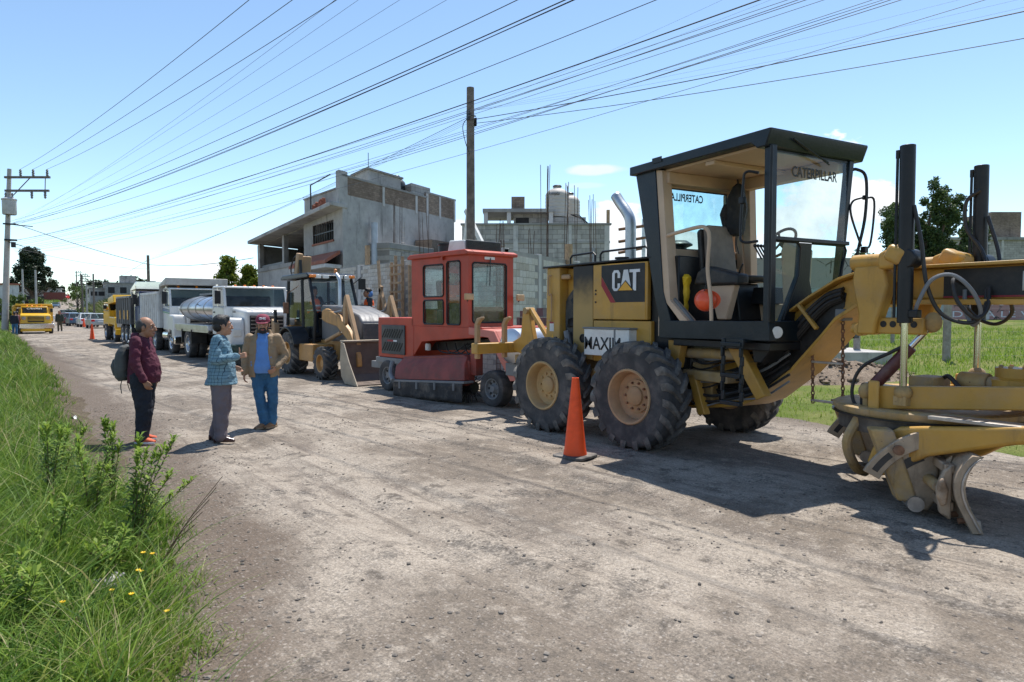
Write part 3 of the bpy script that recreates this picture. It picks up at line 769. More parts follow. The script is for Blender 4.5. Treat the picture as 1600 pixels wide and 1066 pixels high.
MB().bx(-0.785, 0.60, 0.68, 0.765, 1.03, 2.35).build('far_side_panel', CATY, gr, 0.01)
MB().bx(0.19, 0.62, -0.70, 0.70, 0.95, 2.40).build('hydraulic_tank', BLACK, gr, 0.015)
MB().bx(0.60, 0.66, -0.5, 0.5, 0.7, 1.5).build('hitch_plate', BLACK, gr, 0.01)
MB().px([(-1.84, 2.352), (0.26, 2.385), (0.26, 2.41), (-1.84, 2.38)], -0.79, 0.79).build('hood', BLACK, gr, 0.008)
MB().tube([(0.155, -0.778, 1.615), (0.155, -0.778, 2.345)], 0.004, 4).build('door_edge_trim', LOGOY, gr)
# CAT decal on the door
yd = -0.7765
MB().add([(-0.625, yd, 2.335), (0.145, yd, 2.335), (0.145, yd, 1.835), (-0.36, yd, 1.835), (-0.625, yd, 2.19)], [(0, 1, 2, 3, 4)]).build('black_decal', PRINT, dr)
MB().add([(-0.625, yd - .001, 2.185), (-0.36, yd - .001, 1.83), (-0.45, yd - .001, 1.83), (-0.625, yd - .001, 2.06)], [(0, 1, 2, 3)]).build('red_stripe', LOGOR, dr)
LC = [(0, .15), (0, .85), (.08, 1), (.27, 1), (.35, .85), (.35, .62), (.24, .62), (.24, .84), (.2, .88), (.15, .88), (.11, .84), (.11, .16), (.15, .12), (.2, .12), (.24, .16), (.24, .36), (.35, .36), (.35, .15), (.27, 0), (.08, 0)]
LA = [(.36, 0), (.51, 1), (.69, 1), (.84, 0), (.71, 0), (.68, .2), (.52, .2), (.49, 0)]
LT = [(.76, 1), (1.2, 1), (1.2, .86), (1.04, .86), (1.04, 0), (.91, 0), (.91, .86), (.76, .86)]
for k_, lt_ in enumerate((LC, LA, LT)): MB().px([(-0.42 + 0.405 * p, 1.985 + 0.275 * q) for p, q in lt_], yd - 0.005 - 0.0015 * k_, yd - 0.002).build('door_letter', LOGOW, dr)
MB().add([(-0.325, yd - .011, 1.985), (-0.03, yd - .011, 1.985), (-0.178, yd - .011, 2.125)], [(0, 1, 2)]).build('decal_triangle_border', PRINT, dr)
MB().add([(-0.303, yd - .013, 1.99), (-0.053, yd - .013, 1.99), (-0.178, yd - .013, 2.108)], [(0, 1, 2)]).build('decal_triangle', LOGOY, dr)
b = MB()
for zz in (2.0, 1.95, 1.84): b.cyl((-0.73, -0.776, zz), (-0.73, -0.784, zz), 0.013, n=8)
b.build('door_latch', BLACK, dr)
MB().tube(spline([(-1.66, -0.762, 2.24), (-1.70, -0.79, 2.22), (-1.70, -0.79, 1.96), (-1.64, -0.79, 1.95), (-1.64, -0.79, 1.60), (-1.70, -0.79, 1.58)], 5), 0.010, 6).build('latch_rod', TANB, gr)
MB().bx(-1.70, -1.61, -0.765, -0.7615, 1.42, 1.56).build('warning_sticker', PAPER, gr)
MB().bx(-1.70, -1.61, -0.767, -0.7655, 1.535, 1.56).build('sticker_heading', LOGOR, gr)
MB().add([(-1.69, -0.7625, 1.27), (-1.59, -0.7625, 1.27), (-1.64, -0.7625, 1.38)], [(0, 1, 2)]).build('warning_triangle', LOGOY, gr)
for x0, x1, z0 in ((-1.30, -0.80, 2.385), (-0.70, 0.14, 2.40)):
    MB().tube([(x0, -0.72, z0), (x0, -0.72, z0 + 0.09), (x0 + 0.04, -0.72, z0 + 0.13), (x1 - 0.04, -0.72, z0 + 0.145), (x1, -0.72, z0 + 0.11), (x1, -0.72, z0)], 0.015, 8).build('hood_handrail', BLACK, gr)
ex = MB().tube(spline([(-0.82, 0.02, 2.38), (-0.82, 0.02, 2.75), (-0.83, 0.02, 3.02), (-0.90, 0.02, 3.16), (-1.02, 0.02, 3.30), (-1.12, 0.02, 3.43)], 5), 0.078, 18, cap=False).build('exhaust_pipe', GALV, gr)
ex.modifiers.new('wall', 'SOLIDIFY').thickness = 0.006
MB().lathe([(0.10, 0), (0.10, 0.03), (0.085, 0.04)], (-0.82, 0.02, 2.375), (0, 0, 1), 20).build('exhaust_collar', BLACK, ex)
MB().lathe([(0.11, 0), (0.11, 0.20), (0.19, 0.23), (0.19, 0.25), (0.11, 0.30), (0.0001, 0.30)], (-0.16, 0.28, 2.40), (0, 0, 1), 24).build('air_precleaner', BLACK, gr)
MB().lathe([(0.07, 0), (0.07, 0.05), (0.10, 0.055), (0.10, 0.08), (0.001, 0.085)], (-0.55, -0.45, 2.38), (0, 0, 1), 18).build('filler_cap', BLACK, gr)
# rear ripper: transverse beam, three shanks, linkage masts
rp = MB().bx(-3.10, -2.93, -1.22, 1.22, 1.03, 1.20).build('ripper_beam', CATY, gr, 0.015)
for yy in (-1.15, -0.6, 0.0, 0.6, 1.15):
    MB().px([(-3.06, 0.95), (-2.98, 0.95), (-2.98, 1.50), (-2.93, 1.56), (-2.86, 1.60), (-2.87, 1.63), (-3.0, 1.60), (-3.06, 1.50)], yy - 0.035, yy + 0.035).build('ripper_shank', TANB, rp, 0.01)
for yy in (-0.42, 0.42):
    MB().px([(-3.12, 1.10), (-2.75, 1.02), (-2.35, 1.02), (-2.40, 1.14), (-2.56, 1.72), (-2.62, 1.78), (-2.70, 1.76), (-2.76, 1.30), (-3.0, 1.20)], yy - 0.05, yy + 0.05).build('ripper_mast', CATY, gr, 0.015)
    MB().obx((-2.22, yy, 1.40), (0.06, 0.08, 0.98), (0, R(-43), 0)).build('ripper_strut', CATY, gr, 0.01)
    MB().cyl((-2.60, yy - 0.09, 1.72), (-2.60, yy + 0.09, 1.72), 0.055, n=14).cyl((-2.55, yy - 0.08, 1.10), (-2.55, yy + 0.08, 1.10), 0.07, n=14).build('pivot_pin', CATYD, gr)
    MB().bx(-2.9, -1.75, yy - 0.06, yy + 0.06, 0.86, 1.00).build('lower_link', CATYD, gr, 0.015)
MB().cyl((-2.42, 0, 1.66), (-1.8, 0, 1.30), 0.05, n=12).cyl((-1.85, -0.42, 1.32), (-1.85, 0.42, 1.32), 0.06, n=12).build('ripper_cylinder', HOSE, gr)

# ---- front frame: gooseneck beam
neck_top = [(4.95, 2.10), (3.2, 2.105), (2.84, 2.08), (2.62, 2.02), (2.30, 1.85), (1.99, 1.66), (1.55, 1.36), (1.10, 1.12), (0.70, 1.02), (0.42, 1.00)]
neck_bot = [(0.42, 0.50), (0.82, 0.555), (1.38, 0.645), (1.62, 0.74), (2.09, 1.09), (2.47, 1.49), (2.62, 1.66), (2.85, 1.80), (3.2, 1.825), (4.95, 1.81)]
MB(Mf).px(neck_top + neck_bot, -0.17, 0.17).build('main_beam', CATY, gr, 0.02)
def flange(poly_line, th, y0, y1, name, m):
    mb = MB(Mf)
    up = [(x, z + th) for x, z in poly_line]
    mb.px(poly_line + up[::-1], y0, y1)
    return mb.build(name, m, gr, 0.006)
flange(neck_bot[::-1], -0.045, -0.27, 0.27, 'beam_lower_flange', CATY)
flange(neck_top, 0.028, -0.27, 0.27, 'beam_upper_flange', CATY)
bm_dec = MB(Mf).bx(3.62, 4.95, -0.175, -0.1705, 1.845, 2.085).build('beam_decal', PRINT, gr)
MB(Mf).bx(3.62, 4.95, -0.178, -0.1755, 1.835, 1.850).build('beam_red_line', LOGOR, gr)
tx = text_part('beam_number', '12H', LOGOW, gr, Mf @ Vector((4.235, -0.178, 1.885)), Mf.to_3x3() @ Vector((1, 0, 0)), (0, 0, 1), 0.16, 0.34, 0.002, bold=0.03)
MB(Mf).px([(0.8, 0.92), (1.3, 1.05), (1.62, 1.28), (2.02, 1.55), (2.36, 1.79), (2.60, 1.92), (2.68, 1.90), (2.66, 1.76), (2.47, 1.56), (2.08, 1.13), (1.62, 0.78), (1.36, 0.68), (0.8, 0.60)], -0.1745, -0.165).build('hose_recess', HOSE, gr)
# hoses lying along the neck and looping round the saddle
for k in range(10):
    off = k * 0.026; yy = -0.19 - 0.018 * (k % 3)
    pts = [(0.7, yy + 0.02, 0.66 + off), (1.25, yy, 0.74 + off * 1.2), (1.62, yy - 0.02, 0.90 + off * 1.25), (1.95, yy - 0.03, 1.20 + off), (2.25, yy - 0.03, 1.52 + off * 0.8), (2.48, yy - 0.01, 1.75 + off * 0.6), (2.66, yy, 1.83 + off * 0.5)]
    MB().tube([Mf @ Vector(p) for p in spline(pts, 5)], 0.015 + 0.004 * (k % 2), 7).build('hydraulic_hose', HOSE, gr)
MB(Mf).obx((2.30, -0.26, 1.66), (0.035, 0.05, 0.34), (0, R(-42), 0)).build('hose_clamp_bar', CATY, gr, 0.006)
# underside clutter behind the step: articulation hitch, cylinders, pipes
MB(Mf).px([(0.56, 1.36), (0.80, 1.36), (0.72, 1.02), (0.60, 1.02)], -0.62, -0.50).build('cab_support', CATY, gr, 0.01)
MB(Mf).px([(1.38, 1.38), (1.58, 1.38), (1.98, 0.80), (1.86, 0.74)], -0.52, -0.40).build('frame_brace', CATY, gr, 0.012)
MB(Mf).px([(0.78, 0.95), (0.90, 0.95), (1.08, 0.48), (0.96, 0.46)], -0.50, -0.40).build('rear_brace', CATY, gr, 0.012)
MB(Mf).bx(0.62, 1.42, -0.50, -0.18, 0.88, 1.00).build('articulation_arm', CATYD, gr, 0.015)
MB(Mf).cyl((0.66, -0.42, 1.20), (1.60, -0.42, 1.22), 0.065, n=14).cyl((0.3, -0.42, 1.20), (0.7, -0.42, 1.20), 0.04, n=12).build('steering_cylinder', CATYD, gr)
for k in range(9):
    z = 0.62 + 0.075 * k
    pts = [(0.62, -0.34 - 0.02 * (k % 2), z + 0.1 * math.sin(k)), (0.95, -0.42, z - 0.06), (1.3, -0.36 - 0.03 * (k % 3), z + 0.05 * math.cos(k * 2)), (1.75, -0.30, z + 0.13), (2.1, -0.28, min(1.3, z + 0.34))]
    MB().tube([Mf @ Vector(p) for p in spline(pts, 5)], 0.012 + 0.004 * (k % 3), 6).build('underbody_hose', HOSE if k % 4 else GREYP, gr)
MB(Mf).bx(0.7, 2.15, -0.66, 0.66, 1.30, 1.385).build('cab_floor_frame', BLACK, gr, 0.01)
MB(Mf).bx(1.62, 1.74, -0.5, -0.36, 1.05, 1.16).build('valve_block', CATYD, gr, 0.01)

# ---- cab
NY = -0.74
def cp(name, poly, y0, y1, m, bev=0.006): return MB(Mf).px(poly, y0, y1).build(name, m, gr, bev)
for y0, y1, yi0, yi1 in ((NY, NY + 0.10, NY + 0.012, NY + 0.16), (-NY - 0.10, -NY, -NY - 0.16, -NY - 0.012)):
    if y0 < 0: cp('rear_post_cover', [(0.055, 3.50), (0.435, 3.48), (0.60, 1.95), (0.74, 1.60), (0.54, 1.585), (0.434, 1.93)], y0, y1, NAVY)
    cp('rear_post_liner', [(0.437, 3.47), (0.545, 3.45), (0.712, 1.85), (1.035, 1.585), (0.90, 1.583), (0.602, 1.86)], yi0, yi1, TAN)
    if y0 < 0: cp('front_post', [(2.115, 3.42), (2.205, 3.42), (2.215, 1.60), (2.125, 1.60)], y0 if y0 < 0 else -NY - 0.085, y1 if y0 > 0 else NY + 0.085, NAVY)
    cp('sill', [(0.53, 1.60), (2.20, 1.615), (2.22, 1.41), (0.53, 1.385)], y0, y1, NAVY)
MB(Mf).tube([(2.225, NY - 0.025, 1.62), (2.225, NY - 0.025, 3.40)], 0.016, 8).build('front_post_rail', BLACK, gr)
# roof: fascia, tan ceiling with beams, sloping visor
MB(Mf).px([(0.0, 3.575), (2.235, 3.578), (2.235, 3.55), (2.175, 3.40), (2.06, 3.40), (1.98, 3.465), (0.0, 3.465)], -0.795, 0.795).build('roof', NAVY, gr, 0.012)
ce = MB(Mf).bx(0.40, 2.06, -0.66, 0.66, 3.435, 3.462).build('ceiling', TAN, gr)
MB(Mf).bx(0.42, 0.60, -0.66, 0.66, 3.29, 3.434).build('ceiling_beam', TAN, ce, 0.01)
MB(Mf).bx(1.20, 1.34, -0.66, 0.66, 3.385, 3.434).build('ceiling_beam', TAN, ce, 0.01)
MB(Mf).bx(0.62, 2.06, 0.52, 0.66, 3.29, 3.434).build('ceiling_beam', TAN, ce, 0.01)
MB(Mf).bx(0.45, 0.62, -0.806, -0.797, 3.535, 3.60).build('roof_lamp_bracket', BLACK, gr)
MB(Mf).bx(2.09, 2.13, -0.66, 0.64, 3.375, 3.41).build('windshield_header', NAVY, gr)
MB(Mf).tube([(2.235, -0.45, 3.50), (2.19, -0.1, 3.40), (2.18, 0.18, 3.33)], 0.010, 6).tube([(2.235, -0.42, 3.49), (2.19, 0.05, 3.36), (2.18, 0.20, 3.31)], 0.008, 6).build('wiper', BLACK, gr)
# back wall
MB(Mf).px([(0.36, 3.46), (0.46, 3.46), (0.46, 3.27), (0.40, 3.27)], -0.66, 0.66).build('back_wall_header', TAN, gr, 0.008)
MB(Mf).bx(0.42, 0.52, -0.66, 0.66, 1.40, 2.50).build('back_wall', TAN, gr, 0.01)
MB(Mf).bx(0.53, 0.58, -0.62, 0.62, 2.12, 2.28).build('back_wall_rib', TAN, gr, 0.02)
for y0, y1 in ((-0.66, -0.55), (0.50, 0.66)):
    MB(Mf).bx(0.37, 0.47, y0, y1, 2.502, 3.268).build('back_window_post', TAN, gr, 0.01)
bw = MB(Mf).bx(0.425, 0.431, -0.549, 0.499, 2.503, 3.267).build('back_window', GLASSG, gr)
MB(Mf).tube([(0.434, -0.545, 2.51), (0.434, 0.495, 2.51), (0.434, 0.495, 3.262), (0.434, -0.545, 3.262), (0.434, -0.545, 2.51)], 0.010, 5).build('window_seal', BLACK, bw)
text_part('window_lettering', 'CATERPILLAR', PRINT, bw, Mf @ Vector((0.437, -0.24, 3.115)), Mf.to_3x3() @ Vector((0, -1, 0)), (0, 0, 1), 0.10, 0.62, 0.0, bold=0.025, center=True)
for k, (a, b2) in enumerate(((-0.02, 0.1),)):
    pass
# far side door post and lower far wall
cp('door_post', [(0.50, 3.43), (0.72, 3.43), (0.80, 1.62), (0.55, 1.62)], 0.60, 0.72, TAN)
cp('lower_far_panel', [(0.75, 1.60), (2.12, 1.60), (2.12, 1.75), (0.75, 1.75)], 0.64, 0.70, TAN)
# windscreen: upper pane, bar, two lower panes with a console between
WX = 2.13
up = MB(Mf).add([(2.125, -0.655, 3.38), (2.125, 0.60, 3.38), (2.15, 0.52, 2.50), (2.15, -0.655, 2.50)], [(0, 1, 2, 3)]).build('windshield', GLASSG, gr)
text_part('windshield_lettering', 'CATERPILLAR', PRINT, up, Mf @ Vector((2.136, 0.03, 3.14)), Mf.to_3x3() @ Vector((0, 1, 0)), (0, 0, 1), 0.115, 0.74, 0.0, bold=0.025, center=True)
MB(Mf).hexa([(2.02, 0.46, 1.62), (2.10, 0.46, 1.62), (2.10, 0.53, 1.62), (2.02, 0.53, 1.62)], [(2.07, 0.60, 3.41), (2.15, 0.60, 3.41), (2.15, 0.68, 3.41), (2.07, 0.68, 3.41)]).build('far_front_post', NAVY, gr, 0.008)
MB(Mf).bx(2.12, 2.17, -0.66, 0.60, 2.455, 2.498).build('windshield_bar', NAVY, gr, 0.008)
MB(Mf).add([(2.14, -0.64, 2.45), (2.14, -0.20, 2.45), (2.12, -0.20, 2.10), (2.06, -0.36, 1.62), (2.06, -0.64, 1.62)], [(0, 1, 2, 3, 4)]).build('lower_pane', GLASSG, gr)
MB(Mf).add([(2.14, 0.00, 2.45), (2.14, 0.56, 2.45), (2.10, 0.50, 1.98), (2.05, 0.18, 1.62), (2.10, 0.02, 2.1)], [(0, 1, 2, 3, 4)]).build('lower_pane', GLASSG, gr)
for pts in ([(2.145, -0.64, 2.45), (2.145, -0.24, 2.45), (2.145, -0.20, 2.40), (2.125, -0.20, 2.10), (2.065, -0.36, 1.62)], [(2.145, 0.00, 2.45), (2.145, 0.54, 2.45), (2.145, 0.57, 2.40), (2.105, 0.50, 1.98), (2.055, 0.18, 1.62)]):
    MB().tube([Mf @ Vector(p) for p in pts], 0.014, 6).build('pane_frame', NAVY, gr)
MB(Mf).prism([(-0.20, 2.45), (0.0, 2.45), (0.02, 2.05), (0.22, 1.60), (-0.40, 1.60), (-0.19, 2.1)], lambda p, q, t: (t - (2.45 - q) * 0.09, p, q), 2.09, 2.14).build('front_console', NAVY, gr, 0.008)
MB(Mf).hexa([(2.05, -0.70, 1.40), (2.16, -0.70, 1.40), (2.16, 0.45, 1.40), (2.05, 0.45, 1.40)], [(2.05, -0.70, 1.615), (2.20, -0.70, 1.615), (2.20, 0.45, 1.615), (2.05, 0.45, 1.615)]).build('front_sill', NAVY, gr, 0.01)
MB(Mf).px([(1.8, 1.40), (2.15, 1.40), (1.95, 1.16), (1.85, 1.16)], -0.55, 0.4).build('front_underpanel', BLACK, gr, 0.01)
MB(Mf).lathe([(0.035, 0), (0.062, 0.03), (0.062, 0.05), (0.001, 0.055)], (2.18, -0.62, 1.50), (1, -0.35, -0.05), 18).build('work_lamp', LAMPG, gr)
# interior: floor, seat, controls
MB(Mf).bx(0.52, 2.1, -0.64, 0.64, 1.50, 1.60).build('cab_floor', TAN, gr)
MB(Mf).bx(0.95, 1.95, 0.20, 0.62, 1.60, 1.80).build('floor_step', TAN, gr, 0.01)
st = MB(Mf).px([(0.80, 2.06), (1.36, 2.06), (1.40, 2.14), (0.82, 2.16)], -0.22, 0.30).build('seat_cushion', SEATB, gr, 0.03, 3)
MB(Mf).px([(0.72, 2.14), (0.88, 2.14), (0.76, 2.80), (0.66, 2.78)], -0.16, 0.26).build('seat_back', SEATG, gr, 0.03, 3)
MB(Mf).px([(0.66, 2.10), (0.72, 2.12), (0.655, 2.76), (0.60, 2.72)], -0.20, 0.30).build('seat_shell', SEATB, gr, 0.02)
MB(Mf).px([(0.80, 1.60), (1.30, 1.60), (1.22, 2.05), (0.80, 2.05)], -0.16, 0.24).build('seat_pedestal', BLACK, gr, 0.02)
MB(Mf).px([(1.02, 2.02), (1.42, 2.02), (1.30, 1.62), (1.16, 1.62)], -0.40, -0.30).build('side_console', TAN, gr, 0.015)
MB(Mf).px([(0.80, 2.04), (1.50, 2.02), (1.50, 2.14), (1.0, 2.26), (0.86, 2.20)], -0.44, -0.24).build('arm_rest', SEATB, gr, 0.03, 3)
MB(Mf).tube([(1.42, -0.33, 2.15), (1.48, -0.33, 2.26)], 0.012, 6).build('lever', BLACK, gr)
MB(Mf).px([(1.25, 1.80), (1.55, 1.80), (1.50, 2.0), (1.30, 2.0)], 0.05, 0.45).build('control_box', BLACK, gr, 0.01)
MB(Mf).bx(1.30, 1.52, 0.30, 0.60, 1.80, 1.98).build('radio_box', GREYP, gr, 0.01)
col_ = MB(Mf).px([(1.80, 1.60), (1.98, 1.60), (2.02, 2.40), (1.78, 2.50), (1.74, 2.40)], -0.02, 0.18).build('steering_column', TAN, gr, 0.02)
c0 = Vector((1.66, 0.08, 2.50)); ax = Vector((-0.75, 0, 0.66)).normalized(); fx, fy, _ = frame(ax)
ring = [Mf @ (c0 + (fx * math.cos(t) + fy * math.sin(t)) * 0.20) for t in [2 * PI * k / 28 for k in range(29)]]
sw = MB().tube(ring, 0.017, 8)
for t in (0.3, 2.4, 4.5): sw.tube([Mf @ c0, Mf @ (c0 + (fx * math.cos(t) + fy * math.sin(t)) * 0.20)], 0.013, 6)
sw.tube([Mf @ c0, Mf @ Vector((1.82, 0.08, 2.36))], 0.03, 8)
sw.build('steering_wheel', BLACK, gr)
lv = MB()
for k in range(5): lv.tube([Mf @ Vector((1.72, -0.10 - 0.05 * k, 2.30)), Mf @ Vector((1.64, -0.12 - 0.05 * k, 2.44))], 0.009, 6); lv.ell(Mf @ Vector((1.64, -0.12 - 0.05 * k, 2.455)), 0.02, 8, 6)
lv.build('control_levers', BLACK, gr)
MB().tube([Mf @ Vector(p) for p in spline([(0.60, -0.70, 2.64), (0.80, -0.71, 2.66), (1.16, -0.71, 2.69), (1.28, -0.71, 2.66), (1.33, -0.71, 2.55), (1.31, -0.71, 2.2), (1.36, -0.71, 1.9), (1.38, -0.71, 1.60)], 5)], 0.022, 10).build('grab_rail', TAN, gr)
MB(Mf).obx((0.90, -0.66, 1.70), (0.5, 0.03, 0.05), (0, R(40), 0)).build('door_strut', GREYP, gr)
# outside: mirrors and grab handles
MB().tube([Mf @ Vector(p) for p in spline([(2.10, -0.80, 3.14), (1.99, -0.86, 3.16), (1.95, -0.86, 3.05), (1.92, -0.86, 2.55), (1.96, -0.86, 2.44), (2.10, -0.80, 2.44)], 6)], 0.014, 8).build('grab_handle', BLACK, gr)
MB(Mf).bx(1.91, 1.97, -0.885, -0.835, 2.84, 2.91).build('handle_clamp', BLACK, gr, 0.006)
MB().tube([Mf @ Vector(p) for p in spline([(2.10, 0.66, 3.30), (2.14, 0.74, 3.32), (2.20, 0.82, 3.22), (2.20, 0.82, 2.8), (2.16, 0.76, 2.4), (2.10, 0.68, 1.9)], 6)], 0.018, 8).build('mirror_arm', BLACK, gr)
MB().tube([Mf @ Vector(p) for p in spline([(2.20, 0.78, 3.00), (2.15, 0.66, 2.95), (2.15, 0.64, 2.8), (2.2, 0.76, 2.45)], 6)], 0.012, 6).tube([Mf @ Vector(p) for p in spline([(2.20, 0.82, 3.0), (2.24, 0.92, 2.96), (2.22, 0.90, 2.5), (2.2, 0.82, 2.42)], 6)], 0.012, 6).build('mirror_stay', BLACK, gr)
MB(Mf).bx(2.17, 2.23, 0.79, 0.85, 2.38, 2.45).bx(2.17, 2.22, 0.80, 0.84, 2.98, 3.03).build('mirror_clamp', BLACK, gr, 0.005)
# boarding step
sp = MB(Mf)
for yy in (0,):
    for xx in (1.64, 1.90):
        for k in range(7): sp.obx((xx + (0.0 if k % 2 else 0.012), -0.80, 1.37 - 0.095 * k), (0.045, 0.028, 0.105), (0, 0, R(90) if k % 2 else 0))
for z in (1.36, 1.02, 0.72): sp.bx(1.63, 1.91, -0.83, -0.77, z - 0.022, z + 0.022)
sp.build('boarding_step', NAVY, gr, 0.006)
MB(Mf).bx(1.62, 1.92, -0.80, -0.6, 1.385, 1.42).build('step_bracket', NAVY, gr)
# hanging chain step under the beam
def chain(p0, p1, name, m, parent, link=0.052, r=0.0075):
    p0, p1 = Vector(p0), Vector(p1); L = (p1 - p0).length; n = int(L / (link * 0.78)); mb = MB()
    for k in range(n):
        c = p0.lerp(p1, (k + 0.5) / n); d = (p1 - p0).normalized(); x, y, _ = frame(d)
        if k % 2: x = y
        ring = [c + d * (link / 2) * math.sin(t) + x * link * 0.30 * math.cos(t) for t in [2 * PI * j / 8 for j in range(9)]]
        mb.tube(ring, r, 5, cap=False)
    return mb.build(name, m, parent)
cs = [(2.30, 1.48), (2.74, 1.60)]
for (a, z) in ((2.27, 1.42), (2.62, 1.66)):
    chain(Mf @ Vector((a, -0.14, z)), Mf @ Vector((a + 0.02, -0.14, 0.74)), 'step_chain', RUST, gr)
for z in (1.18, 0.77): MB(Mf).bx(2.27, 2.64, -0.155, -0.125, z - 0.012, z + 0.012).build('chain_rung', STEEL, gr, 0.004)
MB(Mf).bx(2.57, 2.68, -0.20, -0.06, 1.62, 1.74).build('chain_bracket', GREYP, gr, 0.01)

# ---- blade lift saddle and cylinders
for s, yc in ((-1, -0.42), (1, 0.42)):
    cp('saddle_leg', [(2.97, 2.14), (3.26, 2.14), (3.30, 1.95), (3.26, 1.80), (3.20, 1.62), (3.18, 1.50), (3.0, 1.50), (3.02, 1.68), (2.98, 1.86), (2.95, 2.0)], yc - 0.07, yc + 0.07, CATY, 0.02)
    MB(Mf).cyl((2.92, yc, 2.175), (3.28, yc, 2.175), 0.075, n=22).build('saddle_boss', CATY, gr, 0.012)
    MB(Mf).px([(3.281, 2.24), (3.281, 2.09), (3.52, 2.10), (3.56, 2.16), (3.54, 2.25), (3.42, 2.29)], yc - 0.20, yc + 0.05).build('bell_crank', CATY, gr, 0.03, 3)
    MB(Mf).obx((3.47, yc - 0.20, 2.21), (0.17, 0.16, 0.15), (0, R(28), 0)).build('crank_head', CATY, gr, 0.04, 3)
MB(Mf).px([(2.96, 2.12), (3.28, 2.12), (3.28, 1.98), (2.96, 1.98)], -0.36, 0.36).build('saddle_yoke', CATY, gr, 0.02)
# lock bar with holes
MB(Mf).bx(3.02, 3.60, -0.44, -0.36, 1.51, 1.66).build('lock_bar', CATY, gr, 0.015)
hb = MB(Mf)
for xx in (3.24, 3.33, 3.42, 3.52): hb.lathe([(0.030, 0), (0.030, 0.006), (0.001, 0.006)], (xx, -0.438, 1.60), (0, -1, 0), 14)
hb.build('lock_bar_holes', BLACK, gr)
MB(Mf).cyl((2.92, -0.40, 1.555), (3.06, -0.40, 1.545), 0.055, n=16).cyl((3.02, -0.47, 1.545), (3.02, -0.38, 1.545), 0.06, n=16).build('lock_pin', CATY, gr, 0.008)
for yc, zt, zb in ((-0.62, 3.14, 1.03), (0.56, 3.09, 1.14)):
    cy = MB(Mf).cyl((3.545, yc, 1.615), (3.535, yc, zt), 0.062, n=22).build('lift_cylinder', BLACK, gr, 0.006)
    MB(Mf).cyl((3.545, yc, zb - 0.02), (3.545, yc, 1.64), 0.030, n=16).build('lift_rod', CHROME, gr)
    MB(Mf).tube([(3.46, yc - 0.02, 1.66), (3.46, yc - 0.02, zt - 0.06), (3.50, yc - 0.02, zt - 0.04)], 0.012, 6).bx(3.448, 3.475, yc - 0.03, yc - 0.005, zt - 0.10, zt - 0.03).build('lift_cylinder_pipe', BLACK, cy)
    MB(Mf).cyl((3.56, yc - 0.05, 2.17), (3.56, yc + 0.10, 2.17), 0.085, n=18).build('trunnion_ring', BLACK, cy, 0.01)
    MB(Mf).ell((3.548, yc, zb - 0.02), (0.075, 0.07, 0.065), 14, 9).bx(3.49, 3.60, yc - 0.05, yc + 0.05, zb - 0.13, zb - 0.05).build('rod_ball_joint', CATYD, gr)
hos = [[(3.60, -0.62, 2.62), (3.66, -0.60, 2.3), (3.70, -0.58, 1.95), (3.78, -0.50, 1.70), (3.95, -0.40, 1.62), (4.02, -0.30, 1.72), (3.98, -0.2, 1.9)],
       [(3.62, -0.60, 1.70), (3.66, -0.62, 1.80), (3.74, -0.58, 1.98), (3.86, -0.50, 2.02), (3.98, -0.44, 1.90), (4.02, -0.36, 1.72), (3.94, -0.30, 1.60), (3.84, -0.24, 1.72), (3.80, -0.18, 1.9)],
       [(3.80, -0.20, 1.95), (3.84, -0.44, 1.98), (3.90, -0.48, 1.80), (4.00, -0.40, 1.66), (4.04, -0.3, 1.74), (4.0, -0.2, 1.92)],
       [(3.56, 0.50, 2.85), (3.46, 0.46, 2.75), (3.47, 0.46, 2.5), (3.6, 0.46, 2.3), (3.68, 0.42, 2.12)], [(3.62, 0.52, 2.6), (3.72, 0.50, 2.3), (3.78, 0.44, 2.1)],
       [(3.5, 0.3, 1.85), (3.6, 0.42, 1.66), (3.75, 0.46, 1.60), (3.88, 0.44, 1.70), (3.92, 0.3, 1.85)]]
for k, p in enumerate(hos): MB().tube([Mf @ Vector(q) for q in spline(p, 6)], 0.017, 8).build('lift_hose', GREYP if k == 1 else HOSE, gr)
MB(Mf).bx(3.59, 3.67, -0.66, -0.58, 1.66, 1.73).build('hose_elbow', BLACK, gr, 0.01)
# centre shift cylinder
c0, c1 = Mf @ Vector((3.20, -0.52, 1.02)), Mf @ Vector((3.62, -0.34, 1.60)); mid_ = c0.lerp(c1, 0.66)
MB().cyl(c0, mid_, 0.055, n=16).build('shift_cylinder', mat('dirty_red', (0.10, 0.025, 0.025), 0.5, dust=0.4), gr, 0.008)
MB().cyl(mid_, c1, 0.027, n=12).build('shift_rod', CHROME, gr)
MB(Mf).ell((3.64, -0.36, 1.62), (0.075, 0.06, 0.09), 12, 8).build('shift_joint', CATYD, gr)
MB(Mf).bx(3.12, 3.24, -0.60, -0.46, 0.80, 1.06).build('shift_base', BLACK, gr, 0.03)
MB(Mf).ell((3.18, -0.58, 0.98), (0.07, 0.06, 0.08), 12, 8).cyl((3.2, -0.6, 0.78), (3.2, -0.6, 0.92), 0.035, n=10).build('shift_ball', CATYD, gr)
MB().tube([Mf @ Vector(q) for q in spline([(3.46, -0.44, 1.42), (3.34, -0.5, 1.34), (3.12, -0.56, 1.20), (3.04, -0.58, 1.0), (3.08, -0.58, 0.84), (3.24, -0.58, 0.80)], 6)], 0.016, 8).build('shift_hose', HOSE, gr)
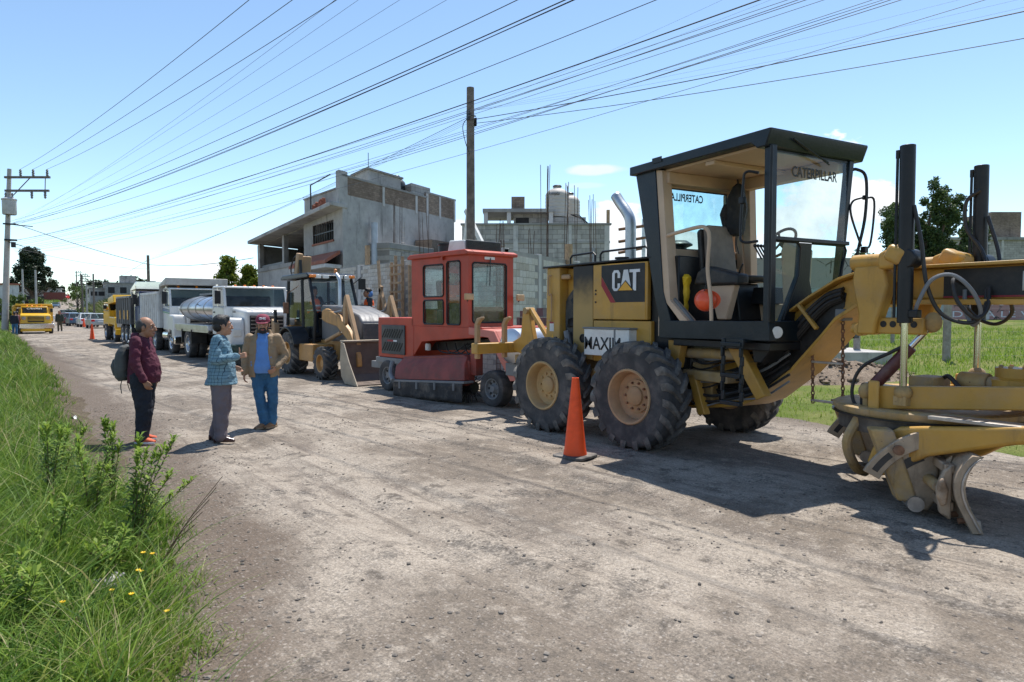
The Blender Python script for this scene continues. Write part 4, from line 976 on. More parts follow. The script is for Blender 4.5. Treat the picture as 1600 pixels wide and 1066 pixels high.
# drawbar: two long rails meeting at the front
for s in (-1, 1):
    MB(Mf).hexa([(3.30, s * 0.66, 0.84), (3.30, s * 0.57, 0.84), (5.6, s * 0.08, 1.06), (5.6, s * 0.17, 1.06)], [(3.30, s * 0.66, 1.045), (3.30, s * 0.57, 1.045), (5.6, s * 0.08, 1.22), (5.6, s * 0.17, 1.22)]).build('drawbar_rail', CATY, gr, 0.012)
    MB(Mf).bx(3.28, 3.38, s * 0.70 - 0.015, s * 0.70 + 0.015, 0.74, 1.10).build('drawbar_bracket', CATY, gr, 0.02)
MB(Mf).hexa([(2.95, -0.05, 0.86), (3.35, -0.60, 0.86), (3.35, 0.60, 0.86), (2.95, 0.05, 0.86)], [(2.95, -0.05, 1.0), (3.35, -0.60, 1.0), (3.35, 0.60, 1.0), (2.95, 0.05, 1.0)]).build('drawbar_crossplate', CATY, gr, 0.01)
MB(Mf).hexa([(4.0, -0.48, 0.96), (4.0, 0.48, 0.96), (4.5, 0.38, 1.0), (4.5, -0.38, 1.0)], [(4.0, -0.48, 1.06), (4.0, 0.48, 1.06), (4.5, 0.38, 1.10), (4.5, -0.38, 1.10)]).build('gearbox_plate', CATYD, gr, 0.01)
gb = MB(Mf).lathe([(0.20, 0), (0.20, 0.10), (0.16, 0.12), (0.16, 0.20), (0.001, 0.205)], (4.12, 0.05, 1.04), (0, 0, 1), 28).build('circle_drive', CATY, gr)
bt = MB(Mf)
for k in range(8): bt.cyl((4.12 + 0.125 * math.cos(k * PI / 4), 0.05 + 0.125 * math.sin(k * PI / 4), 1.24), (4.12 + 0.125 * math.cos(k * PI / 4), 0.05 + 0.125 * math.sin(k * PI / 4), 1.258), 0.016, n=6)
bt.build('drive_bolts', CATYD, gb)
MB(Mf).cyl((3.72, -0.05, 1.10), (3.95, -0.05, 1.10), 0.085, n=18).cyl((3.95, -0.05, 1.10), (4.10, -0.05, 1.10), 0.06, n=14).bx(3.40, 3.62, -0.30, -0.02, 1.0, 1.13).build('drive_motor', CATYD, gr, 0.008)
MB().tube([Mf @ Vector(q) for q in spline([(3.6, -0.1, 1.12), (3.68, -0.16, 1.14), (3.8, -0.2, 1.05)], 5)], 0.02, 7).tube([Mf @ Vector(q) for q in spline([(4.1, -0.3, 1.07), (4.4, -0.36, 1.10), (4.9, -0.3, 1.16)], 5)], 0.02, 7).build('drive_hose', HOSE, gr)
# circle (turntable) with wear plate and teeth ring
CC = (3.40, 0.0)
cir = MB(Mf).lathe([(0.30, 0.0), (0.77, 0.0), (0.79, 0.03), (0.79, 0.062), (0.77, 0.075), (0.72, 0.078), (0.30, 0.06)], (CC[0], CC[1], 0.78), (0, 0, 1), 56, closed=True).build('circle', CATYD, gr)
MB(Mf).lathe([(0.62, 0), (0.74, 0), (0.74, 0.15), (0.62, 0.15)], (CC[0], CC[1], 0.628), (0, 0, 1), 56, closed=True).build('circle_ring', mat('greasy_steel', (0.045, 0.035, 0.028), 0.55, dust=0.5, var=0.3), cir)
MB(Mf).lathe([(0.74, 0), (0.80, 0.0), (0.80, 0.012), (0.74, 0.012)], (CC[0], CC[1], 0.767), (0, 0, 1), 56, closed=True).build('circle_lip', BLACK, cir)
# near circle arm: long plate with a rounded end
ap = [(3.34, 0.40), (3.40, 0.55), (3.50, 0.66), (3.62, 0.735), (3.80, 0.765), (4.2, 0.82), (4.9, 0.93), (4.9, 0.80), (4.5, 0.73), (4.1, 0.60), (3.85, 0.52), (3.70, 0.42), (3.56, 0.32), (3.44, 0.27), (3.36, 0.30)]
MB(Mf).px(ap, -0.80, -0.70).build('circle_arm', CATY, gr, 0.03, 3)
MB(Mf).px(ap, 0.66, 0.76).build('circle_arm', CATY, gr, 0.03, 3)
MB(Mf).px([(3.85, 0.83), (4.55, 0.845), (4.55, 0.87), (3.85, 0.86)], -0.78, -0.58).build('arm_shim', STEEL, gr, 0.004)

# ---- moldboard (blade) set at an angle: built along its own line
N0 = Vector((5.97, 1.90)); N1 = Vector((8.72, 3.85))
def w2l(p): return (5.95 - p[1], p[0] - 7.5)
n0 = Vector(w2l(N0)); n1 = Vector(w2l(N1)); bd = (n1 - n0).normalized(); bl = (n1 - n0).length
bn = Vector((bd.y, -bd.x))
if bn.x < 0: bn = -bn                     # cutting side faces forward
Mb = Matrix(((bd.x, bn.x, 0, n0.x), (bd.y, bn.y, 0, n0.y), (0, 0, 1, 0.02), (0, 0, 0, 1)))
inner = [(0.075, 0.0), (0.045, 0.06), (0.012, 0.13), (-0.022, 0.20), (-0.045, 0.27), (-0.055, 0.335), (-0.050, 0.40), (-0.032, 0.46), (-0.005, 0.515), (0.030, 0.56), (0.065, 0.59)]
outer = [(y - 0.034, z - 0.006 + 0.0012 * k) for k, (y, z) in enumerate(inner)]
MB(Mb).py(inner + outer[::-1], 0.0, bl).build('moldboard', BLADE, gr, 0.004)
MB(Mb).py([(inner[0][0] + 0.006, inner[0][1] - 0.05), (inner[0][0] + 0.03, inner[0][1] - 0.05), (inner[1][0] + 0.03, inner[1][1] + 0.03), (inner[1][0] + 0.004, inner[1][1] + 0.03)], 0.0, bl).build('cutting_edge', STEEL, gr, 0.003)
ee = [(y + 0.014, z) for y, z in inner]; ei = [(y - 0.028, z) for y, z in outer]
MB(Mb).py(ee + ei[::-1], -0.035, -0.002).build('end_bit', BLADE, gr, 0.004)
MB(Mb).py([(y - 0.004, z * 0.96 + 0.01) for y, z in inner] + [(y - 0.02, z * 0.96 + 0.01) for y, z in inner][::-1], -0.050, -0.037).build('end_rib', STEEL, gr, 0.003)
sc = MB(Mb)
for k in range(9): sc.cyl((0.12 + 0.18 * k, outer[1][0] - 0.0, outer[1][1]), (0.12 + 0.18 * k, outer[1][0] - 0.05, outer[1][1] - 0.01), 0.024, n=8)
sc.build('edge_bolts', RUST, gr)['kind'] = 'stuff'
# back of blade: slide rails, brackets, tilt quadrant, tip cylinder
for z in (0.42, 0.12): MB(Mb).bx(0.12, bl - 0.2, -0.14, -0.07, z, z + 0.07).build('slide_rail', BLADE, gr, 0.01)
for k in range(5): MB(Mb).py([(-0.07, 0.02), (-0.10, 0.06), (-0.115, 0.30), (-0.09, 0.50), (-0.05, 0.54), (-0.09, 0.32)], 0.25 + 0.8 * k, 0.27 + 0.8 * k).build('back_rib', BLADE, gr)
for x0 in (0.42, 2.35):
    MB(Mb).py([(-0.15, 0.66), (-0.20, 0.70), (-0.30, 0.66), (-0.42, 0.52), (-0.50, 0.36), (-0.42, 0.16), (-0.30, 0.05), (-0.17, 0.02), (-0.10, 0.12), (-0.09, 0.40)], x0, x0 + 0.11).build('blade_bracket', BLADE, gr, 0.025, 3)
    MB(Mb).cyl((x0 - 0.06, -0.20, 0.64), (x0 + 0.2, -0.20, 0.64), 0.055, n=14).build('bracket_pin', STEEL, gr); MB(Mb).cyl((x0 - 0.05, -0.27, 0.09), (x0 + 0.2, -0.27, 0.09), 0.065, n=14).build('bracket_pin', STEEL, gr)
    AC = lambda r_, a: (-0.02 - r_ * math.sin(R(a)), 0.0 + r_ * math.cos(R(a)))
    AN = list(range(14, 66, 4))
    tq = MB(Mb).py([AC(0.74, a) for a in AN] + [AC(0.60, a) for a in AN[::-1]], x0 - 0.055, x0 - 0.015).build('tilt_quadrant', BLADE, gr, 0.008)
    MB(Mb).py([AC(0.695, a) for a in AN[7:-1]] + [AC(0.645, a) for a in AN[7:-1][::-1]], x0 - 0.058, x0 - 0.05).build('quadrant_slot', HOSE, tq)
    MB(Mb).py([AC(0.56, a) for a in AN[2:8]] + [AC(0.49, a) for a in AN[2:8][::-1]], x0 - 0.012, x0 - 0.004).build('bracket_window', HOSE, gr)
    MB(Mb).cyl((x0 - 0.09, *AC(0.67, 36)), (x0 - 0.01, *AC(0.67, 36)), 0.042, n=12).build('quadrant_bolt', RUST, gr)
    MB(Mb).hexa([(x0 - 0.02, -0.40, 0.10), (x0 + 0.16, -0.40, 0.10), (x0 + 0.16, -0.24, 0.10), (x0 - 0.02, -0.24, 0.10)], [(x0 - 0.02, -0.62, 0.70), (x0 + 0.16, -0.62, 0.70), (x0 + 0.16, -0.44, 0.70), (x0 - 0.02, -0.44, 0.70)]).build('circle_leg', CATYD, gr, 0.02)
MB(Mb).cyl((0.14, -0.17, 0.30), (1.9, -0.17, 0.30), 0.045, n=14).build('side_shift_cylinder', CATYD, gr)
MB(Mb).py([(-0.09, 0.05), (-0.17, 0.10), (-0.20, 0.30), (-0.15, 0.44), (-0.09, 0.50)], 0.10, 0.16).build('rod_end_bracket', BLADE, gr, 0.015)
MB(Mb).py([(-0.17, 0.16), (-0.205, 0.24), (-0.20, 0.36), (-0.16, 0.40), (-0.12, 0.3), (-0.13, 0.18)], 0.06, 0.098).build('rusty_lug', mat('rust_patch', (0.34, 0.22, 0.13), 0.6, dust=0.8, var=0.5, dcol=(0.42, 0.35, 0.27), scale=7), gr, 0.02)
MB(Mb).tube(spline([(0.9, -0.62, 0.72), (0.85, -0.72, 0.5), (1.0, -0.62, 0.25), (1.3, -0.48, 0.14)], 5), 0.045, 10).build('blade_tie_tube', CATYD, gr)

# ---- nose beyond the picture: beam end, front axle and wheels
MB(Mf).bx(4.95, 6.3, -0.2, 0.2, 1.60, 2.12).bx(6.0, 6.45, -0.32, 0.32, 0.9, 1.60).build('nose_beam', CATY, gr, 0.03)
MB(Mf).cyl((6.1, -0.95, 0.68), (6.1, 0.95, 0.68), 0.10, n=14).build('front_axle', CATYD, gr)
for yy in (-1.02, 1.02):
    Mw = Mf @ Matrix.Translation((6.1, yy, 0.665))
    t = tyre_mb(0.675, 0.38, lug_h=0.035, n=40, rim=0.485, M=Mw).build('front_tyre', TIRE, gr)
    lug_mb(0.685, 0.39, 18, 0.045, 7, 17, M=Mw).build('front_tread_lugs', TIREL, t, angle=50)
    MB(Mw).lathe([(0.335, 0.17), (0.30, 0.15), (0.28, 0.04), (0.12, 0.05), (0.001, 0.06)], (0, 0, 0), (0, -1 if yy < 0 else 1, 0), 28).build('front_rim', RIMY, gr)

# ---- loose things on the grader
wbox = thing('battery_box', 'white box lettered MAXIM sitting behind the front tandem wheel of the grader', 'box', (6.69, 6.35, 0), R(-90))
MB().bx(-0.42, 0.40, -0.10, 0.08, 1.12, 1.475).build('box_body', PAPER, wbox, 0.008)
MB().bx(-0.44, 0.42, -0.115, 0.09, 1.477, 1.50).build('box_lid', GREYP, wbox, 0.006)
MB().bx(0.14, 0.165, -0.106, -0.1, 1.12, 1.475).build('box_strap', GREYP, wbox)
text_part('box_lettering', 'MAXIM', PRINT, wbox, (-0.405, -0.104, 1.20), (1, 0, 0), (0, 0, 1), 0.17, 0.66, 0.002, bold=0.012)
def helmet(loc):
    t = thing('hard_hat', 'orange hard hat hanging on the grab rail of the grader cab', 'hard hat', loc, R(-75))
    prof = [(0.001, 0.145)] + [(0.125 * math.sin(R(a)), 0.145 * math.cos(R(a))) for a in range(12, 91, 13)]
    sh = MB(Matrix.Rotation(R(100), 4, 'X') @ Matrix.Rotation(R(20), 4, 'Y')).lathe(prof + [(0.132, -0.02), (0.126, -0.02), (0.118, 0.0)], (0, 0, 0), (0, 0, 1), 28)
    sh.build('shell', HELMET, t)
    MB(Matrix.Rotation(R(100), 4, 'X') @ Matrix.Rotation(R(20), 4, 'Y')).prism([(0.12 * math.cos(R(a)) + 0.045 * math.cos(R(a)), 0.12 * math.sin(R(a))) for a in range(-80, 81, 16)] + [(0.11 * math.cos(R(a)), 0.11 * math.sin(R(a))) for a in range(80, -81, -16)], lambda p, q, s: (p, q, s), -0.026, -0.014).build('peak', HELMET, t)
    MB().tube(spline([(0, -0.06, 0.10), (0.02, -0.05, 0.2), (0.02, -0.03, 0.3)], 5), 0.005, 5).build('strap', SEATB, t)
l2w = lambda a, b, z: (7.5 - math.sin(R(9)) * a - math.cos(R(9)) * b, 5.95 - math.cos(R(9)) * a + math.sin(R(9)) * b, z)
helmet(l2w(1.24, 0.66, 1.84))

# ================================================================ walls and buildings
def plaster(name, base, stain=(0.16, 0.155, 0.15), light=(0.44, 0.43, 0.41), sc=0.6, courses=0.0, amt=0.75):
    """cement render: blotchy, rain-stained; courses > 0 adds block joints of that height in fine relief"""
    if name in MATS: return MATS[name]
    m = bpy.data.materials.new(name); n, l, b = nodes_of(m)
    tc = n.new('ShaderNodeTexCoord').outputs['Object']
    a = noise_tex(n, l, tc, sc, 9, 0.65); a2 = noise_tex(n, l, tc, sc * 5, 8, 0.7)
    mp = n.new('ShaderNodeMapping'); l.new(tc, mp.inputs[0]); mp.inputs['Scale'].default_value = (1, 1, 0.18)
    st = noise_tex(n, l, mp.outputs[0], sc * 4, 6, 0.6)
    c = mixc(n, l, ramp(n, l, a.outputs['Fac'], 0.35, 0.66), base, light)
    c = mixc(n, l, ramp(n, l, a2.outputs['Fac'], 0.45, 0.8), c, mixc(n, l, 0.5, c, stain))
    sm = n.new('ShaderNodeMath'); sm.operation = 'MULTIPLY'; l.new(ramp(n, l, st.outputs['Fac'], 0.54, 0.74), sm.inputs[0]); sm.inputs[1].default_value = amt
    c = mixc(n, l, sm.outputs[0], c, stain)
    nb = bump(n, l, a2.outputs['Fac'], 0.3, 0.03)
    if courses:
        br = n.new('ShaderNodeTexBrick'); mp2 = n.new('ShaderNodeMapping'); l.new(tc, mp2.inputs[0]); mp2.inputs['Rotation'].default_value = (R(90), 0, 0)
        l.new(mp2.outputs[0], br.inputs['Vector'])
        br.inputs['Scale'].default_value = 1; br.inputs['Brick Width'].default_value = courses * 2.05; br.inputs['Row Height'].default_value = courses
        br.inputs['Mortar Size'].default_value = courses * 0.055; br.inputs['Mortar Smooth'].default_value = 0.3
        br.inputs['Color1'].default_value = (1, 1, 1, 1); br.inputs['Color2'].default_value = (0.62, 0.62, 0.62, 1); br.inputs['Mortar'].default_value = (0.36, 0.36, 0.36, 1)
        c = mixc(n, l, 0.75, c, br.outputs['Color'], 'MULTIPLY')
        inv = n.new('ShaderNodeMath'); inv.operation = 'SUBTRACT'; inv.inputs[0].default_value = 1; l.new(br.outputs['Fac'], inv.inputs[1])
        nb = bump(n, l, inv.outputs[0], 0.6, 0.012, nb)
    l.new(c, b.inputs['Base Color']); b.inputs['Roughness'].default_value = 0.95; b.inputs['Specular IOR Level'].default_value = 0.15
    l.new(nb, b.inputs['Normal'])
    MATS[name] = m
    return m
CEM = plaster('grey_cement_render', (0.34, 0.332, 0.32), stain=(0.15, 0.147, 0.143), light=(0.49, 0.476, 0.456))
CEMD = plaster('dark_cement', (0.27, 0.265, 0.255), light=(0.38, 0.37, 0.355))
BLK = plaster('grey_blockwork', (0.42, 0.40, 0.375), courses=0.20, light=(0.54, 0.515, 0.48))
BRK = plaster('brown_brickwork', (0.25, 0.19, 0.15), courses=0.085, light=(0.36, 0.28, 0.22), stain=(0.14, 0.11, 0.09))
MORT = plaster('mortar', (0.30, 0.29, 0.275), light=(0.38, 0.37, 0.35))
BLOCKS = [plaster('block_a', (0.54, 0.51, 0.45), light=(0.62, 0.585, 0.52), sc=2, amt=0.3), plaster('block_b', (0.44, 0.40, 0.34), light=(0.53, 0.485, 0.42), sc=2, amt=0.3), plaster('block_c', (0.58, 0.555, 0.505), light=(0.66, 0.63, 0.58), sc=2, amt=0.3)]
COLC = plaster('column_concrete', (0.50, 0.49, 0.47), light=(0.60, 0.585, 0.565))
ROOFT = mat('red_clay_tile', (0.30, 0.10, 0.06), 0.85, dust=0.35, var=0.2)
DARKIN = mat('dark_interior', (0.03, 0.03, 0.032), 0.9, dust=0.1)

def block_wall(name, label, p0, d, length, height, bl, bh, th, pick, cols=()):
    """masonry wall of single blocks on a mortar core; local x along the wall, -y = face to the camera"""
    w = thing(name, label, 'wall', (p0[0], p0[1], 0), math.atan2(d[1], d[0]))
    MB().bx(0, length, 0.012, th - 0.012, -0.3, height - 0.01).build('mortar_core', MORT, w)
    proto = []
    for k in range(3):
        for hl in (1, 0.5):
            proto.append(MB().bx(0.006, bl * hl - 0.006, 0, th, 0.006, bh - 0.006).mesh('block', BLOCKS[k]))
    rest = [MB(), MB(), MB()]
    rows = int(height / bh); rr_ = random.Random(hash(name) % 1000 if False else len(name))
    for r in range(rows):
        x = 0.0; first = r % 2
        while x < length - 0.05:
            hl = 0.5 if first else 1; first = 0
            if x + bl * hl > length + 0.01: hl = 0.5
            skip = any(c0 - 0.02 < x + bl * hl and x < c1 + 0.02 for c0, c1 in cols)
            if not skip:
                k = rr_.choice((0, 0, 1, 2)); dy = rr_.uniform(-0.006, 0.006); z = r * bh
                if pick(x, z):
                    o = obj('block', proto[k * 2 + (0 if hl == 1 else 1)], w); o.location = (x, dy, z)
                else:
                    rest[k].bx(x + 0.006, x + bl * hl - 0.006, dy, th + dy, z + 0.006, z + bh - 0.006)
            x += bl * hl
    mm = MB()
    for r_ in rest: mm.add(r_.v, r_.f)
    if mm.v: mm.build('lower_blocks', BLOCKS[0], w)['kind'] = 'stuff'
    for c0, c1 in cols:
        MB().bx(c0, c1, -0.008, th + 0.008, -0.3, height + 0.02).build('concrete_column', COLC, w, 0.006)
    return w
wa = block_wall('block_wall', 'unpainted concrete block wall behind the backhoe, parallel to the road', (11.0, 24.6), (0, -1), 10.3, 3.36, 0.28, 0.133, 0.15,
                lambda x, z: 0.6 < x < 5.9 and z > 1.35, cols=((1.55, 1.78), (4.72, 4.92), (10.05, 10.3)))
wb = block_wall('block_wall', 'unpainted concrete block wall running back beside the grader engine', (11.12, 14.36), (0.905, 0.426), 9.0, 3.36, 0.40, 0.19, 0.15,
                lambda x, z: x < 4.2 and z > 0.3, cols=((2.05, 2.25), (5.2, 5.4)))
# rebar cage standing at the corner
cg = thing('rebar_cage', 'rusty rebar cage standing at the corner of the block walls', 'rebar cage', (10.78, 14.2, 0), 0)
for dx, dy in ((-0.07, -0.07), (0.07, -0.07), (-0.07, 0.07), (0.07, 0.07), (0.0, 0.09)):
    MB().tube([(dx, dy, 0.05), (dx * 1.1, dy, 3.5 + dx)], 0.010, 5).build('upright_bar', REBAR, cg)
for k in range(23):
    z = 0.2 + 0.145 * k; MB().tube([(-0.08, -0.08, z), (0.08, -0.08, z), (0.08, 0.08, z), (-0.08, 0.08, z), (-0.08, -0.08, z)], 0.006, 4).build('tie_ring', REBAR, cg)

# ---- two-storey concrete house
D1 = Vector((0.073, 0.998, 0)).normalized(); D2 = Vector((0.905, 0.426, 0)).normalized(); HC = Vector((11.5, 25.4, 0))
def hp(s, t, z): return HC + D1 * s + D2 * t + Vector((0, 0, z))
hs = thing('concrete_house', 'two-storey unfinished grey concrete house with slab roof and tank on top', 'house', HC, 0)
def hq(s0, s1, t0, t1, z0, z1, mb=None, z0b=None, z1b=None):
    """box in house axes (relative to the root); optional heights at the far s end"""
    mb = mb or MB(); a, b_ = (z0 if z0b is None else z0b), (z1 if z1b is None else z1b)
    P = lambda s, t, z: tuple(hp(s, t, z) - HC)
    return mb.hexa([P(s0, t0, z0), P(s0, t1, z0), P(s1, t1, a), P(s1, t0, a)], [P(s0, t0, z1), P(s0, t1, z1), P(s1, t1, b_), P(s1, t0, b_)])
# main block: walls with a window opening on the road side
hq(0, 0.22, 0, 8.4, -0.3, 6.32).build('side_wall', CEM, hs)
hq(0.0, 0.20, 0.02, 5.9, 6.32, 7.02, z1b=7.02).build('brick_parapet', BRK, hs)
hq(-0.02, 0.22, 5.9, 8.5, 6.32, 7.25).build('block_parapet', BRK, hs)
hq(-0.03, 0.25, -0.03, 5.95, 7.02, 7.10).build('parapet_cap', CEMD, hs)
hq(-0.03, 0.25, 5.92, 8.55, 7.25, 7.33).build('parapet_cap', CEMD, hs)
for t in (2.55, 5.0, 5.9, 7.0, 8.35): hq(-0.03, 0.10, t, t + 0.16, 6.2, 7.0 if t < 5.5 else 7.24).build('parapet_column', COLC, hs)
hq(-0.03, 0.3, -0.22, 0.30, 5.78, 7.22).build('corner_pier', CEM, hs)
f0 = hq(0.22, 1.05, 0, 0.2, -0.3, 5.78).build('front_wall', CEM, hs)
hq(3.72, 5.0, 0, 0.2, -0.3, 5.78).build('front_wall', CEM, hs)
hq(1.05, 3.72, 0, 0.2, -0.3, 4.62).build('front_wall', CEM, hs)
hq(1.05, 3.72, 0, 0.2, 5.44, 5.78).build('front_wall', CEM, hs)
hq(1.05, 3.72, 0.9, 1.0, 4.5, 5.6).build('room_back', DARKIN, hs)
hq(1.0, 3.78, -0.05, 0.06, 4.55, 4.63).build('window_sill', ROOFT, hs)
for s in (1.05, 1.35, 1.65, 1.95, 2.25, 2.55, 2.85, 3.15, 3.45, 3.68): hq(s, s + 0.03, 0.05, 0.08, 4.62, 5.44).build('window_bar', BLACK, hs)
hq(1.05, 3.72, 0.05, 0.08, 5.0, 5.04).build('window_bar', BLACK, hs)
hq(0.3, 4.9, 0.02, 0.22, 5.95, 6.60, z1b=6.72).build('front_parapet', CEM, hs)
hq(0.28, 4.95, -0.03, 0.26, 6.60, 6.66, z0b=6.72, z1b=6.78).build('parapet_cap', CEMD, hs)
hq(-0.05, 13.4, -0.7, 0.25, 5.78, 5.95, z0b=5.38, z1b=5.55).build('roof_slab', CEM, hs, 0.02)
hq(0.25, 13.2, 0.25, 8.4, 5.70, 5.92, z0b=5.38, z1b=5.55).build('roof_deck', CEM, hs)
hq(13.2, 13.4, 0, 8.4, -0.3, 5.35).build('end_wall', CEM, hs)
hq(0.22, 13.2, 8.2, 8.4, -0.3, 5.4).build('rear_wall', CEM, hs)
hq(5.0, 13.2, 0, 8.2, -0.3, 3.85).build('ground_storey', CEM, hs)
hq(5.0, 13.3, -0.06, 0.2, 3.852, 4.05).build('terrace_edge', CEMD, hs)
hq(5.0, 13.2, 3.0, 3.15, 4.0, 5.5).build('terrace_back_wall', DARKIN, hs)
for s in (8.2, 12.9): hq(s, s + 0.32, 0.0, 0.3, 3.9, 5.45).build('terrace_column', CEM, hs)
hq(8.6, 12.8, 0.12, 0.2, 4.05, 4.2).build('terrace_rail', GREYP, hs)
MB().hexa([tuple(hp(0.1, -0.1, 3.98) - HC), tuple(hp(4.9, -0.1, 3.98) - HC), tuple(hp(4.9, -1.0, 3.55) - HC), tuple(hp(0.1, -1.0, 3.55) - HC)], [tuple(hp(0.1, -0.1, 4.12) - HC), tuple(hp(4.9, -0.1, 4.12) - HC), tuple(hp(4.9, -1.0, 3.68) - HC), tuple(hp(0.1, -1.0, 3.68) - HC)]).build('tiled_canopy', ROOFT, hs)
hq(0.1, 4.9, -0.98, -0.02, 3.40, 3.54).build('canopy_beam', COLC, hs)
# roof-top rooms
hq(1.0, 2.8, 2.2, 4.6, 5.9, 7.85).build('roof_room', CEM, hs)
hq(0.9, 2.9, 2.1, 4.75, 7.85, 7.92).build('roof_room_slab', CEMD, hs)
hq(0.8, 2.6, 5.3, 6.9, 5.9, 7.75).build('stair_hut', BLK, hs)
hq(0.8, 2.0, 7.0, 8.0, 5.9, 7.55).build('stair_hut', BLK, hs)
MB().tube([tuple(hp(2.6, -0.6, 5.95) - HC), tuple(hp(2.6, -0.6, 6.95) - HC), tuple(hp(0.4, -0.5, 7.05) - HC)], 0.03, 6).build('roof_pipe_rail', BLACK, hs)
MB().tube([tuple(hp(1.1, 2.3, 7.9) - HC), tuple(hp(1.1, 2.3, 8.6) - HC)], 0.015, 5).build('aerial', BLACK, hs)
def tinaco(name, label, loc, r, h, m, group=None, legend=None):
    t = thing(name, label, 'water tank', loc, 0, group)
    prof = [(r * 0.98, 0)]
    for k in range(6): prof += [(r, h * (0.03 + 0.11 * k)), (r, h * (0.10 + 0.11 * k)), (r * 0.975, h * (0.115 + 0.11 * k))]
    prof += [(r, h * 0.72), (r * 0.93, h * 0.80), (r * 0.62, h * 0.91), (r * 0.34, h * 0.95), (r * 0.34, h)]
    MB().lathe(prof, (0, 0, 0), (0, 0, 1), 28).build('tank_body', m, t)
    MB().lathe([(r * 0.38, 0), (r * 0.38, 0.05), (r * 0.3, 0.08), (0.001, 0.085)], (0, 0, h), (0, 0, 1), 20).build('tank_lid', BLACK, t)
    return t
p = hp(2.0, 4.95, 6.9); tinaco('water_tank', 'black plastic water tank on the roof of the concrete house', p, 0.45, 1.25, mat('tank_black', (0.03, 0.035, 0.045), 0.4, dust=0.25))
# things leaning on or standing by the house
def single(name, label, cat, mb, m, group=None, bevel=0):
    return tag(mb.build(name, m, None, bevel), label, cat, group)
p = hp(-0.35, 1.75, 0)
single('plastic_pipe', 'thick grey plastic drain pipe upright against the house side wall', 'pipe', MB().cyl((p.x, p.y, 2.2), (p.x + 0.02, p.y, 5.36), 0.13, n=20), PVC)
p = hp(-0.35, 2.15, 0)
single('plastic_pipe', 'thin short grey pipe beside the thick drain pipe', 'pipe', MB().cyl((p.x, p.y, 2.4), (p.x, p.y, 4.1), 0.05, n=12), PVC)
ax_ = thing('block_annex', 'low grey block annex with concrete ring beam in front of the house wall', 'annex', hp(-1.2, 2.2, 0), math.atan2(D2.y, D2.x))
MB().bx(0, 3.2, 0, 1.0, -0.3, 4.28).build('annex_wall', BLK, ax_)
MB().bx(-0.04, 3.24, -0.04, 1.0, 4.28, 4.52).build('ring_beam', CEMD, ax_, 0.01)
MB().bx(3.3, 5.6, 0.1, 1.0, 3.5, 4.95).build('upper_block_wall', BRK, ax_)
def rebar_bundle(label, x, y, z0, z1, n, spread, seed):
    rn = random.Random(seed)
    t = thing('rebar_bundle', label, 'rebar', (x, y, 0), 0, 'rebar starter bars of the unfinished houses')
    for k in range(n):
        dx, dy = rn.uniform(-spread, spread), rn.uniform(-0.12, 0.12); top = z1 - rn.uniform(0, 0.3)
        MB().tube([(dx, dy, z0), (dx * 1.05 + rn.uniform(-0.03, 0.03), dy, (z0 + top) / 2), (dx * 1.1 + rn.uniform(-0.12, 0.12), dy, top)], 0.011, 5).build('rebar', REBAR, t)
for i, (x, y, z1, n_, lab) in enumerate(((14.0, 25.6, 6.5, 5, 'bundle of vertical rebar in front of the house wall near its brick parapet'), (15.5, 25.8, 6.3, 5, 'bundle of vertical rebar at the far end of the house wall'),
        (15.95, 18.4, 6.95, 5, 'tallest bundle of rusty rebar rising left of the small cloud'), (16.62, 17.75, 6.35, 6, 'middle bundle of rebar sticking up above the block building'), (17.15, 17.2, 5.85, 5, 'right and lowest bundle of rebar above the block building'),
        (13.9, 18.6, 4.9, 5, 'short rebar bundle just right of the wooden pole'), (15.1, 18.1, 4.7, 3, 'sparse short rebar left of the tallest bundle'))):
    rebar_bundle(lab, x, y, 2.0, z1, n_, 0.26 if n_ > 3 else 0.15, i)
ld = thing('rebar_ladder', 'rebar ladder cage leaning on the house side wall', 'rebar cage', (14.2, 25.4, 0), R(25))
for dx in (-0.13, 0.13): MB().tube([(dx, 0, 3.4), (dx + 0.3, 0.25, 5.5)], 0.014, 5).build('upright_bar', STEEL, ld)
for k in range(9): MB().tube([(-0.13 + 0.033 * k, 0.028 * k, 3.5 + 0.22 * k), (0.13 + 0.033 * k, 0.028 * k, 3.5 + 0.22 * k)], 0.01, 4).build('ladder_rung', STEEL, ld)
bs = thing('brick_stack', 'heap of red bricks lying on the roof slab of the concrete house', 'bricks', hp(2.4, -0.25, 0), R(75))
bme = MB().bx(-0.14, 0.14, -0.07, 0.07, 0, 0.07).mesh('brick', mat('clay_brick', (0.28, 0.095, 0.06), 0.9, dust=0.3))
for k in range(36):
    o = obj('brick', bme, bs); o.location = (-1.2 + 0.30 * (k % 9) + random.uniform(-.03, .03), random.uniform(-.1, .1), 5.87 + 0.085 * (k // 9)); o.rotation_euler = (R(20 * random.random()), R(55 + 20 * random.random()), R(random.uniform(-15, 15)))

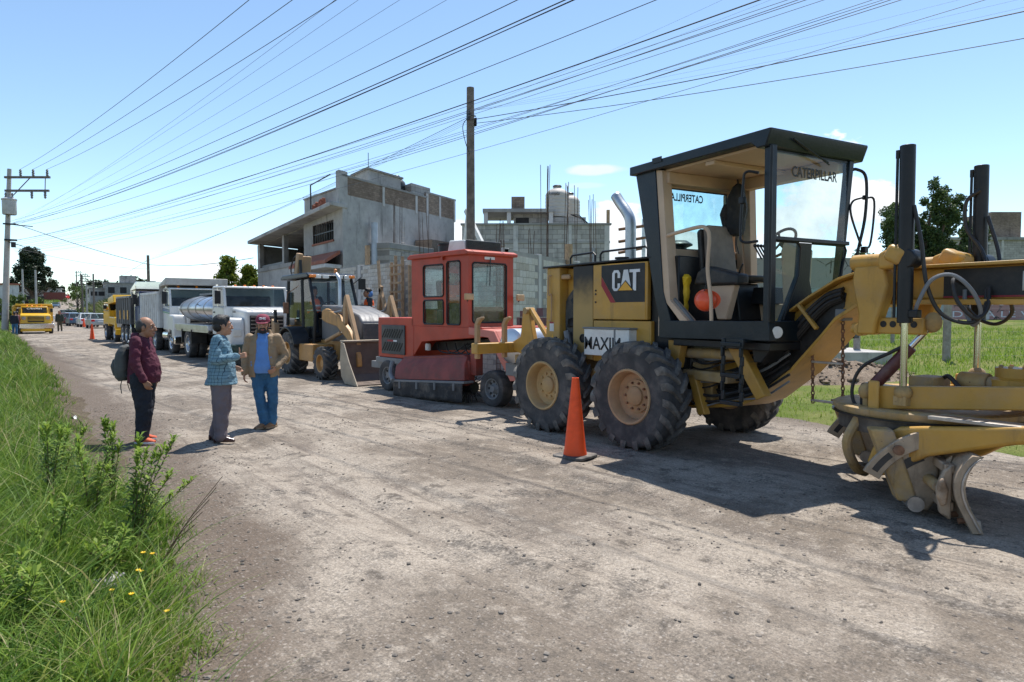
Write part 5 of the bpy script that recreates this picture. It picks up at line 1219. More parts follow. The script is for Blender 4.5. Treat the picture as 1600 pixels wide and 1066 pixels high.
# ---- timber formwork leaning on the block wall
fw = thing('timber_formwork', 'raw timber ladder-like formwork leaning on the block wall', 'formwork', (10.72, 19.4, 0), R(90))
for dx, z1 in ((-0.62, 3.15), (-0.16, 3.45), (0.28, 3.5), (0.55, 3.3)):
    MB().bx(dx, dx + 0.07, -0.06, 0.03, 0.3, z1).build('timber_post', WOODN, fw, 0.005)
for k in range(9): MB().bx(-0.16, 0.62, 0.031, 0.055, 0.9 + 0.28 * k, 0.97 + 0.28 * k).build('timber_rung', WOODN, fw, 0.004)
single('timber_plank', 'pale plank leaning beside the timber formwork', 'plank', MB().obx((10.5, 20.35, 2.3), (0.03, 0.16, 2.3), (R(-17), R(6), 0)), WOODN)
for i, (y0, rx, lab) in enumerate(((20.9, 14, 'rough timber prop left of the formwork'), (20.3, -28, 'slanting timber prop crossing in front of the block wall'))):
    single('timber_prop', lab, 'timber', MB().obx((10.35, y0 - 0.7, 1.6), (0.09, 0.12, 1.9), (R(rx), 0, 0)), WOODN)
single('timber_plank', 'short board standing on the block wall before the grey pipe', 'plank', MB().bx(11.02, 11.12, 22.3, 22.5, 3.36, 4.05), WOODN)
single('timber_plank', 'light board lying on top of the block wall', 'plank', MB().obx((11.1, 18.3, 3.42), (0.2, 1.2, 0.05), (R(6), 0, R(8))), WOODN)
single('timber_plank', 'white-painted plank leaning above the roof of the red sweeper', 'plank', MB().obx((13.6, 19.35, 4.55), (0.10, 0.16, 1.75), (R(-38), 0, 0)), PAPER)
single('timber_plank', 'thin pale upright plank behind the leaning white plank', 'plank', MB().obx((13.7, 20.0, 4.7), (0.07, 0.14, 1.2), (R(12), 0, 0)), PAPER)
# stack of grey blocks by the grader engine
sk = thing('block_stack', 'stack of dark grey concrete blocks beside the grader engine', 'block stack', (9.9, 11.6, 0), R(-4))
bm_ = MB().bx(-0.06, 0.06, -0.2, 0.2, 0, 0.19).mesh('block', plaster('dark_block', (0.17, 0.16, 0.15), light=(0.24, 0.225, 0.21), sc=3))
for r_ in range(8):
    for k in range(9):
        o = obj('block', bm_, sk); o.location = (random.uniform(-.02, .02) + 0.0, -0.52 + 0.13 * k, 0.198 * r_); o.rotation_euler = (0, 0, R(90) if False else 0); o.scale = (3.2, 0.31, 1)
for dx, y, s in ((0.05, -0.15, 0.20), (-0.1, 0.28, 0.14)):
    o = obj('block', bm_, sk); o.location = (dx, y, 1.585); o.scale = (2.4, 0.6, s / 0.19)
single('concrete_post', 'stub of broken concrete post on the block wall beside the grader hood', 'post', MB().bx(14.9, 15.05, 16.0, 16.2, 2.8, 3.85), WOODN)

# ---- flat-roofed block building with tanks
B0 = Vector((17.0, 24.1, 0)); BD = Vector((4.42, -3.55, 0)).normalized(); BN = Vector((-BD.y, BD.x, 0))
bb = thing('block_building', 'flat-roofed grey block building with water tanks behind the wooden pole', 'building', B0, math.atan2(BD.y, BD.x))
MB().bx(-0.6, 5.72, 0, 5, -0.3, 4.62).build('block_walls', BLK, bb)
MB().bx(-0.62, 5.74, -0.02, 5, 4.62, 4.72).build('ring_beam', CEMD, bb)
MB().bx(-0.6, 5.72, 0, 0.18, 4.72, 5.40).bx(5.54, 5.72, 0.18, 5, 4.72, 5.40).build('roof_parapet', BLK, bb)
MB().bx(-0.66, 5.8, -0.06, 0.26, 5.40, 5.47).build('parapet_cap', CEMD, bb)
for x in (1.6, 3.9, 5.5): MB().bx(x, x + 0.2, -0.03, 0.05, -0.3, 5.38).build('concrete_column', COLC, bb)
MB().bx(5.0, 5.06, -0.12, -0.02, 3.8, 4.4).build('drain_pipe', PVC, bb)
MB().bx(0.2, 3.4, 1.6, 4.6, 6.18, 6.34).build('tank_deck', CEMD, bb, 0.01)
MB().bx(-0.6, 5.6, 0.2, 5, 4.73, 4.80).build('roof_deck', CEMD, bb)
for x in (0.25, 1.3, 3.2):
    MB().bx(x, x + 0.18, 1.65, 1.85, 4.8, 6.18).build('deck_column', COLC, bb)
MB().bx(1.6, 3.2, 2.2, 4.4, 4.8, 6.18).build('deck_room', BLK, bb)
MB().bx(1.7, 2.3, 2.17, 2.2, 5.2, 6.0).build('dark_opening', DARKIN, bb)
MB().bx(1.5, 2.1, 1.8, 2.2, 6.34, 6.9).build('block_pile', BRK, bb)
MB().bx(5.65, 5.78, 0.4, 0.55, 5.47, 6.1).build('timber_stub', WOODN, bb)
for k, (x, r_) in enumerate(((3.62, 0.55), (4.3, 0.48))):
    q = B0 + BD * x + BN * (2.6 + 1.1 * k)
    tk = tinaco('water_tank', ('large cream plastic water tank on the block building' if k == 0 else 'cream water tank half hidden behind the larger one'), (q.x, q.y, 6.05 if k == 0 else 6.0), r_, 1.42 - 0.1 * k, mat('tank_cream', (0.50, 0.46, 0.41), 0.6, dust=0.2, var=0.05))
    if k == 0:
        vd = (Vector((0, 0, 0)) - q); vd.z = 0; vd.normalize(); sx = Vector((-vd.y, vd.x, 0))
        text_part('tank_lettering', 'Rotoplas', PRINT, tk, vd * (r_ + 0.012) - sx * 0.40 + Vector((0, 0, 0.92)), sx, (0, 0, 1), 0.20, 0.52, 0.0, shear=0.3, bold=0.01)
MB().bx(3.3, 4.9, 2.0, 4.4, 4.8, 6.0).build('tank_base', BLK, bb)
for k in range(3): MB().tube(spline([(4.2, 1.9, 6.1), (4.6 + 0.1 * k, 1.6, 6.0 - 0.1 * k), (4.9 + 0.1 * k, 1.5, 5.5)], 5), 0.02, 5).build('water_hose', HOSE, bb)
b3 = thing('pipe_terrace', 'unfinished pale block corner with brown beams right of the block building', 'building', (22.6, 20.6, 0), math.atan2(BD.y, BD.x))
MB().bx(0, 3.0, 1.0, 5, -0.3, 4.1).build('block_walls', BLK, b3)
MB().bx(0.1, 0.5, 0.95, 1.0, 2.9, 3.9).build('green_door', mat('green_door', (0.04, 0.13, 0.10), 0.5), b3)
for z, l_ in ((4.35, 1.0), (4.85, 1.3), (5.4, 1.4)): MB().cyl((-0.2, 0.9, z), (l_, 1.2, z + 0.25), 0.07, n=10).build('roof_beam', RUST, b3)
MB().bx(0.9, 1.05, 1.1, 1.25, 4.1, 5.9).build('corner_post', GALV, b3)

# ---- boundary wall across the meadow with painted lettering
W0 = Vector((30.0, 27.4, 0)); WD_ = Vector((21.3, -16.8, 0)).normalized(); WL = 30.0
def painted_wall():
    m = bpy.data.materials.new('painted_wall'); n, l, b = nodes_of(m)
    tc = n.new('ShaderNodeTexCoord').outputs['Object']; sp_ = n.new('ShaderNodeSeparateXYZ'); l.new(tc, sp_.inputs[0])
    a = noise_tex(n, l, tc, 0.8, 8, 0.65); a2 = noise_tex(n, l, tc, 5, 7, 0.7)
    e = n.new('ShaderNodeMath'); e.operation = 'MULTIPLY_ADD'; l.new(a2.outputs['Fac'], e.inputs[0]); e.inputs[1].default_value = 0.5; l.new(sp_.outputs['X'], e.inputs[2])
    c = mixc(n, l, ramp(n, l, e.outputs[0], 19.0, 19.6), (0.34, 0.40, 0.39), (0.42, 0.23, 0.21))
    c = mixc(n, l, ramp(n, l, a.outputs['Fac'], 0.5, 0.72), c, (0.40, 0.37, 0.35))
    z = n.new('ShaderNodeMath'); z.operation = 'MULTIPLY_ADD'; l.new(a2.outputs['Fac'], z.inputs[0]); z.inputs[1].default_value = 0.3; l.new(sp_.outputs['Z'], z.inputs[2])
    c = mixc(n, l, ramp(n, l, z.outputs[0], 3.1, 3.3), c, (0.30, 0.285, 0.265))
    mg = n.new('ShaderNodeTexVoronoi'); mg.feature = 'DISTANCE_TO_EDGE'; mg.inputs['Scale'].default_value = 1.1; l.new(tc, mg.inputs['Vector'])
    gm = n.new('ShaderNodeMath'); gm.operation = 'LESS_THAN'; l.new(mg.outputs['Distance'], gm.inputs[0]); gm.inputs[1].default_value = 0.03
    g2 = n.new('ShaderNodeMath'); g2.operation = 'MULTIPLY'; l.new(gm.outputs[0], g2.inputs[0]); l.new(ramp(n, l, a.outputs['Fac'], 0.5, 0.4), g2.inputs[1])
    c = mixc(n, l, g2.outputs[0], c, (0.05, 0.05, 0.05))
    l.new(c, b.inputs['Base Color']); b.inputs['Roughness'].default_value = 0.95
    return m
pw = thing('boundary_wall', 'long boundary wall across the meadow, teal and faded pink paint with white lettering', 'wall', W0, math.atan2(WD_.y, WD_.x))
MB().bx(0, WL, 0, 0.2, -0.3, 4.72).build('painted_face', painted_wall(), pw)
MB().bx(0, WL, -0.03, 0.23, 4.72, 4.82).build('wall_cap', CEMD, pw)
for k in range(9): MB().bx(0.1 + 3.5 * k, 0.35 + 3.5 * k, -0.02, 0.03, -0.3, 4.70).build('wall_column', COLC, pw)
text_part('wall_lettering', 'MEXICO LE', LOGOW, pw, (19.6, -0.012, 2.05), (1, 0, 0), (0, 0, 1), 0.42, 4.6, 0.0, bold=0.0)
text_part('wall_lettering', 'DE LA LE VA', LOGOW, pw, (19.2, -0.012, 1.35), (1, 0, 0), (0, 0, 1), 0.36, 5.2, 0.0, bold=0.0)

# ---- far buildings, right edge
fr_ = thing('far_house', 'half-built block house far right behind the big tree', 'house', (70.5, 24.5, 0.5), math.atan2(-3.55, 4.42))
MB().bx(0, 9, 0, 7, 0, 7.7).build('walls', BLK, fr_)
MB().bx(-0.2, 9.2, -0.2, 7, 4.9, 5.2).build('floor_slab', CEMD, fr_)
MB().bx(-0.2, 9.2, -0.2, 7, 7.7, 7.95).build('roof_slab', CEMD, fr_)
MB().bx(4.2, 7, 1, 5, 7.95, 10.4).build('stair_tower', BRK, fr_)
for x0, x1, z0, z1 in ((2.6, 3.4, 5.6, 7.3), (5.4, 6.6, 1.5, 4.2), (2.4, 4.4, 1.8, 4.3)):
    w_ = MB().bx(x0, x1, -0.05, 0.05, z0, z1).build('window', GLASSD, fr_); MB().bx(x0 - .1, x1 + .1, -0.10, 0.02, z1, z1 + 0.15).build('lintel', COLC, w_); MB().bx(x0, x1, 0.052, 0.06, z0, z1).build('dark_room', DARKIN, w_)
MB().bx(2.1, 2.3, -0.1, 0, 0, 7.7).bx(4.5, 4.7, -0.1, 0, 0, 7.7).build('columns', COLC, fr_)
MB().bx(2.4, 4.5, -0.6, -0.02, 4.5, 4.7).build('awning', RUST, fr_)

# ---- concrete cistern slab and dirt heap on the meadow, fence
def mheight(x, y): return meadow_z(x, y)
cs_ = thing('cistern_slab', 'thick pale concrete cistern slab lying on the meadow', 'slab', (17.9, 9.0, 0), R(-38))
MB().bx(-1.5, 1.3, -0.6, 1.9, 0.20, 0.66).build('slab', plaster('slab_concrete', (0.42, 0.40, 0.375), light=(0.50, 0.48, 0.45)), cs_, 0.02)
MB().bx(0.0, 0.75, 0.7, 1.4, 0.662, 0.72).build('hatch', GREYP, cs_, 0.01)
def heap():
    mb = MB()
    def f(u, v):
        x = -2.6 + 5.2 * u; y = -1.4 + 2.8 * v
        r = math.hypot(x / 2.6, y / 1.4); h_ = max(0, 1 - r * r) * 0.42
        return (x, y, h_ + (0.10 * nz(x, y, 1.9, 2) + 0.05 * nz(x, y, 5, 3)) * min(1, max(0, 1.15 - r) * 2) - 0.06)
    mb.sheet(f, 52, 30)
    m = bpy.data.materials.new('dug_earth'); n, l, b = nodes_of(m)
    tc = n.new('ShaderNodeTexCoord').outputs['Object']; a = noise_tex(n, l, tc, 3, 8, 0.7); a2 = noise_tex(n, l, tc, 24, 5, 0.7)
    c = mixc(n, l, ramp(n, l, a.outputs['Fac'], 0.35, 0.65), (0.20, 0.145, 0.10), (0.34, 0.26, 0.19))
    c = mixc(n, l, ramp(n, l, a2.outputs['Fac'], 0.4, 0.7), mixc(n, l, 0.4, c, (0.08, 0.06, 0.04)), c)
    l.new(c, b.inputs['Base Color']); b.inputs['Roughness'].default_value = 1; l.new(bump(n, l, a2.outputs['Fac'], 0.8, 0.05), b.inputs['Normal'])
    o = mb.build('earth_heap', m, None, angle=180); o.location = (15.0, 8.0, meadow_z(15, 8)); o.rotation_euler = (0, 0, R(-38))
    tag(o, 'low heap of brown dug earth before the cistern slab', 'earth heap')
    pts = []
    def g():
        a_ = random.uniform(0, 2 * PI); r = random.random() ** 0.5; x = 2.5 * r * math.cos(a_); y = 1.35 * r * math.sin(a_)
        c_, s_ = math.cos(R(-38)), math.sin(R(-38)); X = 15 + x * c_ - y * s_; Y = 8 + x * s_ + y * c_
        return (X, Y, meadow_z(15, 8) + max(0, 1 - r * r) * 0.42 - 0.02)
    V, F = stones(500, g, 0.012, 0.09, 2.5)
    tag(obj('earth_clods', mesh_np('earth_clods', V, F, 3, m, smooth=False)), 'clods and stones on the earth heap', 'clods', kind='stuff')
heap()
posts = [(20.0, 7.0, 1.9, 0.10), (20.9, 5.3, 2.0, 0.11), (18.0, 10.9, 1.7, 0.08), (19.1, 8.9, 1.7, 0.09), (22.8, 14.6, 1.5, 0.07), (24.0, 12.6, 1.5, 0.07), (25.4, 10.6, 1.5, 0.07), (21.9, 3.4, 2.0, 0.11)]
plab = ['weathered fence post just right of the chrome lift rod', 'thick pale fence post at the right edge of the picture', 'fence post behind the cistern slab, nearest the cab', 'fence post right of the cistern slab', 'leftmost of the three short far fence posts', 'middle of the three short far fence posts', 'right one of the three short far fence posts', 'fence post outside the right edge']
for i, (x, y, h_, r_) in enumerate(posts):
    z = meadow_z(x, y)
    single('fence_post', plab[i], 'fence post', MB().tube([(x, y, z - 0.3), (x + 0.01, y, z + h_ * 0.5), (x + random.uniform(-.04, .04), y, z + h_)], [r_, r_ * 0.97, r_ * 0.93], 10), FPOST, 'wooden posts of the meadow fence')
fm = thing('wire_fence', 'thin wire mesh strung between the wooden posts', 'fence', (0, 0, 0))
line = [(18.0, 10.9), (19.1, 8.9), (20.0, 7.0), (20.9, 5.3), (21.9, 3.4)]
for k in range(8):
    z = 0.15 + 0.2 * k
    MB().tube([(x, y, meadow_z(x, y) + z) for x, y in line], 0.0018, 3).build('strand', WIREG, fm)
mb = MB()
for (xa, ya), (xb, yb) in zip(line, line[1:]):
    for k in range(12):
        t = k / 12; x = xa + (xb - xa) * t; y = ya + (yb - ya) * t; zz = meadow_z(x, y); mb.tube([(x, y, zz + 0.1), (x, y, zz + 1.55)], 0.0014, 3)
o = mb.build('stay_wires', WIREG, fm); o['kind'] = 'stuff'

# ================================================================ far side of the road
# houses on the rise, upper left background
def far_house(label, x, y, z, w, d, h, m, rz=0.0, wins=3, hut=None, cat='house'):
    t = thing('hill_house', label, cat, (x, y, z), rz, 'houses on the rise')
    MB().bx(0, w, 0, d, -3, h).build('walls', m, t)
    MB().bx(-0.2, w + 0.2, -0.2, d, h, h + 0.25).build('roof_slab', CEMD, t)
    for k in range(wins):
        x0 = w * (k + 0.5) / wins - 0.7
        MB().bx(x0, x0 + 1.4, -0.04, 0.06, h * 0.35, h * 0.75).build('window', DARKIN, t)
    if hut: MB().bx(hut[0], hut[1], 1, d * 0.7, h + 0.25, h + hut[2]).build('roof_hut', m, t)
    return t
RZ = R(-4)
far_house('long grey block house on the rise above the dump trucks', 25.0, 190.6, 4.8, 7.6, 8, 3.6, BLK, RZ, 3, (3.4, 6.6, 2.0))
far_house('low pale house on the rise left of the long grey one', 22.2, 193.5, 4.5, 3.2, 6, 2.6, CEM, RZ, 2)
far_house('small grey roof block beside the long house on the rise', 33.0, 184.5, 4.8, 4.5, 7, 3.0, CEMD, RZ, 2, (0.5, 2.0, 1.2))
far_house('white cube house behind the far utility poles', 25.0, 235, 5.5, 2.6, 6, 3.4, plaster('pale_render', (0.55, 0.53, 0.50), light=(0.62, 0.60, 0.57)), RZ, 2)
wl_ = thing('field_wall', 'pale grey-white wall with roof line left of the big dark tree', 'wall', (1.6, 139.5, 1.0), RZ)
MB().bx(-6, 4.3, 0, 0.4, 0, 5.0).build('wall_face', plaster('pale_green_wall', (0.50, 0.54, 0.52), light=(0.58, 0.61, 0.59)), wl_); MB().bx(-6.2, 4.5, -0.2, 0.6, 5.0, 5.25).build('wall_cap', ROOFT, wl_)
for k in range(4): MB().bx(0 + 1.0 * k, 0.5 + 1.0 * k, -0.05, 0.02, 1.2, 2.6).build('dark_opening', DARKIN, wl_)
far_house('low house with reddish roof behind the big dark tree', 6.6, 155, 1.5, 3.6, 6, 4.0, CEM, RZ, 3)
rw_ = thing('brick_red_wall', 'long dark red wall at the top of the road', 'wall', (17.4, 277.5, 2.6), R(-8))
MB().bx(0, 7.2, 0, 0.4, 0, 5.4).build('wall_face', mat('dark_red_wall', (0.17, 0.045, 0.035), 0.9), rw_); MB().bx(0, 7.2, -0.1, 0.5, 5.4, 5.6).build('wall_cap', CEMD, rw_)
far_house('grey house with flat roof behind the long red wall', 19.5, 292, 3.0, 5, 6, 6.6, CEM, R(-8), 2)

# utility poles
def add_pole_top(t, z, w, n_ins, rz, arms=1, m=WOODP):
    for a in range(arms):
        zz = z - 0.95 * a
        arm = MB(Matrix.Rotation(rz, 4, 'Z')).bx(-0.25, w, -0.06, 0.06, zz - 0.07, zz + 0.07).build('crossarm', m, t)
        for k in range(n_ins):
            xx = -0.1 + (w) * (k + 0.3) / n_ins
            MB(Matrix.Rotation(rz, 4, 'Z')).lathe([(0.05, 0), (0.09, 0.05), (0.05, 0.10), (0.09, 0.14), (0.05, 0.20), (0.085, 0.24), (0.04, 0.32)], (xx, 0, zz + 0.07), (0, 0, 1), 10).build('insulator', GREYP, arm)
def far_pole(label, x, y, z0, h, r, m, arms=1, lean=0.0):
    t = thing('utility_pole', label, 'utility pole', (x, y, z0), 0, 'utility poles along the road')
    MB().tube([(0, 0, -0.5), (lean, 0, h)], [r, r * 0.7], 10).build('pole', m, t)
    if arms: add_pole_top(t, h - 0.3, 1.6, 3, R(-38), arms, m)
    return t
LP = thing('utility_pole', 'leaning concrete utility pole with transformer at the left edge', 'utility pole', (1.75, 64.2, 0), 0, 'utility poles along the road')
MB().tube([(0, 0, -0.5), (0.25, 0, 5), (0.62, 0, 12.4)], [0.24, 0.20, 0.14], 14).build('pole', CONCP, LP)
Mr = Matrix.Translation((0.55, -0.14, 0)) @ Matrix.Rotation(R(-38), 4, 'Z')
for z, w in ((11.75, 3.1), (10.75, 3.0)):
    a = MB(Mr).bx(-0.3, w, -0.07, 0.07, z - 0.08, z + 0.08).build('crossarm', WOODP, LP)
    for k, x in enumerate((0.9, 1.85, 2.9) if z > 11 else (1.7, 2.7)):
        s_ = 1 if z > 11 else -1
        MB(Mr).lathe([(0.05, 0), (0.11, 0.08 * s_), (0.06, 0.16 * s_), (0.11, 0.24 * s_), (0.06, 0.34 * s_), (0.10, 0.40 * s_), (0.04, 0.52 * s_)], (x, 0, z + 0.08 * s_), (0, 0, 1), 10).build('insulator', GREYP, a)
MB(Mr).tube([(0.1, 0, 10.2), (1.6, 0, 11.7)], 0.035, 6).tube([(2.75, 0, 11.7), (2.7, 0.0, 10.7)], 0.03, 6).build('crossarm_brace', WOODP, LP)
tr_ = MB().lathe([(0.42, 0), (0.46, 0.08), (0.46, 1.05), (0.50, 1.08), (0.50, 1.16), (0.34, 1.24), (0.001, 1.26)], (0.52, -0.62, 8.9), (0, 0, 1), 22).build('transformer', mat('transformer_grey', (0.46, 0.47, 0.48), 0.5), LP)
for k in (-0.2, 0.2): MB().lathe([(0.05, 0), (0.08, 0.08), (0.05, 0.16), (0.08, 0.24), (0.04, 0.4)], (0.52 + k, -0.62, 10.14), (0, 0, 1), 8).build('bushing', GREYP, tr_)
MB().bx(0.15, 0.95, -0.35, -0.05, 7.0, 7.12).bx(0.1, 0.9, -0.3, -0.1, 8.2, 8.3).build('low_voltage_rack', BLACK, LP)
MB().tube([(0.3, -0.1, 8.25), (1.9, -0.9, 8.1)], 0.035, 6).tube([(0.3, -0.1, 6.95), (1.3, -0.6, 6.6)], 0.03, 6).build('standoff_arm', BLACK, LP)
MB().bx(0.55, 0.85, -0.55, -0.25, 6.5, 6.9).build('cable_box', BLACK, LP, 0.03)
WP = thing('utility_pole', 'tall weathered wooden pole rising behind the red sweeper', 'utility pole', (12.25, 17.65, 0), 0, 'utility poles along the road')
MB().tube([(0, 0, -0.5), (0, 0, 4.0), (0.0, 0, 8.62)], [0.15, 0.135, 0.115], 14).build('pole', WOODP, WP)
MB().tube([(-0.13, -0.1, 7.75), (0.13, -0.1, 7.75)], 0.02, 6).bx(-0.15, -0.11, -0.13, 0.0, 7.6, 7.9).bx(0.11, 0.15, -0.13, 0, 7.45, 7.7).build('cable_bracket', BLACK, WP)
MB().tube(spline([(-0.12, -0.1, 7.7), (-0.42, -0.2, 7.35), (-0.34, -0.2, 6.9), (-0.12, -0.12, 6.55)], 6), 0.012, 5).build('slack_cable', WIREM, WP)
far_pole('wooden pole with bracket behind the dump trucks', 12.1, 67, 0, 6.6, 0.16, WOODP, 0)
far_pole('slim concrete pole before the big dark tree, left one', 5.4, 117, 0.0, 7.5, 0.16, CONCP, 0)
far_pole('slim concrete pole before the big dark tree, right one', 6.1, 103.6, 0, 6.8, 0.15, CONCP, 0)
far_pole('wooden pole beside the cornfield, nearest of the far group', 15.2, 128.3, 0.3, 7.4, 0.17, WOODP, 0)
far_pole('pale concrete pole at the cornfield edge', 16.9, 152.5, 0.6, 6.2, 0.2, CONCP, 0)
far_pole('dark pole at the cornfield edge behind the pale one', 16.6, 156, 0.7, 8.0, 0.17, WOODP, 2)
far_pole('far pole with double crossarm at the road bend', 19.8, 188.6, 1.5, 9.0, 0.18, WOODP, 2)
far_pole('farthest pole with crossarm on the rise', 21.4, 213, 2.2, 10.0, 0.18, WOODP, 2)
far_pole('thin dark pole at the left edge behind the transformer pole', 0.35, 70.0, 0, 7.6, 0.12, WOODP, 1)

# wires
def wire(label, group, p0, p1, s, r, m=WIREM):
    tag(MB().tube(sag(p0, p1, s, 40), r * 0.8, 5).build('overhead_cable', m), label, 'cable', group)
top_ins = [Mr @ Vector((x, 0, 12.35)) + Vector((1.75, 64.2, 0)) for x in (0.9, 1.85, 2.9)]
for i, (e, lab) in enumerate((((9.6, -16, 11.4), 'uppermost thick power line from the crossarm to the top edge'), ((10.4, -16, 11.1), 'second thick power line from the crossarm'), ((11.1, -16, 10.8), 'lowest of the three thick crossarm power lines'))):
    wire(lab, 'crossarm power lines', top_ins[i], e, 1.05, 0.013)
wire('faint thin line between the crossarm power lines', 'crossarm power lines', (2.4, 64, 8.3), (10.6, -16, 12.2), 1.2, 0.006, WIREG)
src = Vector((2.3, 64.0, 8.45))
E_ = [((11.2, -14, 8.45), 0.85, 0.011), ((11.4, -14, 8.25), 1.0, 0.015), ((11.3, -14, 8.10), 0.95, 0.010), ((11.9, -14, 7.9), 1.15, 0.009)]
for i, (e, s, r_) in enumerate(E_): wire('black service cable from the left pole, %s of the four' % ('highest', 'second highest', 'second lowest', 'lowest')[i], 'sagging service cables', src + Vector((0.1 * i, 0, -0.12 * i)), e, s, r_)
wire('thick black cable, lowest of the dark sagging bundle', 'sagging service cables', (2.2, 64, 6.95), (13.0, -14, 7.65), 0.9, 0.015)
wire('thin twisted cable wound along the dark bundle', 'sagging service cables', (2.5, 64, 8.3), (11.5, -14, 8.40), 1.12, 0.012)
for i in range(9):
    wire(['uppermost wire of the telephone fan above the house', 'second highest wire of the telephone fan', 'third wire of the telephone fan from the top', 'fourth wire of the telephone fan from the top', 'middle wire of the telephone fan', 'sixth wire of the telephone fan from the top', 'third lowest wire of the telephone fan', 'second lowest wire of the telephone fan', 'lowest wire of the telephone fan above the house'][i], 'telephone wires', (2.2 + 0.05 * i, 64, 6.9 - 0.10 * i), (14.2 + 0.25 * (i % 3), -14, 7.75 + 0.12 * (i % 4) - 0.02 * i), 0.65 + 0.08 * i, 0.0065 + 0.002 * (i % 2), WIREG)
for i in range(3):
    wire('faint high wire from the left pole to the top edge, %s of three' % ('highest', 'middle', 'lowest')[i], 'high thin wires', (2.6, 64, 8.6 - 0.2 * i), (9.4 + 0.4 * i, -14, 10.0 - 0.45 * i), 0.9, 0.005, WIREG)
PT = Vector((12.25, 17.55, 0))
for i, (z0, e, s, r_) in enumerate(((7.62, (15.84, -3.0, 6.9), 0.2, 0.014), (7.50, (17.6, -3.0, 6.85), 0.25, 0.011))):
    wire('black cable from the wooden pole to the right edge, %s one' % ('upper' if i == 0 else 'lower'), 'cables right of the wooden pole', PT + Vector((0, 0, z0)), e, s, r_)
for i, e in enumerate(((13.5, -3, 9.5), (15.0, -3, 9.4), (18.4, -3, 8.6), (19.2, -3, 8.5), (16.6, -3, 7.4))):
    wire('hair-thin wire from the wooden pole to the upper right, %s' % ('steepest one', 'second steepest', 'middle one', 'second flattest', 'flattest one')[i], 'cables right of the wooden pole', PT + Vector((0, 0, 7.9)), e, 0.2 + 0.05 * i, 0.003, WIREG)
for i in range(4):
    wire('drop wire from the wooden pole down to the left, %s' % ('thick black lowest one', 'second from below', 'third from below', 'highest one')[i], 'drop wires of the wooden pole', PT + Vector((-0.1, 0, 7.7 - 0.06 * i)), (10.6 + 0.4 * i, 60, 5.6 + 0.25 * i), 0.35, 0.0045 if i else 0.010, WIREG if i else WIREM)
wire('black cable from the left pole down to the far wooden pole', 'low cables on the left', (2.5, 64, 8.35), (12.1, 67, 5.8), 0.15, 0.03)
wire('black cable from the far wooden pole to the concrete house', 'low cables on the left', (12.1, 67, 5.8), (12.0, 38, 4.6), 0.25, 0.022)
wire('low thin cable crossing behind the left pole', 'low cables on the left', (2.3, 64, 6.6), (12.1, 67, 5.4), 0.35, 0.015)
wire('long thin cable above the far fields', 'low cables on the left', (6.0, 110, 6.3), (15.2, 128, 7.0), 0.5, 0.02)
wire('thin cable from the wood pole behind the trucks to the rise', 'low cables on the left', (12.1, 67, 6.2), (21, 190, 9), 1.2, 0.02)

# ---------------------------------------------------------------- trees and plants
BARK = mat('tree_bark', (0.10, 0.075, 0.055), 0.95, dust=0.2, var=0.3)
def leaves_np(C, n, size, spread, flat=1.0, droop=0.0):
    """n leaf quads scattered round each clump centre in C (m,4: x,y,z,r)"""
    m = len(C); idx = rng.integers(0, m, n)
    d = rng.normal(size=(n, 3)); d /= np.linalg.norm(d, axis=1)[:, None]
    rad = C[idx, 3] * rng.random(n) ** 0.45
    P = C[idx, :3] + d * rad[:, None] * np.array([1, 1, flat]); P[:, 2] -= droop * rad
    a = rng.normal(size=(n, 3)); a /= np.linalg.norm(a, axis=1)[:, None]
    b = np.cross(a, rng.normal(size=(n, 3))); b /= np.linalg.norm(b, axis=1)[:, None] + 1e-9
    s = size * (0.6 + 0.8 * rng.random(n))[:, None]
    V = np.stack([P - a * s - b * s * 0.08, P - b * s * 0.48, P + a * s, P + b * s * 0.48], 1).reshape(-1, 3)
    F = np.arange(n * 4)
    tint = np.repeat(np.clip(0.25 + 0.5 * rng.random(n) + 0.25 * (rng.random(m)[idx] - 0.3), 0, 1), 4)
    return V, F, tint
def limb_tree(name, label, loc, H, crown, nleaf, lsize, lm, trunk_r, seed, clumps=60, cr=0.55, group=None, cat='tree', lean=0.0):
    """crown(t, rnd) -> (radius) profile over height 0..1; clumps hang on limbs that leave the trunk"""
    rn = random.Random(seed)
    t = thing(name, label, cat, loc, 0, group)
    tk = MB(); top = Vector((lean, 0, H * 0.86)); base = Vector((0, 0, -0.3))
    path = [base.lerp(top, k / 6) + Vector((rn.uniform(-1, 1), rn.uniform(-1, 1), 0)) * H * 0.012 * k / 2 for k in range(7)]
    tk.tube(path, [trunk_r * (1 - 0.85 * k / 6) for k in range(7)], 9)
    C = []
    for k in range(clumps):
        f = rn.random() ** 0.85; z = H * (crown['z0'] + (1 - crown['z0']) * f); R_ = crown['r'](f) * H
        a = rn.uniform(0, 2 * PI); rr_ = R_ * (0.35 + 0.65 * rn.random() ** 0.6)
        c = Vector((rr_ * math.cos(a) + lean * z / H, rr_ * math.sin(a), z)); C.append((*c, cr * H * 0.16 * rn.uniform(0.6, 1.25)))
        if k % 2 == 0:
            s = path[min(5, max(1, int(6 * (z / H) * 0.75)))]
            tk.tube([s, s.lerp(c, 0.5) + Vector((0, 0, -0.03 * H)), c], [trunk_r * 0.28, trunk_r * 0.17, trunk_r * 0.05], 5)
    tk.build('trunk', BARK, t)
    V, F, T = leaves_np(np.array(C), nleaf, lsize, 1)
    obj('crown', mesh_np('crown', V, F, 4, lm, T), t)
    return t
TREE_D = leaf_material('dark_tree_leaves', [(0.0, (0.025, 0.050, 0.016)), (0.5, (0.055, 0.095, 0.028)), (1.0, (0.13, 0.175, 0.05))], 0.28)
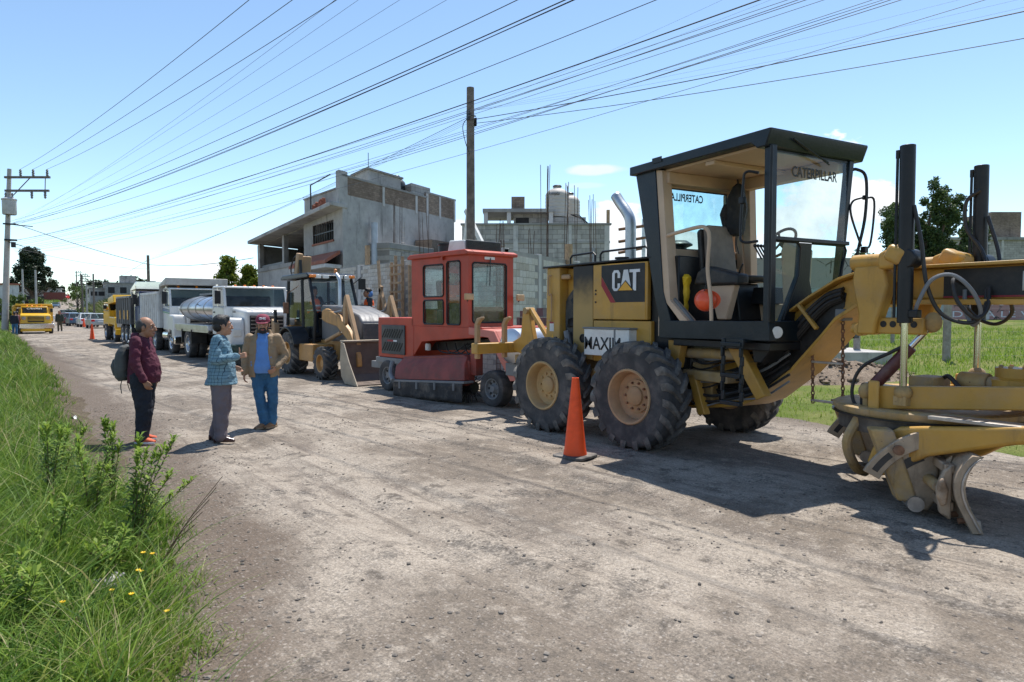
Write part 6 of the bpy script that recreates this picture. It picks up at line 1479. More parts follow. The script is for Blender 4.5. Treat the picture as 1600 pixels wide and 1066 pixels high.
TREE_B = leaf_material('cypress_leaves', [(0.0, (0.010, 0.020, 0.010)), (0.5, (0.022, 0.038, 0.016)), (1.0, (0.05, 0.07, 0.028))], 0.15)
BUSH_Y = leaf_material('yellow_green_leaves', [(0.0, (0.06, 0.10, 0.012)), (0.5, (0.14, 0.19, 0.02)), (1.0, (0.27, 0.30, 0.03))], 0.35)
MIDG = leaf_material('mid_green_leaves', [(0.0, (0.035, 0.065, 0.014)), (0.5, (0.075, 0.125, 0.025)), (1.0, (0.16, 0.20, 0.05))], 0.3)
# big loose tree on the right: several upright limbs
def right_tree():
    rn = random.Random(5); t = thing('leafy_tree', 'large loose dark-green tree behind the lift cylinders on the right', 'tree', (49.4, 19.2, 1.0), 0)
    tk = MB(); C = []
    ex_ = Vector((0.786, -0.618, 0)); ey_ = Vector((0.618, 0.786, 0))
    limbs = [(1.15 * x_, z_) for x_, z_ in [(-3.0, 4.4), (-2.0, 7.0), (-0.9, 7.8), (0.2, 8.9), (0.9, 7.6), (1.6, 8.8), (2.2, 8.2), (3.2, 6.2), (-4.3, 3.9), (4.2, 6.2), (-1.5, 5.0), (1.0, 5.5), (2.6, 4.5), (0.0, 6.6), (-1.2, 7.2), (3.6, 4.0)]]
    for x, z in limbs:
        dp = rn.uniform(-1.8, 1.8); tip = ex_ * x + ey_ * dp + Vector((0, 0, z)); s = ex_ * x * 0.12 + Vector((0, 0, 1.2))
        mid = s.lerp(tip, 0.5) + ex_ * x * 0.12
        tk.tube([Vector((0, 0, -0.4)), s, mid, tip], [0.30, 0.22, 0.10, 0.03], 7)
        for k in range(11):
            f = 0.30 + 0.70 * k / 10; c = s.lerp(mid, f * 2) if f < 0.5 else mid.lerp(tip, f * 2 - 1)
            w_ = 0.85 * (1.15 - 0.62 * f)
            for q in range(3): C.append((c.x + rn.uniform(-w_, w_), c.y + rn.uniform(-w_, w_), c.z + rn.uniform(-0.4, 0.4), rn.uniform(0.30, 0.62) * (1.1 - 0.35 * f)))
    tk.build('trunk', BARK, t)
    V, F, T = leaves_np(np.array(C), 60000, 0.10, 1)
    obj('crown', mesh_np('crown', V, F, 4, TREE_D, T), t)
right_tree()
limb_tree('cypress_tree', 'tall dark spreading cypress at the far left', (8.1, 147, 1.0), 11.6, {'z0': 0.40, 'r': lambda f: 0.33 * (1.05 - 0.85 * f) * (0.6 + 0.55 * abs(math.sin(9 * f + 0.6)))}, 15000, 0.22, TREE_B, 0.40, 3, 150, 0.40)
for i, (x, y, h_, lab) in enumerate(((11.7, 41.7, 4.75, 'tallest yellow-green cedar shrub above the tanker cab'), (12.7, 41.0, 4.2, 'yellow-green cedar shrub right of the tallest one'), (13.6, 40.5, 4.0, 'rightmost yellow-green shrub beside the house'), (14.6, 40.6, 4.0, 'darker shrub touching the concrete house'))):
    limb_tree('cedar_shrub', lab, (x, y, 0), h_, {'z0': 0.15, 'r': lambda f: 0.34 * (1.05 - f) + 0.02}, 9000, 0.085, BUSH_Y if i < 3 else MIDG, 0.12, 20 + i, 120, 0.42, 'cedar shrubs before the concrete house', 'shrub')
for i in range(12):
    x = 24 + 6.5 * i * 0.8 - 12; y = 330 + rng.uniform(-12, 12)
    limb_tree('distant_tree', 'dark distant tree of the row behind the top of the road', (x, y, 4.5), 7 + 4 * rng.random(), {'z0': 0.1, 'r': lambda f: 0.45 * (1 - 0.5 * f)}, 900, 0.55, TREE_B, 0.4, 40 + i, 30, 0.9, 'distant trees behind the top of the road')
for i, (x, y, h_, lab) in enumerate(((18.0, 178, 6.0, 'round green tree at the cornfield corner'), (2.5, 95, 2.8, 'green shrub on the left verge behind the yellow truck'), (4.3, 112, 3.5, 'bushy green growth below the slim concrete poles'), (7.5, 128, 3.2, 'low bush under the dark cypress'))):
    limb_tree('roadside_bush', lab, (x, y, TH(x, y)), h_, {'z0': 0.05, 'r': lambda f: 0.55 * (1 - 0.6 * f)}, 2600, 0.16, MIDG, 0.2, 60 + i, 40, 0.8, cat='bush')
# corn field: upright stalk leaves
L = []
for k in range(15000):
    y = 70 + 130 * rng.random() ** 1.3; x = pl(y, XR) + 2.2 + 34 * rng.random() ** 1.2
    L.append((x, y, TH(x, y) - 0.3))
Gc = np.array(L)
V, F, T = blades(Gc, 1.3 + 1.0 * rng.random(len(Gc)), 0.20 + 0.15 * rng.random(len(Gc)), 0.3 + 0.5 * rng.random(len(Gc)), rng.beta(2, 2.2, len(Gc)), 2)
CORN = leaf_material('corn_leaves', [(0.0, (0.05, 0.085, 0.02)), (0.5, (0.10, 0.135, 0.035)), (0.85, (0.19, 0.17, 0.07)), (1.0, (0.30, 0.22, 0.12))], 0.3)
tag(obj('cornfield', mesh_np('cornfield', V, F, 4, CORN, T)), 'field of tall corn on the rise right of the far road', 'cornfield', kind='stuff')
L = []
for k in range(9000):
    y = 70 + 220 * rng.random(); xl = pl(y, XL); x = xl - 0.5 - 14 * rng.random() ** 1.4
    L.append((x, y, TH(x, y) - 0.2))
Gc = np.array(L)
V, F, T = blades(Gc, 0.5 + 0.9 * rng.random(len(Gc)), 0.12 + 0.2 * rng.random(len(Gc)), 0.6 + 0.6 * rng.random(len(Gc)), rng.beta(2, 2, len(Gc)) * 0.9, 2)
tag(obj('far_bank_grass', mesh_np('far_bank_grass', V, F, 4, GRASS_M, T)), 'tall grass on the far left bank of the road', 'grass', kind='stuff')

# leafy weeds in the left foreground
STEM = mat('weed_stem', (0.13, 0.085, 0.045), 0.9, dust=0.1)
def weed(label, x, y, h_, nst, seed, spread=0.35, lean=(0, 0), bare=0.12, dens=1.0):
    rn = random.Random(seed); z = verge_z(x, y)
    t = thing('weed_plant', label, 'weed', (x, y, z - 0.02), 0, 'leafy weeds on the left verge')
    V = []; F = []; T = []
    for s in range(nst):
        a = rn.uniform(0, 2 * PI); rr_ = spread * rn.uniform(0.3, 1); hh = h_ * rn.uniform(0.6, 1)
        tip = Vector((rr_ * math.cos(a) + lean[0], rr_ * math.sin(a) + lean[1], hh))
        p = [Vector((tip.x * 0.08, tip.y * 0.08, 0)), tip * 0.5 + Vector((-tip.x * 0.12, -tip.y * 0.12, 0.03)), tip]
        path = spline(p, 6)
        MB().tube(path, [0.0042 * (1 - 0.8 * k / (len(path) - 1)) + 0.001 for k in range(len(path))], 5).build('stem', STEM, t)
        nl = int(hh * 80 * dens)
        for k in range(nl):
            f = bare + (1 - bare) * (k / nl) ** 0.75; i = min(len(path) - 2, int(f * (len(path) - 1))); q = path[i].lerp(path[i + 1], f * (len(path) - 1) - i)
            for pair in range(2 if f > 0.85 else 1):
                az = k * 2.4 + pair * PI + rn.uniform(-0.5, 0.5); el = rn.uniform(0.1, 0.9) + (0.4 if f > 0.85 else 0); Ln = rn.uniform(0.06, 0.135) * (1.15 - 0.45 * f)
                d = Vector((math.cos(az) * math.cos(el), math.sin(az) * math.cos(el), math.sin(el))); w_ = d.cross(Vector((0, 0, 1))).normalized() * Ln * 0.12
                o_ = len(V); m_ = q + d * Ln * 0.5 + Vector((0, 0, 0.006)); e_ = q + d * Ln + Vector((0, 0, -0.25 * Ln))
                V += [q, m_ - w_, m_ + w_, e_]; F += [(o_, o_ + 1, o_ + 3, o_ + 2)]; T += [rn.random() * 0.8 + 0.2 * f] * 4
    me = bpy.data.meshes.new('leaves'); me.from_pydata([tuple(v) for v in V], [], F); me.materials.append(LEAF_M); me.shade_smooth()
    at_ = me.attributes.new('tint', 'FLOAT', 'POINT'); at_.data.foreach_set('value', T)
    obj('leaves', me, t)
wd = [('bushy weed leaning over the road edge, rightmost', 0.80, 5.25, 0.86, 8, 0.22, (0.24, 0.05)), ('tall slim weed before the man with the backpack', 0.84, 6.35, 0.80, 4, 0.16, (0.05, 0.1)), ('leafy weed left of the tall slim one', 0.64, 5.9, 0.72, 5, 0.2, (0, 0)), ('weed with long bare stems at the left edge', 0.42, 6.3, 0.80, 4, 0.15, (0, 0)), ('small weed deeper in the grass', 0.52, 7.0, 0.70, 4, 0.2, (0.05, 0)), ('low weed at the foot of the rightmost bushy one', 0.62, 4.8, 0.42, 6, 0.2, (0, 0)), ('broad-leaved weed behind the concrete lump', 0.36, 5.1, 0.50, 7, 0.25, (0, 0)), ('weed at the lower left corner of the verge', 0.15, 4.1, 0.4, 6, 0.22, (0, 0))]
for i, (lab, x, y, h_, ns, spd, ln) in enumerate(wd): weed(lab, x, y, h_, ns, 100 + i, spd, ln, bare=0.10 if i > 4 else 0.22, dens=1.15)
dw = thing('dry_weed', 'leafless dry branched weed leaning over the road edge', 'weed', (0.92, 4.95, 0.0), 0)
for k in range(5):
    MB().tube(spline([(0, 0, 0), (0.08 + 0.03 * k, 0.02 * k, 0.16 + 0.03 * k), (0.20 + 0.06 * k, 0.06 * (k - 2), 0.30 + 0.06 * k)], 5), 0.003, 4).build('stem', STEM, dw)
# yellow flowers
PET = mat('yellow_petals', (0.85, 0.55, 0.01), 0.6, dust=0, bmp=0)
fl = thing('wild_flower', 'small yellow flower in the lower left grass', 'flower', (0.74, 4.42, 0.0), 0, 'yellow flowers in the left grass')
MB().tube([(0, 0, 0), (0.01, 0.0, 0.2), (0.0, 0.02, 0.30)], 0.002, 4).build('stem', LEAF_M, fl)
fm_ = MB()
for k in range(7): fm_.obx((0.008 * math.cos(k * 0.9), 0.02 + 0.008 * math.sin(k * 0.9), 0.303), (0.013, 0.007, 0.002), (0, -0.7, k * 0.9))
fm_.build('petals', PET, fl)
for x, y, z in ((0.79, 4.43, -0.02), (0.70, 4.25, -0.05), (0.68, 4.22, -0.03), (0.52, 4.0, -0.03), (0.58, 3.8, 0.0), (0.30, 3.9, 0.0), (0.70, 3.6, -0.05)):
    c = copy_tree(fl); c.location = (x, y, z)
# pieces of broken concrete in the grass
def lump(name, label, x, y, z, sx, sy, sz, rz, seed):
    mb = MB(); sd_ = seed
    def f(u, v): return None
    mb.bx(-sx, sx, -sy, sy, 0, sz); o = mb.build(name, plaster('rubble_concrete', (0.34, 0.325, 0.30), light=(0.46, 0.44, 0.41), sc=3), None)
    sub = o.modifiers.new('sub', 'SUBSURF'); sub.subdivision_type = 'SIMPLE'; sub.levels = 5; sub.render_levels = 5
    tx_ = bpy.data.textures.new('rough', 'CLOUDS'); tx_.noise_scale = 0.05; d_ = o.modifiers.new('rough', 'DISPLACE'); d_.texture = tx_; d_.strength = 0.06; d_.mid_level = 0.5
    o.location = (x, y, z); o.rotation_euler = (R(8), R(-10), rz); tag(o, label, 'concrete lump')
lump('concrete_lump', 'broken pale concrete lump half buried in the grass', 0.56, 4.62, -0.02, 0.11, 0.04, 0.15, R(30), 1)
lump('concrete_lump', 'flat concrete piece in the grass at the lower left corner', 0.20, 3.85, 0.0, 0.15, 0.08, 0.08, R(-20), 2)
single('paper_scrap', 'scrap of white litter on the soil beside the road', 'litter', MB().sheet(lambda u, v: (1.10 + 0.10 * u, 12.3 + 0.14 * v, 0.08 + 0.03 * math.sin(6 * u) * math.cos(4 * v)), 6, 6), PAPER)

# ================================================================ people
SKIN = mat('skin_tan', (0.42, 0.22, 0.135), 0.55, dust=0, var=0.10, scale=14, bmp=0.05)
SKIND = mat('skin_brown', (0.34, 0.17, 0.10), 0.55, dust=0, var=0.10, scale=14, bmp=0.05)
HAIR = mat('black_hair', (0.012, 0.011, 0.011), 0.5, dust=0, var=0.2, bscale=160, bmp=0.6)
HAIRG = mat('greying_hair', (0.035, 0.032, 0.032), 0.55, dust=0.2, var=0.3, bscale=160, bmp=0.6, dcol=(0.12, 0.11, 0.11))
EYEW = mat('eye_white', (0.7, 0.68, 0.65), 0.3, dust=0, bmp=0); EYED = mat('eye_dark', (0.02, 0.012, 0.008), 0.2, dust=0, bmp=0)
LIPS = mat('lips', (0.32, 0.11, 0.085), 0.5, dust=0, bmp=0)
def remeshed(name, mb, m, parent, voxel=0.008, smooth=2, wr=0.0, wscale=0.08, sd=0):
    me = mb.mesh(name, m); o = bpy.data.objects.new(name, me); COL.objects.link(o)
    r = o.modifiers.new('r', 'REMESH'); r.mode = 'VOXEL'; r.voxel_size = voxel; r.use_smooth_shade = True
    if smooth: s = o.modifiers.new('s', 'SMOOTH'); s.factor = 0.5; s.iterations = smooth
    if wr:
        tx_ = bpy.data.textures.new('folds', 'CLOUDS'); tx_.noise_scale = wscale; tx_.noise_depth = 2
        d = o.modifiers.new('d', 'DISPLACE'); d.texture = tx_; d.strength = wr; d.mid_level = 0.5; d.texture_coords = 'LOCAL'
    dg = bpy.context.evaluated_depsgraph_get(); dg.update()
    out = bpy.data.meshes.new_from_object(o.evaluated_get(dg)); out.name = name
    bpy.data.objects.remove(o); out.shade_smooth()
    return obj(name, out, parent)
def cap(mb, p0, p1, r0, r1, n=10):
    p0, p1 = Vector(p0), Vector(p1); mb.tube([p0, p0.lerp(p1, 0.5), p1], [r0, (r0 + r1) / 2, r1], n); mb.ell(p0, r0 * 0.995, n, 7); mb.ell(p1, r1 * 0.995, n, 7)
    return mb
def rings(mb, L, n=18, p=2.4):
    """L: (cx, cy, z, rx, ry) superellipse rings from bottom to top"""
    rr_ = []
    for cx, cy, z, rx, ry in L:
        ring = []
        for k in range(n):
            a = 2 * PI * k / n; c, s = math.cos(a), math.sin(a)
            ring.append((cx + rx * math.copysign(abs(c) ** (2 / p), c), cy + ry * math.copysign(abs(s) ** (2 / p), s), z))
        rr_.append(ring)
    return mb.loft(rr_)
def hand(mb, wrist, d, palm_n, side, curl=0.5, thumb_up=False, k=1.0):
    """palm and five fingers; d = direction of the hand, palm_n = palm normal, side = thumb direction"""
    w = Vector(wrist); d = Vector(d).normalized(); pn = Vector(palm_n).normalized(); sd_ = Vector(side).normalized()
    for q in (-0.022, -0.007, 0.008, 0.023): cap(mb, w + sd_ * q * 0.7 * k, w + d * 0.085 * k + sd_ * q * k, 0.014 * k, 0.0125 * k, 8)
    for q, L in ((0.028, 0.072), (0.010, 0.082), (-0.009, 0.076), (-0.027, 0.060)):
        b0 = w + d * 0.085 * k + sd_ * q * k; a1 = curl * 0.9; d1 = (d * math.cos(a1) + pn * math.sin(a1)); b1 = b0 + d1 * L * 0.45 * k
        a2 = curl * 2.0; d2 = (d * math.cos(a2) + pn * math.sin(a2)); b2 = b1 + d2 * L * 0.35 * k; a3 = curl * 2.8; b3 = b2 + (d * math.cos(a3) + pn * math.sin(a3)) * L * 0.25 * k
        cap(mb, b0, b1, 0.0095 * k, 0.009 * k, 8); cap(mb, b1, b2, 0.009 * k, 0.0083 * k, 8); cap(mb, b2, b3, 0.0083 * k, 0.007 * k, 8)
    t0 = w + d * 0.025 * k + sd_ * 0.03 * k
    if thumb_up: t1 = t0 + sd_ * 0.04 * k + d * 0.015 * k; t2 = t1 + sd_ * 0.035 * k
    else: t1 = t0 + (sd_ * 0.5 + d * 0.8).normalized() * 0.042 * k + pn * 0.006; t2 = t1 + (d * 0.9 + pn * 0.4 + sd_ * 0.05).normalized() * 0.032 * k
    cap(mb, t0, t1, 0.0125 * k, 0.0105 * k, 8); cap(mb, t1, t2, 0.0105 * k, 0.0085 * k, 8)
def person(label, loc, rz, H=1.68, J=None, skin=SKIN, hair='short', hairm=HAIR, top=None, topm=None, botm=None, shoem=None, belly=0.0, head_yaw=0.0, top_hem=0.80, leg_r=(0.105, 0.075, 0.068), hands=None, group=None, beard=False, jacket=None, cap_m=None, vest=False, sit=False, voxel=0.0085, sole=None, torso=True, name='person', bulk=1.0):
    t = thing(name, label, 'person', loc, rz, group)
    k = H / 1.68
    j = dict(hipR=(0, -0.095, 0.86), kneeR=(0.015, -0.105, 0.46), ankR=(-0.02, -0.11, 0.085), toeR=(0.15, -0.13, 0.03), hipL=(0, 0.095, 0.86), kneeL=(0.015, 0.105, 0.46), ankL=(-0.02, 0.11, 0.085), toeL=(0.15, 0.13, 0.03),
             shR=(-0.01, -0.175, 1.345), elR=(-0.035, -0.245, 1.075), wrR=(0.035, -0.25, 0.83), shL=(-0.01, 0.175, 1.345), elL=(-0.035, 0.245, 1.075), wrL=(0.035, 0.25, 0.83), neck=(-0.005, 0, 1.40), head=(0.035, 0, 1.535))
    if J: j.update(J)
    j = {a: Vector(b) * k for a, b in j.items()}
    Mh = Matrix.Translation(j['head']) @ Matrix.Rotation(head_yaw, 4, 'Z')
    kh = k * 1.10; hv = lambda x, y, z: Mh @ Vector((x * kh, y * kh, z * kh))
    # ---- body: one continuous skin surface
    b = MB()
    R3 = Mh.to_3x3()
    b.ell(hv(-0.012, 0, 0.025), (0.098 * kh, 0.077 * kh, 0.098 * kh), 20, 14, R3)
    b.ell(hv(0.022, 0, -0.045), (0.070 * kh, 0.062 * kh, 0.078 * kh), 18, 12, R3)
    b.ell(hv(0.062, 0, -0.092), (0.030 * kh, 0.034 * kh, 0.024 * kh), 12, 8, R3)
    b.ell(hv(0.098, 0, -0.018), (0.020 * kh, 0.015 * kh, 0.030 * kh), 10, 8, R3); b.ell(hv(0.108, 0, -0.034), (0.015 * kh, 0.019 * kh, 0.012 * kh), 10, 8, R3)
    b.ell(hv(0.070, 0, 0.026), (0.026 * kh, 0.058 * kh, 0.014 * kh), 12, 8, R3); b.ell(hv(0.082, 0, -0.068), (0.014 * kh, 0.028 * kh, 0.017 * kh), 10, 8, R3)
    for s in (-1, 1):
        b.ell(hv(-0.008, s * 0.079, -0.012), (0.020 * kh, 0.010 * kh, 0.032 * kh), 10, 8, R3); b.ell(hv(0.062, s * 0.043, -0.03), (0.025 * kh, 0.02 * kh, 0.022 * kh), 10, 8, R3)
    cap(b, j['neck'] + Vector((-0.01, 0, -0.06)) * k, hv(-0.015, 0, -0.06), 0.060 * k, 0.055 * k, 14)
    pel = (j['hipR'] + j['hipL']) / 2
    cap(b, pel, j['neck'] + Vector((0, 0, -0.10)) * k, 0.09 * k, 0.09 * k, 12)
    for s in 'RL':
        cap(b, j['neck'] + Vector((0, 0, -0.09)) * k, j['sh' + s], 0.05 * k, 0.048 * k); cap(b, j['sh' + s], j['el' + s], 0.044 * k, 0.036 * k); cap(b, j['el' + s], j['wr' + s], 0.036 * k, 0.025 * k)
        cap(b, j['hip' + s], j['knee' + s], 0.07 * k, 0.05 * k); cap(b, j['knee' + s], j['ank' + s], 0.048 * k, 0.035 * k); cap(b, j['ank' + s] + Vector((0, 0, -0.03 * k)), j['ank' + s].lerp(j['toe' + s], 0.5) + Vector((0, 0, -0.02 * k)), 0.024 * k, 0.014 * k)
    hd = hands or {}
    for s, sg in (('R', -1), ('L', 1)):
        w = j['wr' + s]; d = (w - j['el' + s]).normalized()
        cfg = hd.get(s, {}); dd_ = Vector(cfg.get('d', (d + Vector((0.1, 0, -0.2))).normalized()))
        hand(b, w, dd_, cfg.get('pn', (0.0, -sg, 0.05)), cfg.get('side', (1, 0, 0.2)), cfg.get('curl', 0.45), cfg.get('thumb', False), k)
    remeshed('body', b, skin, t, voxel * 0.75, 1)
    # ---- face
    for s in (-1, 1):
        MB().ell(hv(0.0715, s * 0.030, 0.004), (0.010 * kh, 0.011 * kh, 0.005 * kh), 10, 8, R3).build('eye', EYEW, t)
        MB().ell(hv(0.0805, s * 0.030, 0.004), (0.0045 * kh, 0.0065 * kh, 0.0062 * kh), 8, 6, R3).build('iris', EYED, t)
        MB().tube([hv(0.086, s * 0.014, 0.030), hv(0.090, s * 0.03, 0.037), hv(0.076, s * 0.052, 0.030)], [0.005 * kh, 0.006 * kh, 0.003 * kh], 6).build('eyebrow', hairm, t)
    MB().tube([hv(0.088, -0.024, -0.070), hv(0.0975, 0, -0.067), hv(0.088, 0.024, -0.070)], [0.003 * kh, 0.006 * kh, 0.003 * kh], 6).tube([hv(0.086, -0.022, -0.076), hv(0.0955, 0, -0.077), hv(0.086, 0.022, -0.076)], [0.003 * kh, 0.0065 * kh, 0.003 * kh], 6).build('lips', LIPS, t)
    # ---- hair
    h = MB()
    if hair == 'short':
        h.ell(hv(-0.022, 0, 0.048), (0.101 * kh, 0.083 * kh, 0.090 * kh), 20, 12, R3); h.ell(hv(-0.055, 0, -0.01), (0.062 * kh, 0.075 * kh, 0.07 * kh), 16, 10, R3)
        h.ell(hv(0.030, 0, 0.092), (0.052 * kh, 0.062 * kh, 0.040 * kh), 14, 10, R3)
        for s in (-1, 1): h.ell(hv(0.0, s * 0.070, 0.02), (0.035 * kh, 0.012 * kh, 0.04 * kh), 10, 8, R3)
    elif hair == 'bald':
        h.ell(hv(-0.062, 0, -0.002), (0.054 * kh, 0.077 * kh, 0.070 * kh), 18, 10, R3)
        h.ell(hv(-0.045, 0, 0.045), (0.066 * kh, 0.076 * kh, 0.066 * kh), 18, 10, R3)
        for s in (-1, 1): h.ell(hv(-0.022, s * 0.068, 0.015), (0.052 * kh, 0.013 * kh, 0.046 * kh), 12, 8, R3)
    elif hair == 'under':
        h.ell(hv(-0.052, 0, -0.005), (0.060 * kh, 0.077 * kh, 0.068 * kh), 18, 10, R3)
        for s in (-1, 1): h.ell(hv(-0.005, s * 0.072, 0.005), (0.030 * kh, 0.011 * kh, 0.04 * kh), 10, 8, R3)
    if h.v: remeshed('hair', h, hairm, t, voxel * 0.8, 1, 0.006, 0.02)
    if beard:
        q = MB(); q.ell(hv(0.040, 0, -0.090), (0.056 * kh, 0.054 * kh, 0.036 * kh), 14, 10, R3); q.ell(hv(0.086, 0, -0.054), (0.014 * kh, 0.034 * kh, 0.009 * kh), 12, 8, R3)
        for s in (-1, 1): q.ell(hv(0.018, s * 0.060, -0.060), (0.032 * kh, 0.010 * kh, 0.044 * kh), 10, 8, R3); q.tube([hv(0.083, s * 0.032, -0.055), hv(0.075, s * 0.040, -0.09)], 0.009 * kh, 6)
        remeshed('beard', q, hairm, t, voxel * 0.8, 1, 0.004, 0.02)
    if cap_m:
        c = MB(Mh)
        c.lathe([(0.091 * kh, 0.03 * kh), (0.092 * kh, 0.055 * kh), (0.086 * kh, 0.09 * kh), (0.065 * kh, 0.122 * kh), (0.03 * kh, 0.136 * kh), (0.001, 0.138 * kh)], (0.0, 0, 0), (0, 0, 1), 24)
        cp_ = c.build('cap', cap_m[0], t)
        MB(Mh).prism([(0.075 * kh + 0.085 * kh * math.cos(R(a)), 0.075 * kh * math.sin(R(a))) for a in range(-88, 89, 11)], lambda p, q, s: (p, q, s + (0.03 - 0.28 * (p - 0.075)) * kh - 2.0 * q * q * kh * 0.5), 0.006, 0.013).build('peak', cap_m[0], cp_)
        MB(Mh).ell((-0.045 * kh, 0, 0.062 * kh), (0.052 * kh, 0.091 * kh, 0.045 * kh), 16, 8).build('cap_back', cap_m[1], cp_)
        if len(cap_m) > 2:
            text_part('cap_lettering', cap_m[2], LOGOW, cp_, hv(0.094, 0.0, 0.060), R3 @ Vector((0, 1, 0)), R3 @ Vector((-0.25, 0, 1)), 0.032 * kh, 0.085 * kh, 0.006, bold=0.03, center=True)
    # ---- trousers
    q = MB()
    if not sit: rings(q, [(-0.01 * k + pel.x, pel.y, pel.z - 0.13 * k, 0.09 * k, 0.14 * k), (-0.01 * k + pel.x, pel.y, pel.z - 0.06 * k, 0.122 * k * bulk, 0.165 * k), (pel.x, pel.y, pel.z + 0.03 * k, 0.125 * k * bulk, 0.168 * k), (pel.x + 0.01 * k, pel.y, pel.z + 0.11 * k, (0.118 + belly * 0.5) * k, 0.16 * k)])
    else: q.ell(pel + Vector((0, 0, 0.02)), (0.15 * k, 0.175 * k, 0.12 * k), 16, 10)
    for s in 'RL':
        cap(q, j['hip' + s], j['knee' + s], leg_r[0] * k, leg_r[1] * k, 14); cap(q, j['knee' + s], j['ank' + s] + Vector((0, 0, 0.0)) * k, leg_r[1] * k, leg_r[2] * k, 14)
    remeshed('trousers', q, botm, t, voxel, 2, 0.028, 0.075)
    # ---- shoes
    for s in 'RL':
        a, to = j['ank' + s], j['toe' + s]; d = (to - a); d.z = 0; d.normalize(); sd_ = Vector((-d.y, d.x, 0)); z0 = min(a.z - 0.085 * k, to.z - 0.03 * k)
        if sit: z0 = a.z - 0.085 * k
        sh = MB(); L_ = [(-0.09, 0.030, 0.036, 0.070), (-0.055, 0.042, 0.044, 0.105), (0.0, 0.045, 0.047, 0.115), (0.06, 0.048, 0.050, 0.086), (0.12, 0.044, 0.048, 0.062), (0.175, 0.028, 0.030, 0.044)]
        rg = []
        for x, w0, w1, hh in L_:
            c = Vector((a.x, a.y, z0)) + d * x * k
            rg.append([tuple(c + sd_ * w0 * k * math.cos(R(an)) * 1.0 + Vector((0, 0, hh * k * 0.5 + hh * k * 0.5 * math.sin(R(an))))) for an in range(0, 360, 30)])
        so = sh.loft(rg).build('shoe', shoem if not isinstance(shoem, tuple) else shoem[0], t, 0.004, 1, 60)
        if sole:
            poly = []
            for x, w0, w1, hh in L_: poly.append((x, w1))
            for x, w0, w1, hh in L_[::-1]: poly.append((x, -w1))
            MB().prism(poly, lambda p, q_, s_: tuple(Vector((a.x, a.y, z0)) + d * p * k + sd_ * q_ * k + Vector((0, 0, s_))), 0.0, 0.026 * k).build('sole', sole, so, 0.005)
    # ---- upper garment
    if top:
        q = MB(); hz = top_hem * k; fl_ = 1.32 if top == 'blazer' else (1.0 if jacket else 1.10)
        if sit: rings(q, [(pel.x + 0.0, pel.y, pel.z + 0.02, 0.13 * k, 0.165 * k), (pel.x + 0.02, pel.y, pel.z + 0.2 * k, (0.125 + belly) * k, 0.165 * k), (j['neck'].x, j['neck'].y, j['neck'].z - 0.15 * k, 0.12 * k, 0.17 * k), (j['neck'].x, j['neck'].y, j['neck'].z - 0.05 * k, 0.085 * k, 0.12 * k)])
        else: rings(q, [(0.0 + belly * 0.2, 0, hz, (0.135 + belly * 0.7) * k * fl_, 0.176 * k * fl_), (belly * 0.35, 0, hz + 0.10 * k, (0.145 + belly) * k, (0.236 if top == 'blazer' else 0.195) * k), (belly * 0.4, 0, 1.03 * k, (0.138 + belly) * k, (0.205 if top == 'blazer' else 0.178) * k), (belly * 0.2, 0, 1.16 * k, (0.130 + belly * 0.5) * k, 0.172 * k), (0, 0, 1.28 * k, 0.122 * k, 0.178 * k), (-0.01, 0, 1.355 * k, 0.095 * k, 0.150 * k), (-0.008, 0, 1.405 * k, 0.072 * k, 0.092 * k)])
        ar = (0.074, 0.062, 0.052) if top != 'puffer' else (0.090, 0.082, 0.066)
        for s in ('RL' if not jacket else ''):
            cap(q, j['sh' + s], j['el' + s], ar[0] * k, ar[1] * k, 14); w = j['wr' + s]; e = j['el' + s]; cap(q, e, e.lerp(w, 0.94), ar[1] * k, ar[2] * k, 14)
        if top == 'hoodie':
            q.ell(j['neck'] + Vector((-0.075, 0, 0.005)) * k, (0.060 * k, 0.105 * k, 0.060 * k), 14, 9); cap(q, j['neck'] + Vector((-0.05, -0.075, 0.02)) * k, j['neck'] + Vector((0.045, -0.05, -0.025)) * k, 0.026 * k, 0.020 * k); cap(q, j['neck'] + Vector((-0.05, 0.075, 0.02)) * k, j['neck'] + Vector((0.045, 0.05, -0.025)) * k, 0.026 * k, 0.020 * k)
        g_ = remeshed('hoodie' if top == 'hoodie' else ('blazer' if top == 'blazer' else 'shirt'), q, topm, t, voxel, 2, 0.034 if top != 'shirt' else 0.014, 0.08)
    if jacket:
        # open jacket: shell rings with a gap in front
        q = MB(); n_ = 26
        rows = [(0.76, 0.165, 0.205), (0.80, 0.180, 0.215), (0.92, 0.190, 0.215), (1.06, 0.180, 0.205), (1.18, 0.162, 0.200), (1.28, 0.140, 0.195), (1.355, 0.120, 0.178), (1.40, 0.095, 0.122), (1.455, 0.090, 0.112)]
        V = []
        for z, rx, ry in rows:
            gap = 34 if z < 1.0 else (26 if z < 1.36 else 50)
            for layer in (0, 1):
                for i in range(n_ + 1):
                    a = R(gap + (360 - 2 * gap) * i / n_); th_ = 1 - 0.17 * layer
                    V.append(((math.cos(a) * rx * th_ - 0.01 + belly * 0.3 * (1 if z < 1.2 else 0)) * k, math.sin(a) * ry * th_ * k, z * k))
        W = n_ + 1; F = []
        for r_ in range(len(rows) - 1):
            o0, o1 = r_ * 2 * W, (r_ + 1) * 2 * W
            for i in range(n_):
                F += [(o0 + i, o0 + i + 1, o1 + i + 1, o1 + i), (o0 + W + i + 1, o0 + W + i, o1 + W + i, o1 + W + i + 1)]
            F += [(o0, o1, o1 + W, o0 + W), (o0 + n_, o0 + W + n_, o1 + W + n_, o1 + n_)]
